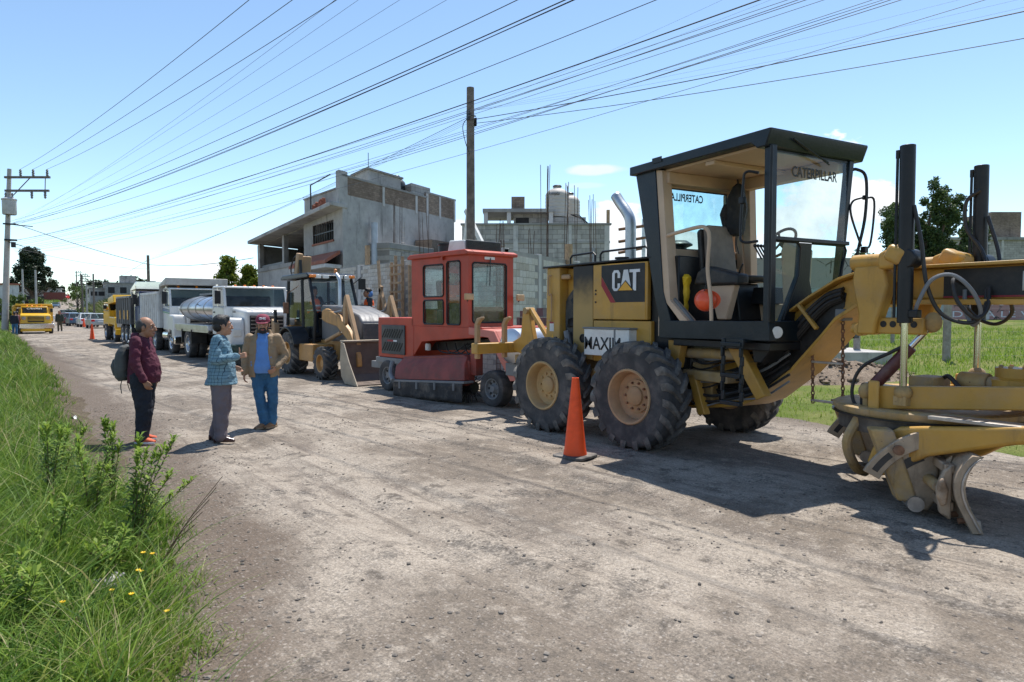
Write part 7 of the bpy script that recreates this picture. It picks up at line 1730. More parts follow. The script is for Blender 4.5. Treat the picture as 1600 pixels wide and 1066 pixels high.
        for i in range(n_):
            F += [(i + 1, i, W + i, W + i + 1)]; o0 = (len(rows) - 1) * 2 * W; F += [(o0 + i, o0 + i + 1, o0 + W + i + 1, o0 + W + i)]
        q.add(V, F)
        for s in 'RL':
            cap(q, j['sh' + s] + Vector((0, 0.01 if s == 'L' else -0.01, -0.01)), j['el' + s], 0.076 * k, 0.068 * k, 14); cap(q, j['el' + s], j['el' + s].lerp(j['wr' + s], 0.93), 0.068 * k, 0.052 * k, 14)
        remeshed('jacket', q, jacket, t, voxel, 1, 0.030, 0.09)
    if vest:
        q = MB(); pz, nz_ = pel.z, j['neck'].z
        cx = lambda f: pel.x + (j['neck'].x - pel.x) * f; cy = lambda f: pel.y + (j['neck'].y - pel.y) * f
        rings(q, [(cx(f), cy(f), pz + (nz_ - pz) * f, rx * k, ry * k) for f, rx, ry in ((0.10, 0.150, 0.192), (0.45, 0.150, 0.188), (0.75, 0.140, 0.180), (0.90, 0.110, 0.125))])
        vo = remeshed('safety_vest', q, VEST, t, voxel, 1, 0.010, 0.08)
        for f in (0.22, 0.48): rings(MB(), [(0, 0, 0, 1, 1), (0, 0, 1, 1, 1)]); rings_b = MB(); rings(rings_b, [(cx(f), cy(f), pz + (nz_ - pz) * f, 0.156 * k, 0.197 * k), (cx(f), cy(f), pz + (nz_ - pz) * f + 0.045, 0.156 * k, 0.197 * k)]); rings_b.build('reflective_band', REFL, vo)
    return t
MAROON = mat('maroon_fleece', (0.085, 0.012, 0.030), 0.9, dust=0.06, var=0.15)
NAVYC = mat('navy_cloth', (0.010, 0.014, 0.024), 0.85, dust=0.08)
MAUVE = mat('grey_mauve_cloth', (0.150, 0.125, 0.140), 0.85, dust=0.06)
JEANS = mat('blue_denim', (0.030, 0.115, 0.23), 0.85, dust=0.14, var=0.25, dcol=(0.10, 0.22, 0.34), scale=5)
TANJ = mat('tan_jacket', (0.29, 0.20, 0.115), 0.7, dust=0.1, var=0.12)
BLUES = mat('blue_shirt', (0.12, 0.27, 0.60), 0.8, dust=0.04)
SUEDE = mat('tan_suede', (0.26, 0.145, 0.075), 0.9, dust=0.2)
OXB = mat('oxblood_leather', (0.045, 0.012, 0.012), 0.25, dust=0.08)
SNK = mat('sneaker_orange', (0.62, 0.085, 0.03), 0.7, dust=0.15, dcol=(0.5, 0.4, 0.2))
SOLEW = mat('white_sole', (0.66, 0.66, 0.68), 0.6, dust=0.15)
def check_mat():
    m = bpy.data.materials.new('blue_check_wool'); n, l, b = nodes_of(m)
    tc = n.new('ShaderNodeTexCoord').outputs['Object']; sp_ = n.new('ShaderNodeSeparateXYZ'); l.new(tc, sp_.inputs[0])
    def M_(op, a, c, d=None):
        q = n.new('ShaderNodeMath'); q.operation = op
        for i, x in enumerate((a, c, d)):
            if x is None: continue
            if isinstance(x, (int, float)): q.inputs[i].default_value = x
            else: l.new(x, q.inputs[i])
        return q.outputs[0]
    def line(x, step, w): return M_('LESS_THAN', M_('FRACT', M_('DIVIDE', x, step), None), w)
    u = M_('MULTIPLY_ADD', sp_.outputs['X'], -0.85, sp_.outputs['Y'])
    g = M_('MAXIMUM', line(sp_.outputs['Z'], 0.044, 0.10), line(u, 0.044, 0.10))
    a = noise_tex(n, l, tc, 5, 6)
    base = mixc(n, l, ramp(n, l, a.outputs['Fac'], 0.3, 0.7), (0.130, 0.235, 0.30), (0.19, 0.32, 0.39))
    l.new(mixc(n, l, g, base, (0.020, 0.045, 0.075)), b.inputs['Base Color']); b.inputs['Roughness'].default_value = 0.9
    return m
CHECK = check_mat()
# man with the backpack
m1 = (1.70, 9.92, 0.015)
person('bald man in maroon hoodie and navy trousers wearing a grey backpack', m1, R(-30), 1.64, hair='bald', hairm=HAIRG, top='hoodie', topm=MAROON, botm=NAVYC, shoem=SNK, sole=SOLEW, belly=0.055, head_yaw=R(2), top_hem=0.80, leg_r=(0.132, 0.108, 0.085), skin=SKIND, bulk=1.3,
       J=dict(shR=(-0.01, -0.185, 1.345), shL=(-0.01, 0.185, 1.345), elR=(0.0, -0.27, 1.08), wrR=(0.105, -0.255, 0.845), elL=(-0.03, 0.25, 1.07), wrL=(0.03, 0.24, 0.84), head=(0.055, 0, 1.53), kneeR=(0.05, -0.11, 0.46), ankR=(0.02, -0.13, 0.085), toeR=(0.19, -0.16, 0.03), ankL=(-0.07, 0.12, 0.085), toeL=(0.10, 0.16, 0.03), kneeL=(-0.02, 0.11, 0.46)))
def backpack(label, loc, rz, m, sc=1.0, hang=False):
    t = thing('backpack', label, 'backpack', loc, rz)
    b_ = MB(); rings(b_, [(-0.02, 0, -0.24 * sc, 0.06 * sc, 0.10 * sc), (-0.03, 0, -0.19 * sc, 0.085 * sc, 0.135 * sc), (-0.03, 0, -0.05 * sc, 0.095 * sc, 0.150 * sc), (-0.02, 0, 0.10 * sc, 0.08 * sc, 0.140 * sc), (0.0, 0, 0.20 * sc, 0.05 * sc, 0.10 * sc), (0.005, 0, 0.225 * sc, 0.02 * sc, 0.06 * sc)])
    remeshed('pack_body', b_, m, t, 0.01, 2, 0.02, 0.09)
    b_ = MB(); rings(b_, [(-0.10 * sc, 0, -0.17 * sc, 0.03 * sc, 0.09 * sc), (-0.115 * sc, 0, -0.05 * sc, 0.045 * sc, 0.115 * sc), (-0.10 * sc, 0, 0.04 * sc, 0.03 * sc, 0.09 * sc)]); remeshed('front_pocket', b_, m, t, 0.01, 2, 0.01, 0.08)
    MB().tube(spline([(0.0, -0.03, 0.20 * sc), (-0.01, -0.02, 0.26 * sc), (-0.01, 0.02, 0.26 * sc), (0, 0.03, 0.20 * sc)], 5), 0.010, 6).build('carry_handle', SEATB, t)
    for s in (-1, 1):
        MB().tube(spline([(0.06, s * 0.08, 0.17 * sc), (0.16, s * 0.10, 0.20 * sc), (0.22, s * 0.11, 0.10 * sc), (0.18, s * 0.12, -0.08 * sc), (0.05, s * 0.12, -0.19 * sc)], 6) if not hang else spline([(0.05, s * 0.08, 0.18 * sc), (0.10, s * 0.1, 0.0), (0.04, s * 0.11, -0.19 * sc)], 6), 0.014, 6).build('shoulder_strap', SEATB, t)
        MB().tube(spline([(0.0, s * 0.10, -0.20 * sc), (-0.02, s * 0.11, -0.30 * sc), (0.01 * s, s * 0.11, -0.40 * sc)], 5), 0.006, 5).build('loose_strap', SEATB, t)
    return t
c_, s_ = math.cos(R(-30)), math.sin(R(-30))
backpack('grey backpack on the back of the man in maroon', (m1[0] - 0.235 * c_ - 0.05 * -s_ * -1, m1[1] - 0.235 * s_, 1.06), R(-30), mat('grey_pack', (0.070, 0.078, 0.080), 0.8, dust=0.15))
MB_ = MB().ell((0, 0, 0), (0.012, 0.02, 0.02), 8, 6)
lg = MB_.build('hoodie_logo', LOGOW, bpy.data.objects['person']); lg.location = (-0.115, -0.125, 1.31)
# man in the checked blazer
person('dark-haired man in blue checked blazer and grey trousers gesturing with a raised thumb', (2.52, 9.38, 0.012), R(-22), 1.66, hair='short', top='blazer', topm=CHECK, botm=MAUVE, shoem=OXB, belly=0.03, head_yaw=R(18), top_hem=0.76, leg_r=(0.124, 0.100, 0.086),
       J=dict(elR=(-0.03, -0.265, 1.09), wrR=(0.235, -0.235, 1.135), elL=(-0.04, 0.25, 1.07), wrL=(0.12, 0.24, 0.98), kneeR=(0.0, -0.11, 0.46), ankR=(0.0, -0.12, 0.085), toeR=(0.16, -0.14, 0.03), ankL=(-0.09, 0.11, 0.085), toeL=(0.08, 0.12, 0.03)),
       hands={'R': dict(d=(0.96, 0.12, 0.22), pn=(0, 0.9, -0.2), side=(-0.2, 0.1, 1), curl=0.95, thumb=True)})
# man in the tan jacket
person('bearded man in open tan jacket, blue shirt, jeans and maroon cap facing the camera', (3.30, 10.05, 0.01), R(-116), 1.66, hair='under', beard=True, top='shirt', topm=BLUES, jacket=TANJ, botm=JEANS, shoem=SUEDE, sole=mat('gum_sole', (0.30, 0.22, 0.14), 0.8), belly=0.022, head_yaw=R(4), top_hem=0.82, leg_r=(0.108, 0.078, 0.068), skin=SKIN,
       cap_m=(mat('maroon_cap', (0.22, 0.025, 0.055), 0.8, dust=0.05), SOLEW, 'GNE'),
       J=dict(elR=(-0.03, -0.255, 1.06), wrR=(0.04, -0.265, 0.82), elL=(-0.07, 0.29, 1.07), wrL=(0.12, 0.19, 0.90), shR=(0, -0.175, 1.34), shL=(0, 0.175, 1.34), kneeR=(0.03, -0.06, 0.46), ankR=(0.04, 0.0, 0.085), toeR=(0.16, -0.10, 0.03), kneeL=(0.02, 0.12, 0.46), ankL=(-0.02, 0.10, 0.085), toeL=(0.13, 0.02, 0.03)),
       hands={'L': dict(d=(0.6, -0.6, -0.5), pn=(-0.5, -0.5, 0), side=(0.3, 0, 1), curl=0.7)})
# workers
SITJ = dict(hipR=(0, -0.10, 0.50), kneeR=(0.42, -0.13, 0.52), ankR=(0.46, -0.13, 0.10), toeR=(0.62, -0.14, 0.06), hipL=(0, 0.10, 0.50), kneeL=(0.42, 0.13, 0.52), ankL=(0.46, 0.13, 0.10), toeL=(0.62, 0.14, 0.06), shR=(0.0, -0.175, 0.96), elR=(0.12, -0.25, 0.72), wrR=(0.36, -0.18, 0.74), shL=(0, 0.175, 0.96), elL=(0.12, 0.25, 0.72), wrL=(0.36, 0.16, 0.76), neck=(0.0, 0, 1.015), head=(0.04, 0, 1.17))
DKSH = mat('dark_shirt', (0.02, 0.025, 0.03), 0.85, dust=0.1)
def sat(label, loc, rz, **kw): return person(label, loc, rz, 1.68, J=SITJ, sit=True, top='shirt', voxel=0.012, botm=NAVYC, shoem=NAVYC, **kw)

# ================================================================ red road sweeper
sw_ = thing('road_sweeper', 'red self-propelled road broom with square glazed cab behind the grader', 'sweeper', (8.1, 11.4, 0), R(-86))
road_wheel(sw_, 1.62, -0.92, 0.335, 0.26, -1, GREYP, rimf=0.55); road_wheel(sw_, 1.62, 0.92, 0.335, 0.26, 1, GREYP, rimf=0.55)
road_wheel(sw_, -1.84, -0.92, 0.335, 0.26, -1, GREYP, rimf=0.55); road_wheel(sw_, -1.84, 0.92, 0.335, 0.26, 1, GREYP, rimf=0.55)
Y0 = -0.98; Y1 = 0.80
MB().px([(-2.28, 0.72), (-0.90, 0.72), (-0.90, 1.58), (-2.28, 1.58)], Y0, Y1).build('engine_housing', REDP, sw_, 0.02)
MB().bx(-2.34, -1.30, Y0 - 0.03, Y1, 0.60, 0.718).px([(-2.30, 0.60), (-2.20, 0.42), (-1.36, 0.42), (-1.30, 0.60)], Y0 + 0.02, Y1 - 0.02).build('rear_fender', GREYP, sw_, 0.01)
MB().bx(-2.75, -2.35, Y0 + 0.1, Y1 - 0.1, 0.45, 0.60).build('rear_bumper', GREYP, sw_, 0.01)
gq = MB().bx(-2.10, -1.20, Y0 - 0.03, Y0 - 0.005, 0.80, 1.42).build('side_grille', GRILL, sw_, 0.008)
for z0 in (0.88, 1.16):
    for k in range(8): MB().obx((-2.0 + 0.095 * k, Y0 - 0.034, z0 + 0.08), (0.03, 0.01, 0.22), (0, R(38), 0)).build('grille_slot', BLACK, gq)
MB().bx(-1.85, -1.62, Y0 - 0.036, Y0 - 0.031, 1.07, 1.105).build('grille_badge_red', LOGOR, gq); MB().bx(-1.615, -1.48, Y0 - 0.036, Y0 - 0.031, 1.07, 1.105).build('grille_badge_white', LOGOW, gq)
# body over the broom, cab
MB().px([(-0.90, 0.80), (-0.62, 1.10), (1.28, 1.24), (1.28, 1.42), (-0.90, 1.42)], Y0 + 0.005, Y1).build('body_side', REDP, sw_, 0.012)
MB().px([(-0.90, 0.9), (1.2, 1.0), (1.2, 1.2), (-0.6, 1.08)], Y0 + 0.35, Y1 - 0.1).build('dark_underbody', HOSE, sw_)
CX0, CX1, CZ0, CZ1 = -0.92, 0.86, 1.42, 2.76; Y2 = 0.16
def pane_wall(parent, axis, at, rects, span, z0, z1, th, m, gm, nm):
    """a sheet wall with rectangular window openings: strips of metal round real panes"""
    xs = sorted(set([span[0], span[1]] + [r[0] for r in rects] + [r[1] for r in rects])); zs = sorted(set([z0, z1] + [r[2] for r in rects] + [r[3] for r in rects]))
    mb = MB()
    for xa, xb in zip(xs, xs[1:]):
        run = None
        for za, zb in zip(zs, zs[1:]):
            hole = any(r[0] - 1e-6 <= xa and xb <= r[1] + 1e-6 and r[2] - 1e-6 <= za and zb <= r[3] + 1e-6 for r in rects)
            if not hole:
                if axis == 'y': mb.bx(xa, xb, at, at + th, za, zb)
                else: mb.bx(at, at + th, xa, xb, za, zb)
    w = mb.build(nm, m, parent)
    wl_ = w.modifiers.new('weld', 'WELD'); wl_.merge_threshold = 0.001
    for r in rects:
        q = MB()
        if axis == 'y': q.bx(r[0], r[1], at + th * 0.4, at + th * 0.55, r[2], r[3])
        else: q.bx(at + th * 0.4, at + th * 0.55, r[0], r[1], r[2], r[3])
        pn = q.build('window_pane', gm, parent)
        c = 0.035; pts = [(r[0] + c, r[2]), (r[1] - c, r[2]), (r[1], r[2] + c), (r[1], r[3] - c), (r[1] - c, r[3]), (r[0] + c, r[3]), (r[0], r[3] - c), (r[0], r[2] + c), (r[0] + c, r[2])]
        o_ = at - 0.004 if th > 0 else at + 0.004
        MB().tube([(p, o_, z) if axis == 'y' else (at + th + 0.004 if th > 0 else at, p, z) for p, z in pts], 0.016, 6).build('window_gasket', BLACK, pn)
    return w
pane_wall(sw_, 'y', Y0, [(-0.54, 0.13, 2.00, 2.62), (-0.54, 0.13, 1.46, 1.93), (0.24, 0.66, 1.46, 2.66)], (CX0, CX1), CZ0, CZ1, 0.04, REDP, GLASSV, 'cab_side')
pane_wall(sw_, 'y', Y2 - 0.06, [(-0.54, 0.66, 1.75, 2.62)], (CX0, CX1), CZ0, CZ1, 0.04, REDP, GLASSV, 'cab_far_side')
pane_wall(sw_, 'x', CX1 - 0.001, [(Y0 + 0.10, Y2 - 0.20, 1.50, 2.62)], (Y0, Y2 - 0.02), CZ0, CZ1, 0.04, REDP, GLASSG, 'cab_front')
pane_wall(sw_, 'x', CX0 - 0.04, [(Y0 + 0.2, Y2 - 0.2, 1.75, 2.60)], (Y0, Y2 - 0.02), CZ0, CZ1, 0.04, REDP, GLASSV, 'cab_back')
MB().px([(CX0 - 0.10, 2.762), (CX1 + 0.10, 2.762), (CX1 + 0.10, 2.82), (CX1, 2.86), (CX0, 2.85), (CX0 - 0.10, 2.81)], Y0 - 0.07, Y2 + 0.05).build('cab_roof', REDP, sw_, 0.015)
MB().bx(CX0, CX1, Y0 + 0.04, Y2 - 0.1, 1.425, 1.45).build('cab_floor', BLACK, sw_)
MB().bx(-0.55, -0.05, -0.66, -0.20, 1.45, 1.75).px([(-0.55, 1.75), (-0.42, 1.75), (-0.52, 2.35), (-0.62, 2.33)], -0.64, -0.22).build('driver_seat', SEATB, sw_, 0.03)
MB().bx(0.5, 0.75, -0.8, 0.0, 1.45, 1.80).build('dashboard', REDD, sw_, 0.02)
MB().bx(0.912, 0.918, -0.60, -0.35, 2.69, 2.74).build('front_label', PAPER, sw_)
MB().tube([(0.92, -0.46, 2.72), (0.93, -0.49, 2.2)], 0.01, 5).build('wiper', BLACK, sw_)
MB().bx(0.10, 0.16, Y0 - 0.045, Y0, 2.70, 2.76).build('door_hinge', REDP, sw_)
for y in (Y0 - 0.08, Y2 + 0.06):
    MB().obx((1.02, y, 1.98), (0.05, 0.22, 0.12), (0, 0, R(8))).build('work_lamp', mat('lamp_tan', (0.50, 0.33, 0.16), 0.4, dust=0.2), sw_, 0.015); MB().tube([(0.9, y + 0.05, 1.9), (1.0, y, 1.93)], 0.012, 5).build('lamp_bracket', BLACK, sw_)
MB().px([(0.10, 2.862), (0.66, 2.862), (0.62, 3.06), (0.16, 3.08)], -0.86, 0.0).build('air_conditioner', PAPER, sw_, 0.02)
q = MB().bx(0.661, 0.70, -0.86, 0.0, 2.862, 3.06).build('air_conditioner_grille', GRILL, sw_, 0.01)
for k in range(7): MB().bx(0.701, 0.712, -0.84, -0.02, 2.88 + 0.024 * k, 2.89 + 0.024 * k).build('grille_slat', BLACK, q)
MB().lathe([(0.12, 0), (0.12, 0.16), (0.14, 0.17), (0.14, 0.20), (0.001, 0.205)], (-0.18, -0.72, 2.852), (0, 0, 1), 20).build('roof_vent', BLACK, sw_)
# nose in front of the cab: sloping deck, tank across the front
MB().px([(0.90, 1.42), (1.62, 1.36), (2.2, 0.52), (2.05, 0.50), (1.46, 1.24), (0.90, 1.28)], Y0, Y0 + 0.05).build('nose_side', PINKP, sw_, 0.008)
MB().px([(0.90, 1.425), (1.62, 1.365), (2.2, 0.525), (2.19, 0.50), (1.6, 1.33), (0.90, 1.39)], Y0 + 0.05, Y1).build('nose_deck', PINKP, sw_, 0.008)
MB().bx(1.3, 2.9, -0.5, 0.5, 0.38, 0.56).build('chassis_rail', HOSE, sw_, 0.01)
MB().lathe([(0.001, 0), (0.24, 0.02), (0.30, 0.06), (0.30, 1.9), (0.24, 1.95), (0.001, 1.96)], (2.15, -1.1, 1.12), (0, 1, 0), 36).build('water_tank', ALU, sw_)
MB().lathe([(0.312, 0), (0.312, 0.05)], (2.15, -0.75, 1.12), (0, 1, 0), 36).lathe([(0.312, 0), (0.312, 0.05)], (2.15, 0.35, 1.12), (0, 1, 0), 36).build('tank_straps', BLACK, sw_)
MB().bx(1.95, 2.35, -1.0, 0.75, 0.60, 0.82).build('tank_cradle', GREYP, sw_, 0.01)
MB().lathe([(0.001, 0), (0.27, 0.0), (0.27, 1.0), (0.001, 1.0)], (1.62, -0.62, 0.95), (0, 1, 0), 28).build('hydraulic_drum', BLACK, sw_)
# broom: hood, skirt, brush
MB().px([(-1.30, 0.34), (-1.22, 0.60), (-1.05, 0.78), (0.95, 0.92), (1.10, 0.80), (1.12, 0.42), (1.0, 0.34)], Y0 - 0.16, Y0 - 0.02).build('broom_hood', REDD, sw_, 0.02)
MB().hexa([(-1.0, Y0 - 0.42, 0.34), (1.15, Y0 - 0.30, 0.46), (1.15, Y0 - 0.16, 0.46), (-1.0, Y0 - 0.16, 0.34)], [(-1.05, Y0 - 0.34, 0.60), (1.08, Y0 - 0.24, 0.76), (1.05, Y0 - 0.14, 0.90), (-1.05, Y0 - 0.14, 0.76)]).build('broom_cover', REDD, sw_, 0.015)
MB().hexa([(-1.02, Y0 - 0.46, 0.29), (1.18, Y0 - 0.34, 0.41), (1.18, Y0 - 0.10, 0.41), (-1.02, Y0 - 0.10, 0.29)], [(-1.02, Y0 - 0.46, 0.335), (1.18, Y0 - 0.34, 0.455), (1.18, Y0 - 0.10, 0.455), (-1.02, Y0 - 0.10, 0.335)]).build('broom_ledge', GREYP, sw_, 0.008)
skm = MB().sheet(lambda u, v: (-0.98 + 2.12 * u, Y0 - 0.45 + 0.11 * u + 0.012 * math.sin(30 * u) * v, 0.30 + 0.11 * u - v * (0.285 + 0.06 * u + 0.025 * nz(u * 9, 2, 1.0, 3))), 60, 5)
sk_o = skm.build('rubber_skirt', mat('rubber_sheet', (0.035, 0.033, 0.033), 0.8, dust=0.6), sw_); sk_o.modifiers.new('s', 'SOLIDIFY').thickness = 0.012
for k in range(4): MB().bx(-0.75 + 0.55 * k, -0.71 + 0.55 * k, Y0 - 0.47 + 0.03 * k, Y0 - 0.44 + 0.03 * k, 0.18 + 0.03 * k, 0.31 + 0.03 * k).build('skirt_clip', GREYP, sw_)
br = MB()
rb = random.Random(3)
for k in range(900):
    a = rb.uniform(0, 2 * PI); x = rb.uniform(-1.15, 1.0); yy = Y0 + 0.02
    c0 = (x, yy + 0.10 * math.cos(a), 0.31 + 0.10 * math.sin(a)); c1 = (x + rb.uniform(-.02, .02), yy + 0.305 * math.cos(a + rb.uniform(-.1, .1)), 0.31 + 0.295 * math.sin(a + rb.uniform(-.1, .1)))
    br.tube([c0, c1], 0.006, 3, cap=False)
o = br.build('broom_bristles', HOSE, sw_); o['kind'] = 'stuff'
MB().cyl((-1.2, Y0 + 0.02, 0.31), (1.05, Y0 + 0.02, 0.31), 0.11, n=14).build('broom_core', BLACK, sw_)
MB().tube(spline([(-1.42, Y0 - 0.18, 0.66), (-1.36, Y0 - 0.26, 0.50), (-1.20, Y0 - 0.36, 0.40), (-0.95, Y0 - 0.46, 0.32)], 5), 0.05, 8).build('broom_arm', GREYP, sw_)
MB().bx(1.10, 1.26, Y0 - 0.12, Y0 + 0.05, 0.55, 1.05).build('lift_ram_bracket', REDD, sw_, 0.01)
for k in range(4): MB().tube(spline([(-0.5 + 0.3 * k, Y0 + 0.3, 1.08), (-0.3 + 0.3 * k, Y0 + 0.22, 0.92), (0.1 + 0.25 * k, Y0 + 0.25, 0.90), (0.5 + 0.15 * k, Y0 + 0.3, 1.1)], 6), 0.014, 6).build('broom_hose', HOSE, sw_)
MB().lathe([(0.05, 0), (0.06, 0.02), (0.06, 0.12), (0.05, 0.14)], (-0.62, Y0 + 0.16, 0.92), (0, 0, 1), 14).build('oil_filter', PAPER, sw_)
sat('sweeper driver in orange clothes seated inside the red cab', (7.66, 11.72, 1.28), R(-86), skin=SKIND, topm=VEST, hair='short')
single('person_helmet', 'red helmet on the driver in the sweeper cab', 'hard hat', MB(Matrix.Translation((7.68, 11.68, 2.49))).lathe([(0.12, -0.01), (0.112, 0.02), (0.10, 0.08), (0.06, 0.12), (0.001, 0.135)], (0, 0, 0), (0, 0, 1), 20), mat('helmet_red', (0.65, 0.04, 0.02), 0.35, dust=0.05))

# ================================================================ backhoe loader
bh = thing('backhoe_loader', 'dusty orange-yellow backhoe loader with black cab and lowered front bucket', 'backhoe loader', (7.75, 17.2, 0), R(-90))
def lug_wheel(parent, x, y, r, w, n_, rimm, side):
    M = Matrix.Translation((x, y, r)); t = tyre_mb(r, w, lug_h=0.04, n=40, rim=0.50, M=M).build('tyre', TIRE, parent); lug_mb(r, w, n_, 0.045, 8.5, 20, M=M).build('tread_lugs', TIREL, t, angle=50)
    MB(M).lathe([(r * 0.52, w * 0.40), (r * 0.53, w * 0.46), (r * 0.48, w * 0.44), (r * 0.44, w * 0.2), (r * 0.25, w * 0.15), (r * 0.22, w * 0.3), (0.001, w * 0.3)], (0, 0, 0), (0, side, 0), 32).build('rim', rimm, t)
for s in (-1, 1):
    lug_wheel(bh, -1.12, s * 0.92, 0.58, 0.44, 17, CASEY, s); lug_wheel(bh, 0.98, s * 0.90, 0.42, 0.34, 16, CASEY, s)
    o = MB()
    pts = [(-1.12 + 0.70 * math.cos(R(a)), 0.60 + 0.70 * math.sin(R(a))) for a in range(165, 14, -12)]; pin = [(-1.12 + 0.64 * math.cos(R(a)), 0.60 + 0.64 * math.sin(R(a))) for a in range(14, 166, 12)]
    o.px(pts + pin, s * 0.70, s * 1.16); o.build('rear_fender', BLACK, bh, 0.015)
MB().bx(-1.7, 1.9, -0.42, 0.42, 0.45, 0.95).build('chassis', CASEY, bh, 0.03)
for y in (-0.73, 0.73): MB().bx(-0.52, 0.42, y - 0.28, y + 0.28, 0.42, 0.86).build('side_tank', CASEY, bh, 0.02)
MB().px([(-0.38, 0.95), (1.95, 0.90), (2.05, 1.45), (1.85, 1.62), (0.85, 1.84), (-0.38, 1.88)], -0.43, 0.43).build('engine_hood', mat('hood_dusty_grey', (0.15, 0.15, 0.155), 0.5, dust=0.4, dcol=(0.27, 0.24, 0.21)), bh, 0.05, 3)
MB().bx(1.96, 2.07, -0.40, 0.40, 0.72, 1.42).build('front_grille', GRILL, bh, 0.02)
MB().tube([(0.52, -0.30, 1.80), (0.52, -0.30, 2.50), (0.46, -0.30, 2.60), (0.32, -0.30, 2.68)], 0.045, 12).build('exhaust_pipe', GALV, bh)
Mc = Matrix.Translation((-0.75, 0, 0)); Mc2 = Matrix.Translation((-0.55, 0, 0))
# cab
CB = [(-1.62, 1.0), (0.32, 1.0), (0.32, 0.62), (-0.42, 0.62)]
for s in (-1, 1):
    y = s * 0.62
    for nm, p0, p1 in (('rear_post', (-1.62, 1.30), (-1.55, 2.58)), ('middle_post', (-0.42, 0.70), (-0.52, 2.60)), ('front_post', (0.40, 1.70), (0.02, 2.60)), ('front_lower_post', (0.30, 0.72), (0.40, 1.72))):
        MB(Mc).tube([(p0[0], y, p0[1]), (p1[0], y * 0.97, p1[1])], 0.045, 8).build(nm, BLACK, bh)
    MB(Mc).add([(-1.60, y * 0.99, 1.32), (-0.46, y * 0.99, 1.32), (-0.52, y * 0.97, 2.58), (-1.55, y * 0.97, 2.56)], [(0, 1, 2, 3)]).build('rear_side_window', GLASSD, bh)
    MB(Mc).add([(-0.44, y * 0.995, 0.72), (0.30, y * 0.995, 0.72), (0.40, y * 0.99, 1.72), (0.02, y * 0.97, 2.58), (-0.52, y * 0.97, 2.58)], [(0, 1, 2, 3, 4)]).build('door_window', GLASSV, bh)
    MB(Mc).px([(-1.0, 1.28), (-0.46, 1.28), (-0.44, 0.90), (-0.62, 0.95), (-0.8, 1.18)], y - 0.02 * s, y + 0.02 * s).build('cab_lower_panel', mat('dark_green_panel', (0.03, 0.09, 0.045), 0.35, dust=0.25), bh)
MB(Mc).add([(0.40, -0.61, 1.78), (0.40, 0.61, 1.78), (0.03, 0.59, 2.58), (0.03, -0.59, 2.58)], [(0, 1, 2, 3)]).build('windshield', GLASSV, bh)
MB(Mc).add([(-1.62, -0.61, 1.32), (-1.62, 0.61, 1.32), (-1.56, 0.59, 2.56), (-1.56, -0.59, 2.56)], [(0, 1, 2, 3)]).build('rear_window', GLASSD, bh)
MB(Mc).px([(-1.95, 2.60), (0.10, 2.62), (0.16, 2.68), (0.0, 2.76), (-1.8, 2.74), (-1.95, 2.68)], -0.70, 0.66).build('cab_roof', NAVY, bh, 0.03, 3)
for y in (-0.58, 0.54): MB(Mc).bx(0.08, 0.18, y - 0.08, y + 0.10, 2.625, 2.70).build('corner_light', AMBER, bh, 0.01)
for y in (-0.42, -0.2, 0.2, 0.42): MB(Mc).bx(0.12, 0.175, y - 0.09, y + 0.09, 2.60, 2.70).build('roof_work_light', LAMPG, bh, 0.015)
MB(Mc).lathe([(0.06, 0), (0.06, 0.03), (0.045, 0.04), (0.042, 0.13), (0.02, 0.15), (0.001, 0.152)], (-0.35, 0.3, 2.755), (0, 0, 1), 16).build('beacon', AMBER, bh)
MB(Mc).bx(-1.6, 0.3, -0.75, 0.75, 0.90, 0.98).build('cab_floor', BLACK, bh)
MB(Mc).px([(0.18, 0.98), (0.36, 0.98), (0.40, 1.72), (0.10, 1.80)], -0.3, 0.3).build('dashboard', BLACK, bh, 0.03)
MB(Mc).bx(-0.98, -0.48, -0.44, 0.06, 0.98, 1.50).px([(-1.04, 1.50), (-0.92, 1.50), (-1.01, 2.15), (-1.10, 2.13)], -0.43, 0.05).build('driver_seat', SEATB, bh, 0.03)
rg = [(-0.12 + 0.08 * math.sin(t), 0.19 * math.cos(t), 1.84 + 0.14 * math.sin(t)) for t in [2 * PI * k / 20 for k in range(21)]]
MB(Mc).tube(rg, 0.014, 6).tube([(-0.12, 0, 1.84), (0.16, 0, 1.70)], 0.025, 6).build('steering_wheel', BLACK, bh)
MB(Mc).tube([(0.10, 0.60, 2.45), (0.30, 0.78, 2.66), (0.30, 0.80, 2.6)], 0.012, 5).bx(0.26, 0.32, 0.70, 0.90, 2.32, 2.62).build('mirror', BLACK, bh, 0.015)
MB(Mc).tube([(-0.2, -0.82, 2.4), (-0.5, -1.02, 2.2), (-0.55, -1.05, 1.95)], 0.012, 5).bx(-0.6, -0.54, -1.12, -0.98, 1.65, 1.95).build('near_mirror', RUST, bh, 0.015)
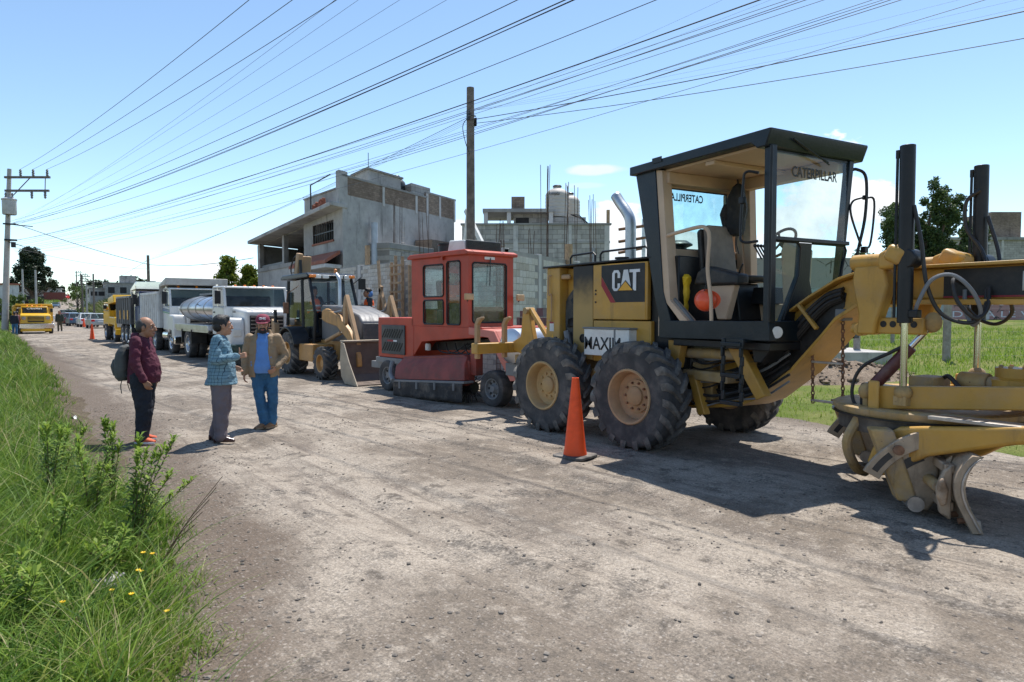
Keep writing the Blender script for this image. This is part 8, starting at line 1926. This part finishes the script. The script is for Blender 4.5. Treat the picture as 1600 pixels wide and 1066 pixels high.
# loader arms, cylinders and bucket
for s in (-1, 1):
    y = s * 0.60
    MB().px([(0.18, 1.50), (0.20, 1.72), (0.42, 1.78), (1.15, 1.62), (1.85, 1.22), (2.28, 0.66), (2.30, 0.40), (2.18, 0.38), (2.08, 0.58), (1.72, 1.02), (1.10, 1.34), (0.45, 1.42)], y - 0.06, y + 0.06).build('loader_arm', CASEY, bh, 0.02)
    MB().cyl((0.35, y, 0.95), (1.25, y, 1.18), 0.055, n=12).build('lift_cylinder', TANB, bh); MB().cyl((1.2, y, 1.17), (1.65, y, 1.25), 0.03, n=10).build('lift_rod', CHROME, bh)
    MB().px([(1.42, 1.40), (1.56, 1.40), (1.62, 2.02), (1.52, 2.06), (1.46, 1.9)], y - 0.04, y + 0.04).build('bucket_lever', TANB, bh, 0.01)
    MB().obx((1.90, y, 1.50), (0.09, 0.10, 1.35), (0, R(-28), 0)).build('bucket_link', TANB, bh, 0.01)
    MB().tube([(0.7, y, 1.66), (1.3, y - s * 0.02, 1.72), (1.52, y, 1.95)], 0.035, 8).build('tilt_cylinder', GREYP, bh)
bp = [(2.20, 0.98), (2.16, 0.55), (2.22, 0.20), (2.40, 0.04), (3.02, 0.02)]; bi = [(3.02, 0.045), (2.42, 0.075), (2.26, 0.22), (2.20, 0.55), (2.235, 0.98)]
BKT = mat('bucket_steel', (0.13, 0.10, 0.085), 0.55, metal=0.3, dust=0.5, dcol=(0.26, 0.20, 0.15)); BKTL = mat('bucket_worn_side', (0.34, 0.29, 0.22), 0.5, metal=0.3, dust=0.5)
MB().px(bp + bi, -1.02, 1.02).build('bucket', BKT, bh, 0.004)
for s in (-1, 1): MB().px([(2.20, 1.0), (2.36, 0.96), (2.62, 0.55), (3.06, 0.02), (2.40, 0.03), (2.21, 0.2), (2.15, 0.55)], s * 1.03 - 0.015, s * 1.03 + 0.015).build('bucket_side', BKTL, bh, 0.006)
MB().bx(2.10, 2.32, -1.02, 1.02, 0.985, 1.03).build('bucket_top_bar', BKTL, bh, 0.01)
# folded boom at the back
def boom(nm, pts, w, y0, y1, m): MB(Mc2).px(pts, y0, y1).build(nm, m, bh, 0.02)
boom('swing_frame', [(-1.95, 0.6), (-1.65, 0.6), (-1.65, 1.4), (-1.95, 1.5)], 0, -0.6, 0.6, CASEY)
boom('boom', [(-1.9, 1.1), (-2.15, 1.2), (-2.35, 2.5), (-2.05, 3.35), (-1.85, 3.32), (-2.0, 2.5)], 0, -0.14, 0.14, TANB)
boom('dipper', [(-1.95, 3.42), (-1.72, 3.38), (-2.25, 1.7), (-2.5, 1.2), (-2.62, 1.3)], 0, -0.30, -0.16, TANB)
MB(Mc2).cyl((-2.5, 0.05, 1.6), (-2.25, 0.05, 3.0), 0.055, n=10).cyl((-1.7, -0.25, 2.2), (-1.75, -0.25, 3.2), 0.045, n=10).build('boom_cylinder', BLACK, bh)
for k in range(4): MB(Mc2).tube(spline([(-2.1, -0.2 + 0.1 * k, 2.4), (-2.5, -0.25 + 0.12 * k, 2.9), (-2.35, -0.2 + 0.1 * k, 3.3), (-2.0, -0.15 + 0.1 * k, 3.35)], 5), 0.022, 6).build('boom_hose', HOSE, bh)
for s in (-1, 1): MB(Mc2).px([(-2.0, 0.5), (-1.75, 0.5), (-1.78, 1.35), (-2.02, 1.5)], s * 0.95 - 0.08, s * 0.95 + 0.08).build('stabiliser_leg', TANB, bh, 0.02); MB(Mc2).cyl((-1.88, s * 0.95, 1.3), (-1.9, s * 0.95, 1.75), 0.05, n=10).build('stabiliser_ram', BLACK, bh)
sat('backhoe operator in dark shirt and orange vest seated in the cab', (7.55, 18.65, 1.10), R(-90), skin=SKIND, topm=DKSH, hair='short', vest=True)
person('worker in orange vest with blue face cover standing beside the backhoe', (8.9, 17.95, 0.72), R(165), 1.66, hair='short', top='shirt', topm=DKSH, botm=NAVYC, shoem=NAVYC, vest=True, skin=SKIND, voxel=0.011, J=dict(elR=(0.02, -0.25, 1.10), wrR=(0.26, -0.15, 1.15), elL=(0.02, 0.25, 1.10), wrL=(0.26, 0.12, 1.15)), head_yaw=R(5))
hm = MB(Matrix.Translation((8.9, 17.95, 0.72)) @ Matrix.Rotation(R(165), 4, 'Z')); hm.ell((-0.03, 0, 1.49), (0.092, 0.090, 0.115), 16, 10); hm.ell((0.065, 0, 1.455), (0.045, 0.062, 0.055), 12, 8)
single('face_cover', 'patterned blue head cover on the worker beside the backhoe', 'head cover', hm, mat('blue_print_cloth', (0.06, 0.20, 0.50), 0.8, dust=0.5, dcol=(0.55, 0.6, 0.65), scale=16))
bx_ = MB().bx(8.65, 9.2, 17.65, 18.25, 0.0, 0.715)
single('timber_crate', 'rough timber box the vested worker stands on behind the backhoe', 'crate', bx_, WOODN, bevel=0.01)

# ================================================================ hanging in the grader cab
p_ = l2w(0.78, -0.34, 3.02)
backpack('black backpack hanging on the rear post inside the grader cab', p_, R(-60), mat('black_pack', (0.018, 0.020, 0.024), 0.85, dust=0.15), 1.40, True)
q = MB(Matrix.Translation(l2w(0.66, 0.46, 1.62))); rings(q, [(0, 0, 0, 0.05, 0.06), (0, 0, 0.2, 0.05, 0.065), (0, 0, 0.4, 0.065, 0.085), (0, 0, 0.52, 0.075, 0.10), (0, 0, 0.56, 0.04, 0.06)], 12)
o = remeshed('plastic_bag', q, YELPL, None, 0.012, 2, 0.03, 0.08); tag(o, 'crumpled yellow plastic bag behind the grader seat', 'bag')
# ================================================================ traffic cones
def cone(label, x, y, h_=0.9, first=[None]):
    if first[0] is None:
        t = thing('traffic_cone', label, 'traffic cone', (x, y, 0.012), R(12), 'orange traffic cones')
        r0 = 0.138
        c = MB().lathe([(r0, 0.03), (r0 * 0.99, 0.05), (0.126, 0.10), (0.042, h_ - 0.02), (0.042, h_), (0.030, h_), (0.028, h_ - 0.04)], (0, 0, 0), (0, 0, 1), 32).build('cone_body', ORANGE, t)
        MB().pz([(0.215 * math.cos(R(a)) * 1.22, 0.215 * math.sin(R(a)) * 1.22) if k % 2 else (0.215 * math.cos(R(a)) * 1.22, 0.215 * math.sin(R(a)) * 1.22) for k, a in enumerate((38, 52, 128, 142, 218, 232, 308, 322))], 0.0, 0.032).build('cone_base', TIREL, t, 0.008)
        first[0] = t
    else:
        t = copy_tree(first[0]); t.location = (x, y, 0.012); t['label'] = label
    return t
cone('large orange traffic cone standing before the grader tandem wheels', 5.49, 5.78, 0.93)
cone('orange traffic cone beside the yellow truck of the row', 5.5, 47.6); cone('orange traffic cone beside the parked white cars', 9.0, 84.0); cone('tiny orange cone far up the road', 9.0, 140); cone('tiny orange cone on the far crossing', 12.4, 150)

# ================================================================ trucks of the row (local x = forward, near side = -y)
def truck_base(name, label, x, y, x0, x1, wheels, r, rimm=ALU, w=1.12, rz=-90):
    t = thing(name, label, 'truck', (x, y, 0), R(rz), 'trucks parked in the row')
    for yy in (-0.42, 0.42): MB().bx(x0, x1, yy - 0.06, yy + 0.06, 0.62, 0.86).build('chassis_rail', HOSE, t, 0.01)
    for xw, dual in wheels:
        for s in (-1, 1):
            road_wheel(t, xw, s * (w - 0.16), r, 0.27, s, rimm, dish=0.10 if dual else 0.04, rimf=0.60)
            if dual: road_wheel(t, xw, s * (w - 0.47), r, 0.27, s, rimm, 'inner_wheel', rimf=0.60)
        MB().cyl((xw, -w + 0.3, r), (xw, w - 0.3, r), 0.09, n=10).build('axle', HOSE, t)
    MB().bx(x0 + 0.2, x1 - 0.3, -0.36, 0.36, 0.45, 0.80).build('driveline', HOSE, t)
    return t
def truck_cab(t, xr, xf, w, z0, zb, zt, m, rake=0.18, glassm=GLASSD, mirror=True):
    """cab with real panes: lower shell, pillars, roof"""
    MB().px([(xr, z0), (xf, z0), (xf, zb), (xr, zb)], -w, w).build('cab_shell', m, t, 0.03)
    rf = xf - rake
    MB().px([(xr, zt - 0.06), (rf + 0.08, zt - 0.07), (rf + 0.05, zt - 0.01), (xr + 0.1, zt + 0.02), (xr, zt)], -w + 0.02, w - 0.02).build('cab_roof', m, t, 0.03)
    MB().bx(xr, xr + 0.08, -w + 0.02, w - 0.02, zb, zt - 0.06).build('cab_back', m, t)
    for s in (-1, 1):
        MB().tube([(xf - 0.03, s * (w - 0.04), zb), (rf, s * (w - 0.05), zt - 0.06)], 0.045, 6).build('front_pillar', m, t)
        MB().add([(xr + 0.12, s * (w - 0.015), zb + 0.01), (xf - 0.08, s * (w - 0.015), zb + 0.01), (rf - 0.04, s * (w - 0.03), zt - 0.08), (xr + 0.12, s * (w - 0.03), zt - 0.08)], [(0, 1, 2, 3)]).build('side_window', glassm, t)
        d = MB().tube([(xr + 0.12, s * (w + 0.004), z0 + 0.08), (xf - 0.1, s * (w + 0.004), z0 + 0.08), (xf - 0.1, s * (w + 0.004), zb - 0.02), (xr + 0.12, s * (w + 0.004), zb - 0.02), (xr + 0.12, s * (w + 0.004), z0 + 0.08)], 0.007, 4).build('door', m, t)
        MB().bx(xr + 0.2, xr + 0.34, s * (w + 0.012) - 0.012, s * (w + 0.012) + 0.012, zb - 0.20, zb - 0.16).build('door_handle', BLACK, d)
        if mirror:
            MB().tube([(xf - 0.1, s * w, zb - 0.05), (xf + 0.02, s * (w + 0.2), zb), (xf + 0.02, s * (w + 0.2), zt - 0.1), (xf - 0.15, s * w, zt - 0.12)], 0.014, 5).build('mirror_arm', CHROME, t); MB().bx(xf - 0.01, xf + 0.05, s * (w + 0.2) - 0.09, s * (w + 0.2) + 0.09, zb + 0.08, zt - 0.16).build('mirror', BLACK, t, 0.02)
    ws = MB().add([(xf - 0.02, -w + 0.08, zb + 0.01), (xf - 0.02, w - 0.08, zb + 0.01), (rf + 0.02, w - 0.10, zt - 0.08), (rf + 0.02, -w + 0.10, zt - 0.08)], [(0, 1, 2, 3)]).build('windshield', glassm, t)
    MB().tube([(xf + 0.01, -0.2, zb + 0.02), (xf - 0.05, 0.25, zb + 0.22)], 0.008, 4).build('wiper', BLACK, ws)
    MB().bx(xr + 0.3, xr + 0.45, -w + 0.25, w - 0.25, z0 + 0.2, zb + 0.35).build('seat', SEATB, t, 0.05)
def hood_front(t, x0, x1, w, z0, zb, zf, m, bump_m, lampm=LAMPG, round_lamp=False):
    MB().hexa([(x0, -w * 0.62, z0), (x0, w * 0.62, z0), (x1, w * 0.58, z0), (x1, -w * 0.58, z0)], [(x0, -w * 0.72, zb), (x0, w * 0.72, zb), (x1, w * 0.58, zf), (x1, -w * 0.58, zf)]).build('hood', m, t, 0.08, 4)
    for s in (-1, 1):
        MB().px([(x0 - 0.25, z0 + 0.1), (x0 - 0.15, zf - 0.38), (x0 + 0.1, zf - 0.20), (x1 - 0.05, zf - 0.22), (x1 + 0.02, zf - 0.40), (x1 + 0.02, z0 - 0.1), (x1 - 0.25, z0 - 0.1), (x1 - 0.35, z0 + 0.18), (x0 + 0.1, z0 + 0.22), (x0 - 0.1, z0 + 0.1)], s * w * 0.60, s * w).build('fender', m, t, 0.06, 3)
        if round_lamp: MB().lathe([(0.11, 0), (0.11, 0.03), (0.09, 0.04), (0.001, 0.045)], (x1 + 0.015, s * w * 0.76, zf - 0.55), (1, 0, 0), 18).build('headlight', lampm, t)
        else: MB().bx(x1 + 0.018, x1 + 0.05, s * w * 0.80 - 0.13, s * w * 0.80 + 0.13, zf - 0.78, zf - 0.56).build('headlight', lampm, t, 0.015)
    g_ = MB().bx(x1 - 0.02, x1 + 0.03, -w * 0.46, w * 0.46, z0 + 0.05, zf - 0.14).build('grille', BLACK, t, 0.02)
    for k in range(7): z = z0 + 0.12 + (zf - z0 - 0.32) * k / 6; MB().bx(x1 + 0.031, x1 + 0.045, -w * 0.44, w * 0.44, z, z + 0.03).build('grille_bar', STEEL, g_)
    MB().bx(x1 + 0.02, x1 + 0.20, -w, w, z0 - 0.34, z0 - 0.02).build('bumper', bump_m, t, 0.03)
def dump_box(t, x0, x1, w, z0, z1, m, ribm, canopy=None, canm=None, ribs=7):
    bx2 = MB().bx(x0, x1, -w, w, z0, z0 + 0.1).bx(x0, x1, -w, -w + 0.05, z0 + 0.1, z1).bx(x0, x1, w - 0.05, w, z0 + 0.1, z1).bx(x0, x0 + 0.05, -w + 0.05, w - 0.05, z0 + 0.1, z1).bx(x1 - 0.05, x1, -w + 0.05, w - 0.05, z0 + 0.1, z1 + 0.2)
    o = bx2.build('dump_body', m, t); o.modifiers.new('weld', 'WELD').merge_threshold = 0.0005
    for s in (-1, 1):
        MB().bx(x0, x1, s * (w + 0.03) - 0.05, s * (w + 0.03) + 0.05, z1 + 0.002, z1 + 0.10).build('top_rail', ribm, o, 0.01)
        for k in range(ribs + 1):
            xx = x0 + 0.06 + (x1 - x0 - 0.12) * k / ribs; MB().bx(xx - 0.045, xx + 0.045, s * (w + 0.045) - 0.044, s * (w + 0.045) + 0.044, z0, z1).build('rib', ribm, o, 0.008)
    if canopy:
        xa, xb, za, zb_ = canopy
        MB().hexa([(xa, -w, za), (xb, -w * 1.0, za + 0.05), (xb, w, za + 0.05), (xa, w, za)], [(xa, -w, za + 0.10), (xb, -w, zb_), (xb, w, zb_), (xa, w, za + 0.10)]).build('cab_canopy', canm or m, t, 0.02)
        MB().hexa([(xa - 0.05, -w, z1), (xa, -w, z1), (xa, w, z1), (xa - 0.05, w, z1)], [(xa - 0.05, -w, za + 0.1), (xa, -w, za + 0.1), (xa, w, za + 0.1), (xa - 0.05, w, za + 0.1)]).build('headboard', canm or m, t)
# white tanker
tk = truck_base('tanker_truck', 'white tanker truck with a shiny elliptical tank, first behind the backhoe', 7.2, 26.0, -2.8, 4.3, ((-1.02, True), (3.55, False)), 0.52)
rg = []
for xx, sc_ in ((-2.62, 0.6), (-2.60, 0.92), (-2.5, 1.0), (1.75, 1.0), (1.85, 0.92), (1.87, 0.6)): rg.append([(xx, 1.02 * sc_ * math.cos(R(a)), 1.80 + 0.50 * sc_ * math.sin(R(a))) for a in range(0, 360, 12)])
tb = MB().loft(rg).build('tank', ALU, tk, 0, angle=40)
for xx in (-2.3, -1.2, -0.1, 1.0): MB().loft([[(xx + dx, 1.035 * math.cos(R(a)), 1.80 + 0.512 * math.sin(R(a))) for a in range(0, 360, 12)] for dx in (0, 0.06)]).build('tank_band', STEEL, tb)
MB().bx(-1.6, 1.6, -0.5, 0.5, 2.30, 2.36).build('tank_walkway', GREYP, tb, 0.01)
MB().bx(0.3, 1.5, -0.55, 0.1, 2.37, 2.52).build('tank_hatch', mat('green_canvas', (0.10, 0.16, 0.12), 0.8), tb, 0.02)
MB().tube([(0.2, -1.03, 1.95), (0.45, -1.05, 1.95)], 0.02, 6).build('tank_handle', BLACK, tb)
MB().bx(-2.75, 2.0, -1.14, 1.14, 1.06, 1.24).build('deck', ALU, tk, 0.01); MB().px([(-2.7, 1.06), (2.0, 1.06), (1.8, 0.98), (-2.6, 0.98)], -1.10, -1.02).build('deck_skirt', ALU, tk)
for x in (-1.7, -0.3): MB().bx(x - 0.03, x + 0.03, -1.13, -0.6, 0.55, 1.05).build('mud_flap', HOSE, tk)
truck_cab(tk, 2.12, 3.52, 1.02, 0.95, 1.86, 2.52, WHITEP)
hood_front(tk, 3.50, 4.42, 1.14, 0.72, 1.84, 1.72, WHITEP, mat('dark_green_bumper', (0.012, 0.05, 0.045), 0.4, dust=0.25))
MB().tube([(2.02, -0.80, 1.1), (2.02, -0.80, 2.6)], 0.06, 10).build('exhaust_stack', CHROME, tk)
for y in (-0.6, -0.3, 0, 0.3, 0.6): MB().ell((3.25, y, 2.53), (0.06, 0.05, 0.03), 8, 6).build('clearance_light', AMBER, tk)
MB().bx(2.5, 3.3, -1.03, -0.80, 0.55, 0.90).build('fuel_tank', ALU, tk, 0.05)
text_part('hood_number', 'L8000', PRINT, tk, (3.75, -0.835, 1.66), (1, 0, 0), (0, 0, 1), 0.075, 0.30, 0.004)
# white dump truck
wd_ = truck_base('dump_truck', 'white dump truck with blue and green stripes and a ribbed grey body', 7.25, 36.0, 1.2, 6.9, ((1.75, True), (2.95, True), (6.05, False)), 0.50)
truck_cab(wd_, 4.80, 6.05, 1.10, 0.95, 1.92, 2.66, WHITEP); hood_front(wd_, 6.05, 6.85, 1.16, 0.75, 1.90, 1.78, WHITEP, CHROME)
dump_box(wd_, 0.9, 4.68, 1.20, 1.02, 2.42, mat('grey_white_body', (0.52, 0.52, 0.51), 0.5, dust=0.4), PAPER, (4.66, 5.85, 2.72, 3.06), mat('canopy_beige', (0.50, 0.48, 0.44), 0.5, dust=0.4), 9)
for z, m in ((1.80, BLUET), (1.74, mat('stripe_blue', (0.05, 0.20, 0.45), 0.4, dust=0.1)), (1.67, mat('stripe_green', (0.10, 0.38, 0.22), 0.4, dust=0.1))): MB().px([(4.85, z), (6.0, z - 0.06), (6.0, z - 0.03), (4.85, z + 0.035)], -1.128, -1.112).build('door_stripe', m, wd_)
MB().tube([(4.72, -0.95, 1.0), (4.72, -0.95, 2.9)], 0.06, 8).build('exhaust_stack', CHROME, wd_)
for y in (-0.7, 0, 0.7): MB().ell((5.7, y, 2.70), (0.07, 0.06, 0.05), 8, 6).build('clearance_light', AMBER, wd_)
MB().cyl((5.0, -0.95, 0.72), (5.9, -0.95, 0.72), 0.24, n=18).build('fuel_tank', CHROME, wd_)
# blue dump truck
bd_ = truck_base('dump_truck', 'dark blue dump truck with chrome cab canopy behind the white one', 7.2, 45.0, 3.3, 9.3, ((3.95, True), (5.1, True), (6.3, True), (8.7, False)), 0.52)
truck_cab(bd_, 7.45, 8.75, 1.05, 0.95, 1.95, 2.66, BLUET); hood_front(bd_, 8.75, 9.25, 1.10, 0.75, 1.9, 1.8, BLUET, CHROME)
dump_box(bd_, 3.35, 7.3, 1.18, 1.05, 2.36, mat('dark_body', (0.03, 0.032, 0.036), 0.5, dust=0.35), mat('grey_rib', (0.20, 0.20, 0.195), 0.5, dust=0.4), (7.28, 8.6, 2.70, 3.12), CHROME, 6)
for x in (4.5, 5.7, 6.7): MB().bx(x, x + 0.25, -1.275, -1.27, 1.3, 1.75).build('reflector_patch', LOGOY, bd_)
MB().tube(spline([(5.7, -1.1, 1.15), (6.3, -1.15, 1.22), (6.95, -1.15, 1.05), (7.05, -1.15, 0.6)], 5), 0.03, 6).build('fender_rail', CHROME, bd_); MB().tube([(7.38, -1.0, 0.9), (7.38, -1.0, 2.9)], 0.07, 8).build('exhaust_stack', CHROME, bd_)
# yellow truck of the row
yr = truck_base('truck', 'yellow truck with its cab door to the road, last of the row', 7.2, 52.0, 4.3, 9.1, ((5.15, True), (8.3, False)), 0.52, ALU)
truck_cab(yr, 4.45, 6.7, 1.10, 0.95, 1.75, 2.22, YELT, 0.5); hood_front(yr, 6.7, 9.0, 1.14, 0.75, 1.85, 1.6, YELT, YELT)
MB().hexa([(6.2, -1.1, 2.1), (8.4, -1.1, 2.2), (8.4, 1.1, 2.2), (6.2, 1.1, 2.1)], [(6.4, -1.1, 2.45), (8.2, -1.1, 2.62), (8.2, 1.1, 2.62), (6.4, 1.1, 2.45)]).build('cab_canopy', YELT, yr, 0.03)
# yellow truck facing the camera on the left
yl = thing('dump_truck', 'yellow dump truck facing the camera beside the left pole', 'truck', (3.6, 63.4, 0), R(-90), 'yellow trucks')
for s in (-1, 1):
    road_wheel(yl, 0.9, s * 0.95, 0.46, 0.26, s, STEEL); road_wheel(yl, -3.0, s * 0.95, 0.46, 0.26, s, STEEL)
MB().bx(-3.9, 1.3, -0.4, 0.4, 0.5, 0.8).build('chassis', HOSE, yl); truck_cab(yl, -0.9, 0.25, 0.86, 0.8, 1.55, 2.06, YELT, 0.25, GLASSD)
MB().hexa([(0.25, -0.95, 0.75), (0.25, 0.95, 0.75), (1.35, 0.98, 0.75), (1.35, -0.98, 0.75)], [(0.25, -0.90, 1.56), (0.25, 0.90, 1.56), (1.30, 0.96, 1.42), (1.30, -0.96, 1.42)]).build('hood', YELT, yl, 0.08, 4)
gg = MB().bx(1.335, 1.37, -0.50, 0.50, 0.88, 1.30).build('grille', BLACK, yl, 0.02)
for z in (0.98, 1.08, 1.18): MB().bx(1.371, 1.39, -0.48, 0.48, z, z + 0.035).build('grille_bar', YELT, gg)
for s in (-1, 1): MB().lathe([(0.13, 0), (0.13, 0.03), (0.10, 0.04), (0.001, 0.045)], (1.34, s * 0.74, 1.18), (1, 0, 0), 18).build('headlight', STEEL, yl)
MB().bx(1.36, 1.56, -1.14, 1.14, 0.42, 0.76).build('chrome_bumper', CHROME, yl, 0.03); MB().bx(1.30, 1.50, -0.95, 0.95, 0.20, 0.40).build('bumper_bar', YELT, yl, 0.02)
dump_box(yl, -4.0, -1.0, 1.16, 0.9, 2.05, YELT, YELT, (-1.0, -0.2, 2.06, 2.26), YELT, 4)
for k in range(4): MB().ell((-0.15, -0.45 + 0.3 * k, 2.10), (0.07, 0.07, 0.05), 8, 6).build('clearance_light', AMBER, yl)
text_part('windshield_lettering', "C.Panchito's", LOGOW, yl, (0.12, 0, 1.84), (0, 1, 0), (-0.4, 0, 1), 0.16, 0.95, 0.004, center=True, bold=0.02, shear=0.2)
# ================================================================ parked and distant cars
def car(label, x, y, m, rz=90, wagon=False, z=0.0, k=1.0):
    t = thing('parked_car', label, 'car', (x, y, z), R(rz), 'cars along the far road')
    t.scale = (k, k, k); W = 0.86
    low = [(-2.15, 0.30), (-2.18, 0.62), (-2.10, 0.92), (-1.2, 0.96), (0.9, 0.95), (1.9, 0.80), (2.12, 0.62), (2.12, 0.30)]
    MB().px(low, -W, W).build('body', m, t, 0.08, 3)
    up_ = [(-2.0, 0.94), (-1.85, 1.44), (0.05, 1.48), (0.95, 0.94)] if wagon else [(-1.65, 0.94), (-1.05, 1.42), (0.0, 1.46), (0.95, 0.94)]
    def ring(p, w0): return [(q[0], s * (w0 - (q[1] - 0.94) * 0.28), q[1]) for q in p for s in (-1, 1)]
    q = up_; yb = lambda z_: W - 0.03 - (z_ - 0.94) * 0.30
    P = lambda i, s: (q[i][0], s * yb(q[i][1]), q[i][1])
    MB().hexa([P(1, -1), P(2, -1), P(2, 1), P(1, 1)], [(q[1][0] + 0.03, -yb(1.46) + 0.04, q[1][1] + 0.04), (q[2][0] - 0.03, -yb(1.46) + 0.04, q[2][1] + 0.03), (q[2][0] - 0.03, yb(1.46) - 0.04, q[2][1] + 0.03), (q[1][0] + 0.03, yb(1.46) - 0.04, q[1][1] + 0.04)]).build('roof', m, t, 0.02)
    MB().add([P(0, -1), P(0, 1), P(1, 1), P(1, -1)], [(0, 1, 2, 3)]).build('rear_window', GLASSD, t); MB().add([P(3, -1), P(3, 1), P(2, 1), P(2, -1)], [(0, 1, 2, 3)]).build('windshield', GLASSD, t)
    for s in (-1, 1):
        MB().add([P(0, s), P(1, s), P(2, s), P(3, s)], [(0, 1, 2, 3)]).build('side_window', GLASSD, t); MB().tube([P(0, s), P(1, s), P(2, s), P(3, s)], 0.035, 6).build('pillar', m, t); MB().tube([((q[1][0] + q[2][0]) / 2, s * yb(1.44), 1.44), ((q[1][0] + q[2][0]) / 2, s * (W - 0.02), 0.95)], 0.035, 5).build('door_pillar', m, t)
        road_wheel(t, 1.35, s * 0.76, 0.31, 0.2, s, STEEL); road_wheel(t, -1.35, s * 0.76, 0.31, 0.2, s, STEEL)
        MB().obx((-2.16, s * 0.66, 0.78), (0.06, 0.30, 0.20)).build('tail_light', REDL, t, 0.02); MB().obx((2.08, s * 0.62, 0.68), (0.06, 0.32, 0.14)).build('headlight', LAMPG, t, 0.02); MB().obx((0.75, s * 0.95, 1.0), (0.12, 0.16, 0.12)).build('door_mirror', m, t, 0.02)
    MB().bx(-1.5, 0.3, -0.6, 0.6, 0.5, 0.98).build('interior', SEATB, t); MB().bx(-2.26, -2.16, -0.8, 0.8, 0.35, 0.55).build('rear_bumper', m, t, 0.03); MB().bx(-2.215, -2.185, -0.25, 0.25, 0.62, 0.75).build('number_plate', PAPER, t)
    return t
CW = mat('car_white', (0.72, 0.73, 0.74), 0.25, dust=0.05, coat=0.5, bmp=0); CSV = mat('car_silver', (0.38, 0.38, 0.37), 0.3, metal=0.5, dust=0.1, bmp=0); CBK = mat('car_black', (0.02, 0.022, 0.026), 0.25, dust=0.08, coat=0.4, bmp=0); CBL = mat('car_blue_grey', (0.07, 0.12, 0.18), 0.3, metal=0.3, dust=0.08, bmp=0); CRD = mat('car_dark_red', (0.14, 0.02, 0.02), 0.3, dust=0.08, bmp=0); CRR = mat('car_red', (0.55, 0.02, 0.02), 0.35, dust=0, bmp=0)
car('beige-silver saloon parked nearest, beside the orange cone', 9.7, 79.5, CSV); car('white saloon parked ahead of the beige-silver one', 9.6, 86.5, CW); car('dark blue-grey car parked between white and dark red cars', 9.2, 93.0, CBL); car('dark red saloon parked farther along the line', 8.9, 99.5, CRD)
car('light blue-grey wagon parked in the middle of the line', 10.0, 107, mat('car_pale_blue', (0.30, 0.38, 0.45), 0.3, metal=0.3, dust=0.05, bmp=0), wagon=True); car('black van with white roof rack at the far end of the line', 10.6, 118, CBK, wagon=True, k=1.25); car('dark wagon behind the white saloon', 12.2, 112, CBK, wagon=True); car('white-topped car crossing the road behind the walking person', 7.6, 128, CW, rz=200, z=0.1)
car('dark blue car driving down the far slope', 17.6, 224, CBL, rz=-100, z=TH(17.6, 224) + 0.05); car('bright red car at the crest of the road', 26.9, 306, CRR, rz=-105, z=TH(26.9, 306) + 0.05, wagon=True, k=1.3)
# distant people
GRN = mat('olive_jacket', (0.03, 0.045, 0.04), 0.85, dust=0.1); OLV = mat('olive_trousers', (0.09, 0.085, 0.06), 0.9, dust=0.1)
person('person in dark jacket and brown hat walking along the far road', (5.6, 68.4, 0.02), R(-105), 1.70, hair='under', top='puffer', topm=GRN, botm=OLV, shoem=NAVYC, voxel=0.014, cap_m=(mat('brown_cap', (0.20, 0.09, 0.06), 0.8), OLV), J=dict(kneeR=(0.10, -0.09, 0.46), ankR=(0.05, -0.1, 0.09), toeR=(0.2, -0.1, 0.04), ankL=(-0.12, 0.1, 0.09), toeL=(0.04, 0.1, 0.04)))
person('person in dark blue beside the left pole', (2.25, 60.5, 0.0), R(60), 1.68, top='shirt', topm=NAVYC, botm=JEANS, shoem=NAVYC, voxel=0.016); person('person in dark red standing at the front of the left yellow truck', (2.45, 61.6, 0.0), R(150), 1.70, top='shirt', topm=CRD, botm=NAVYC, shoem=NAVYC, voxel=0.016)
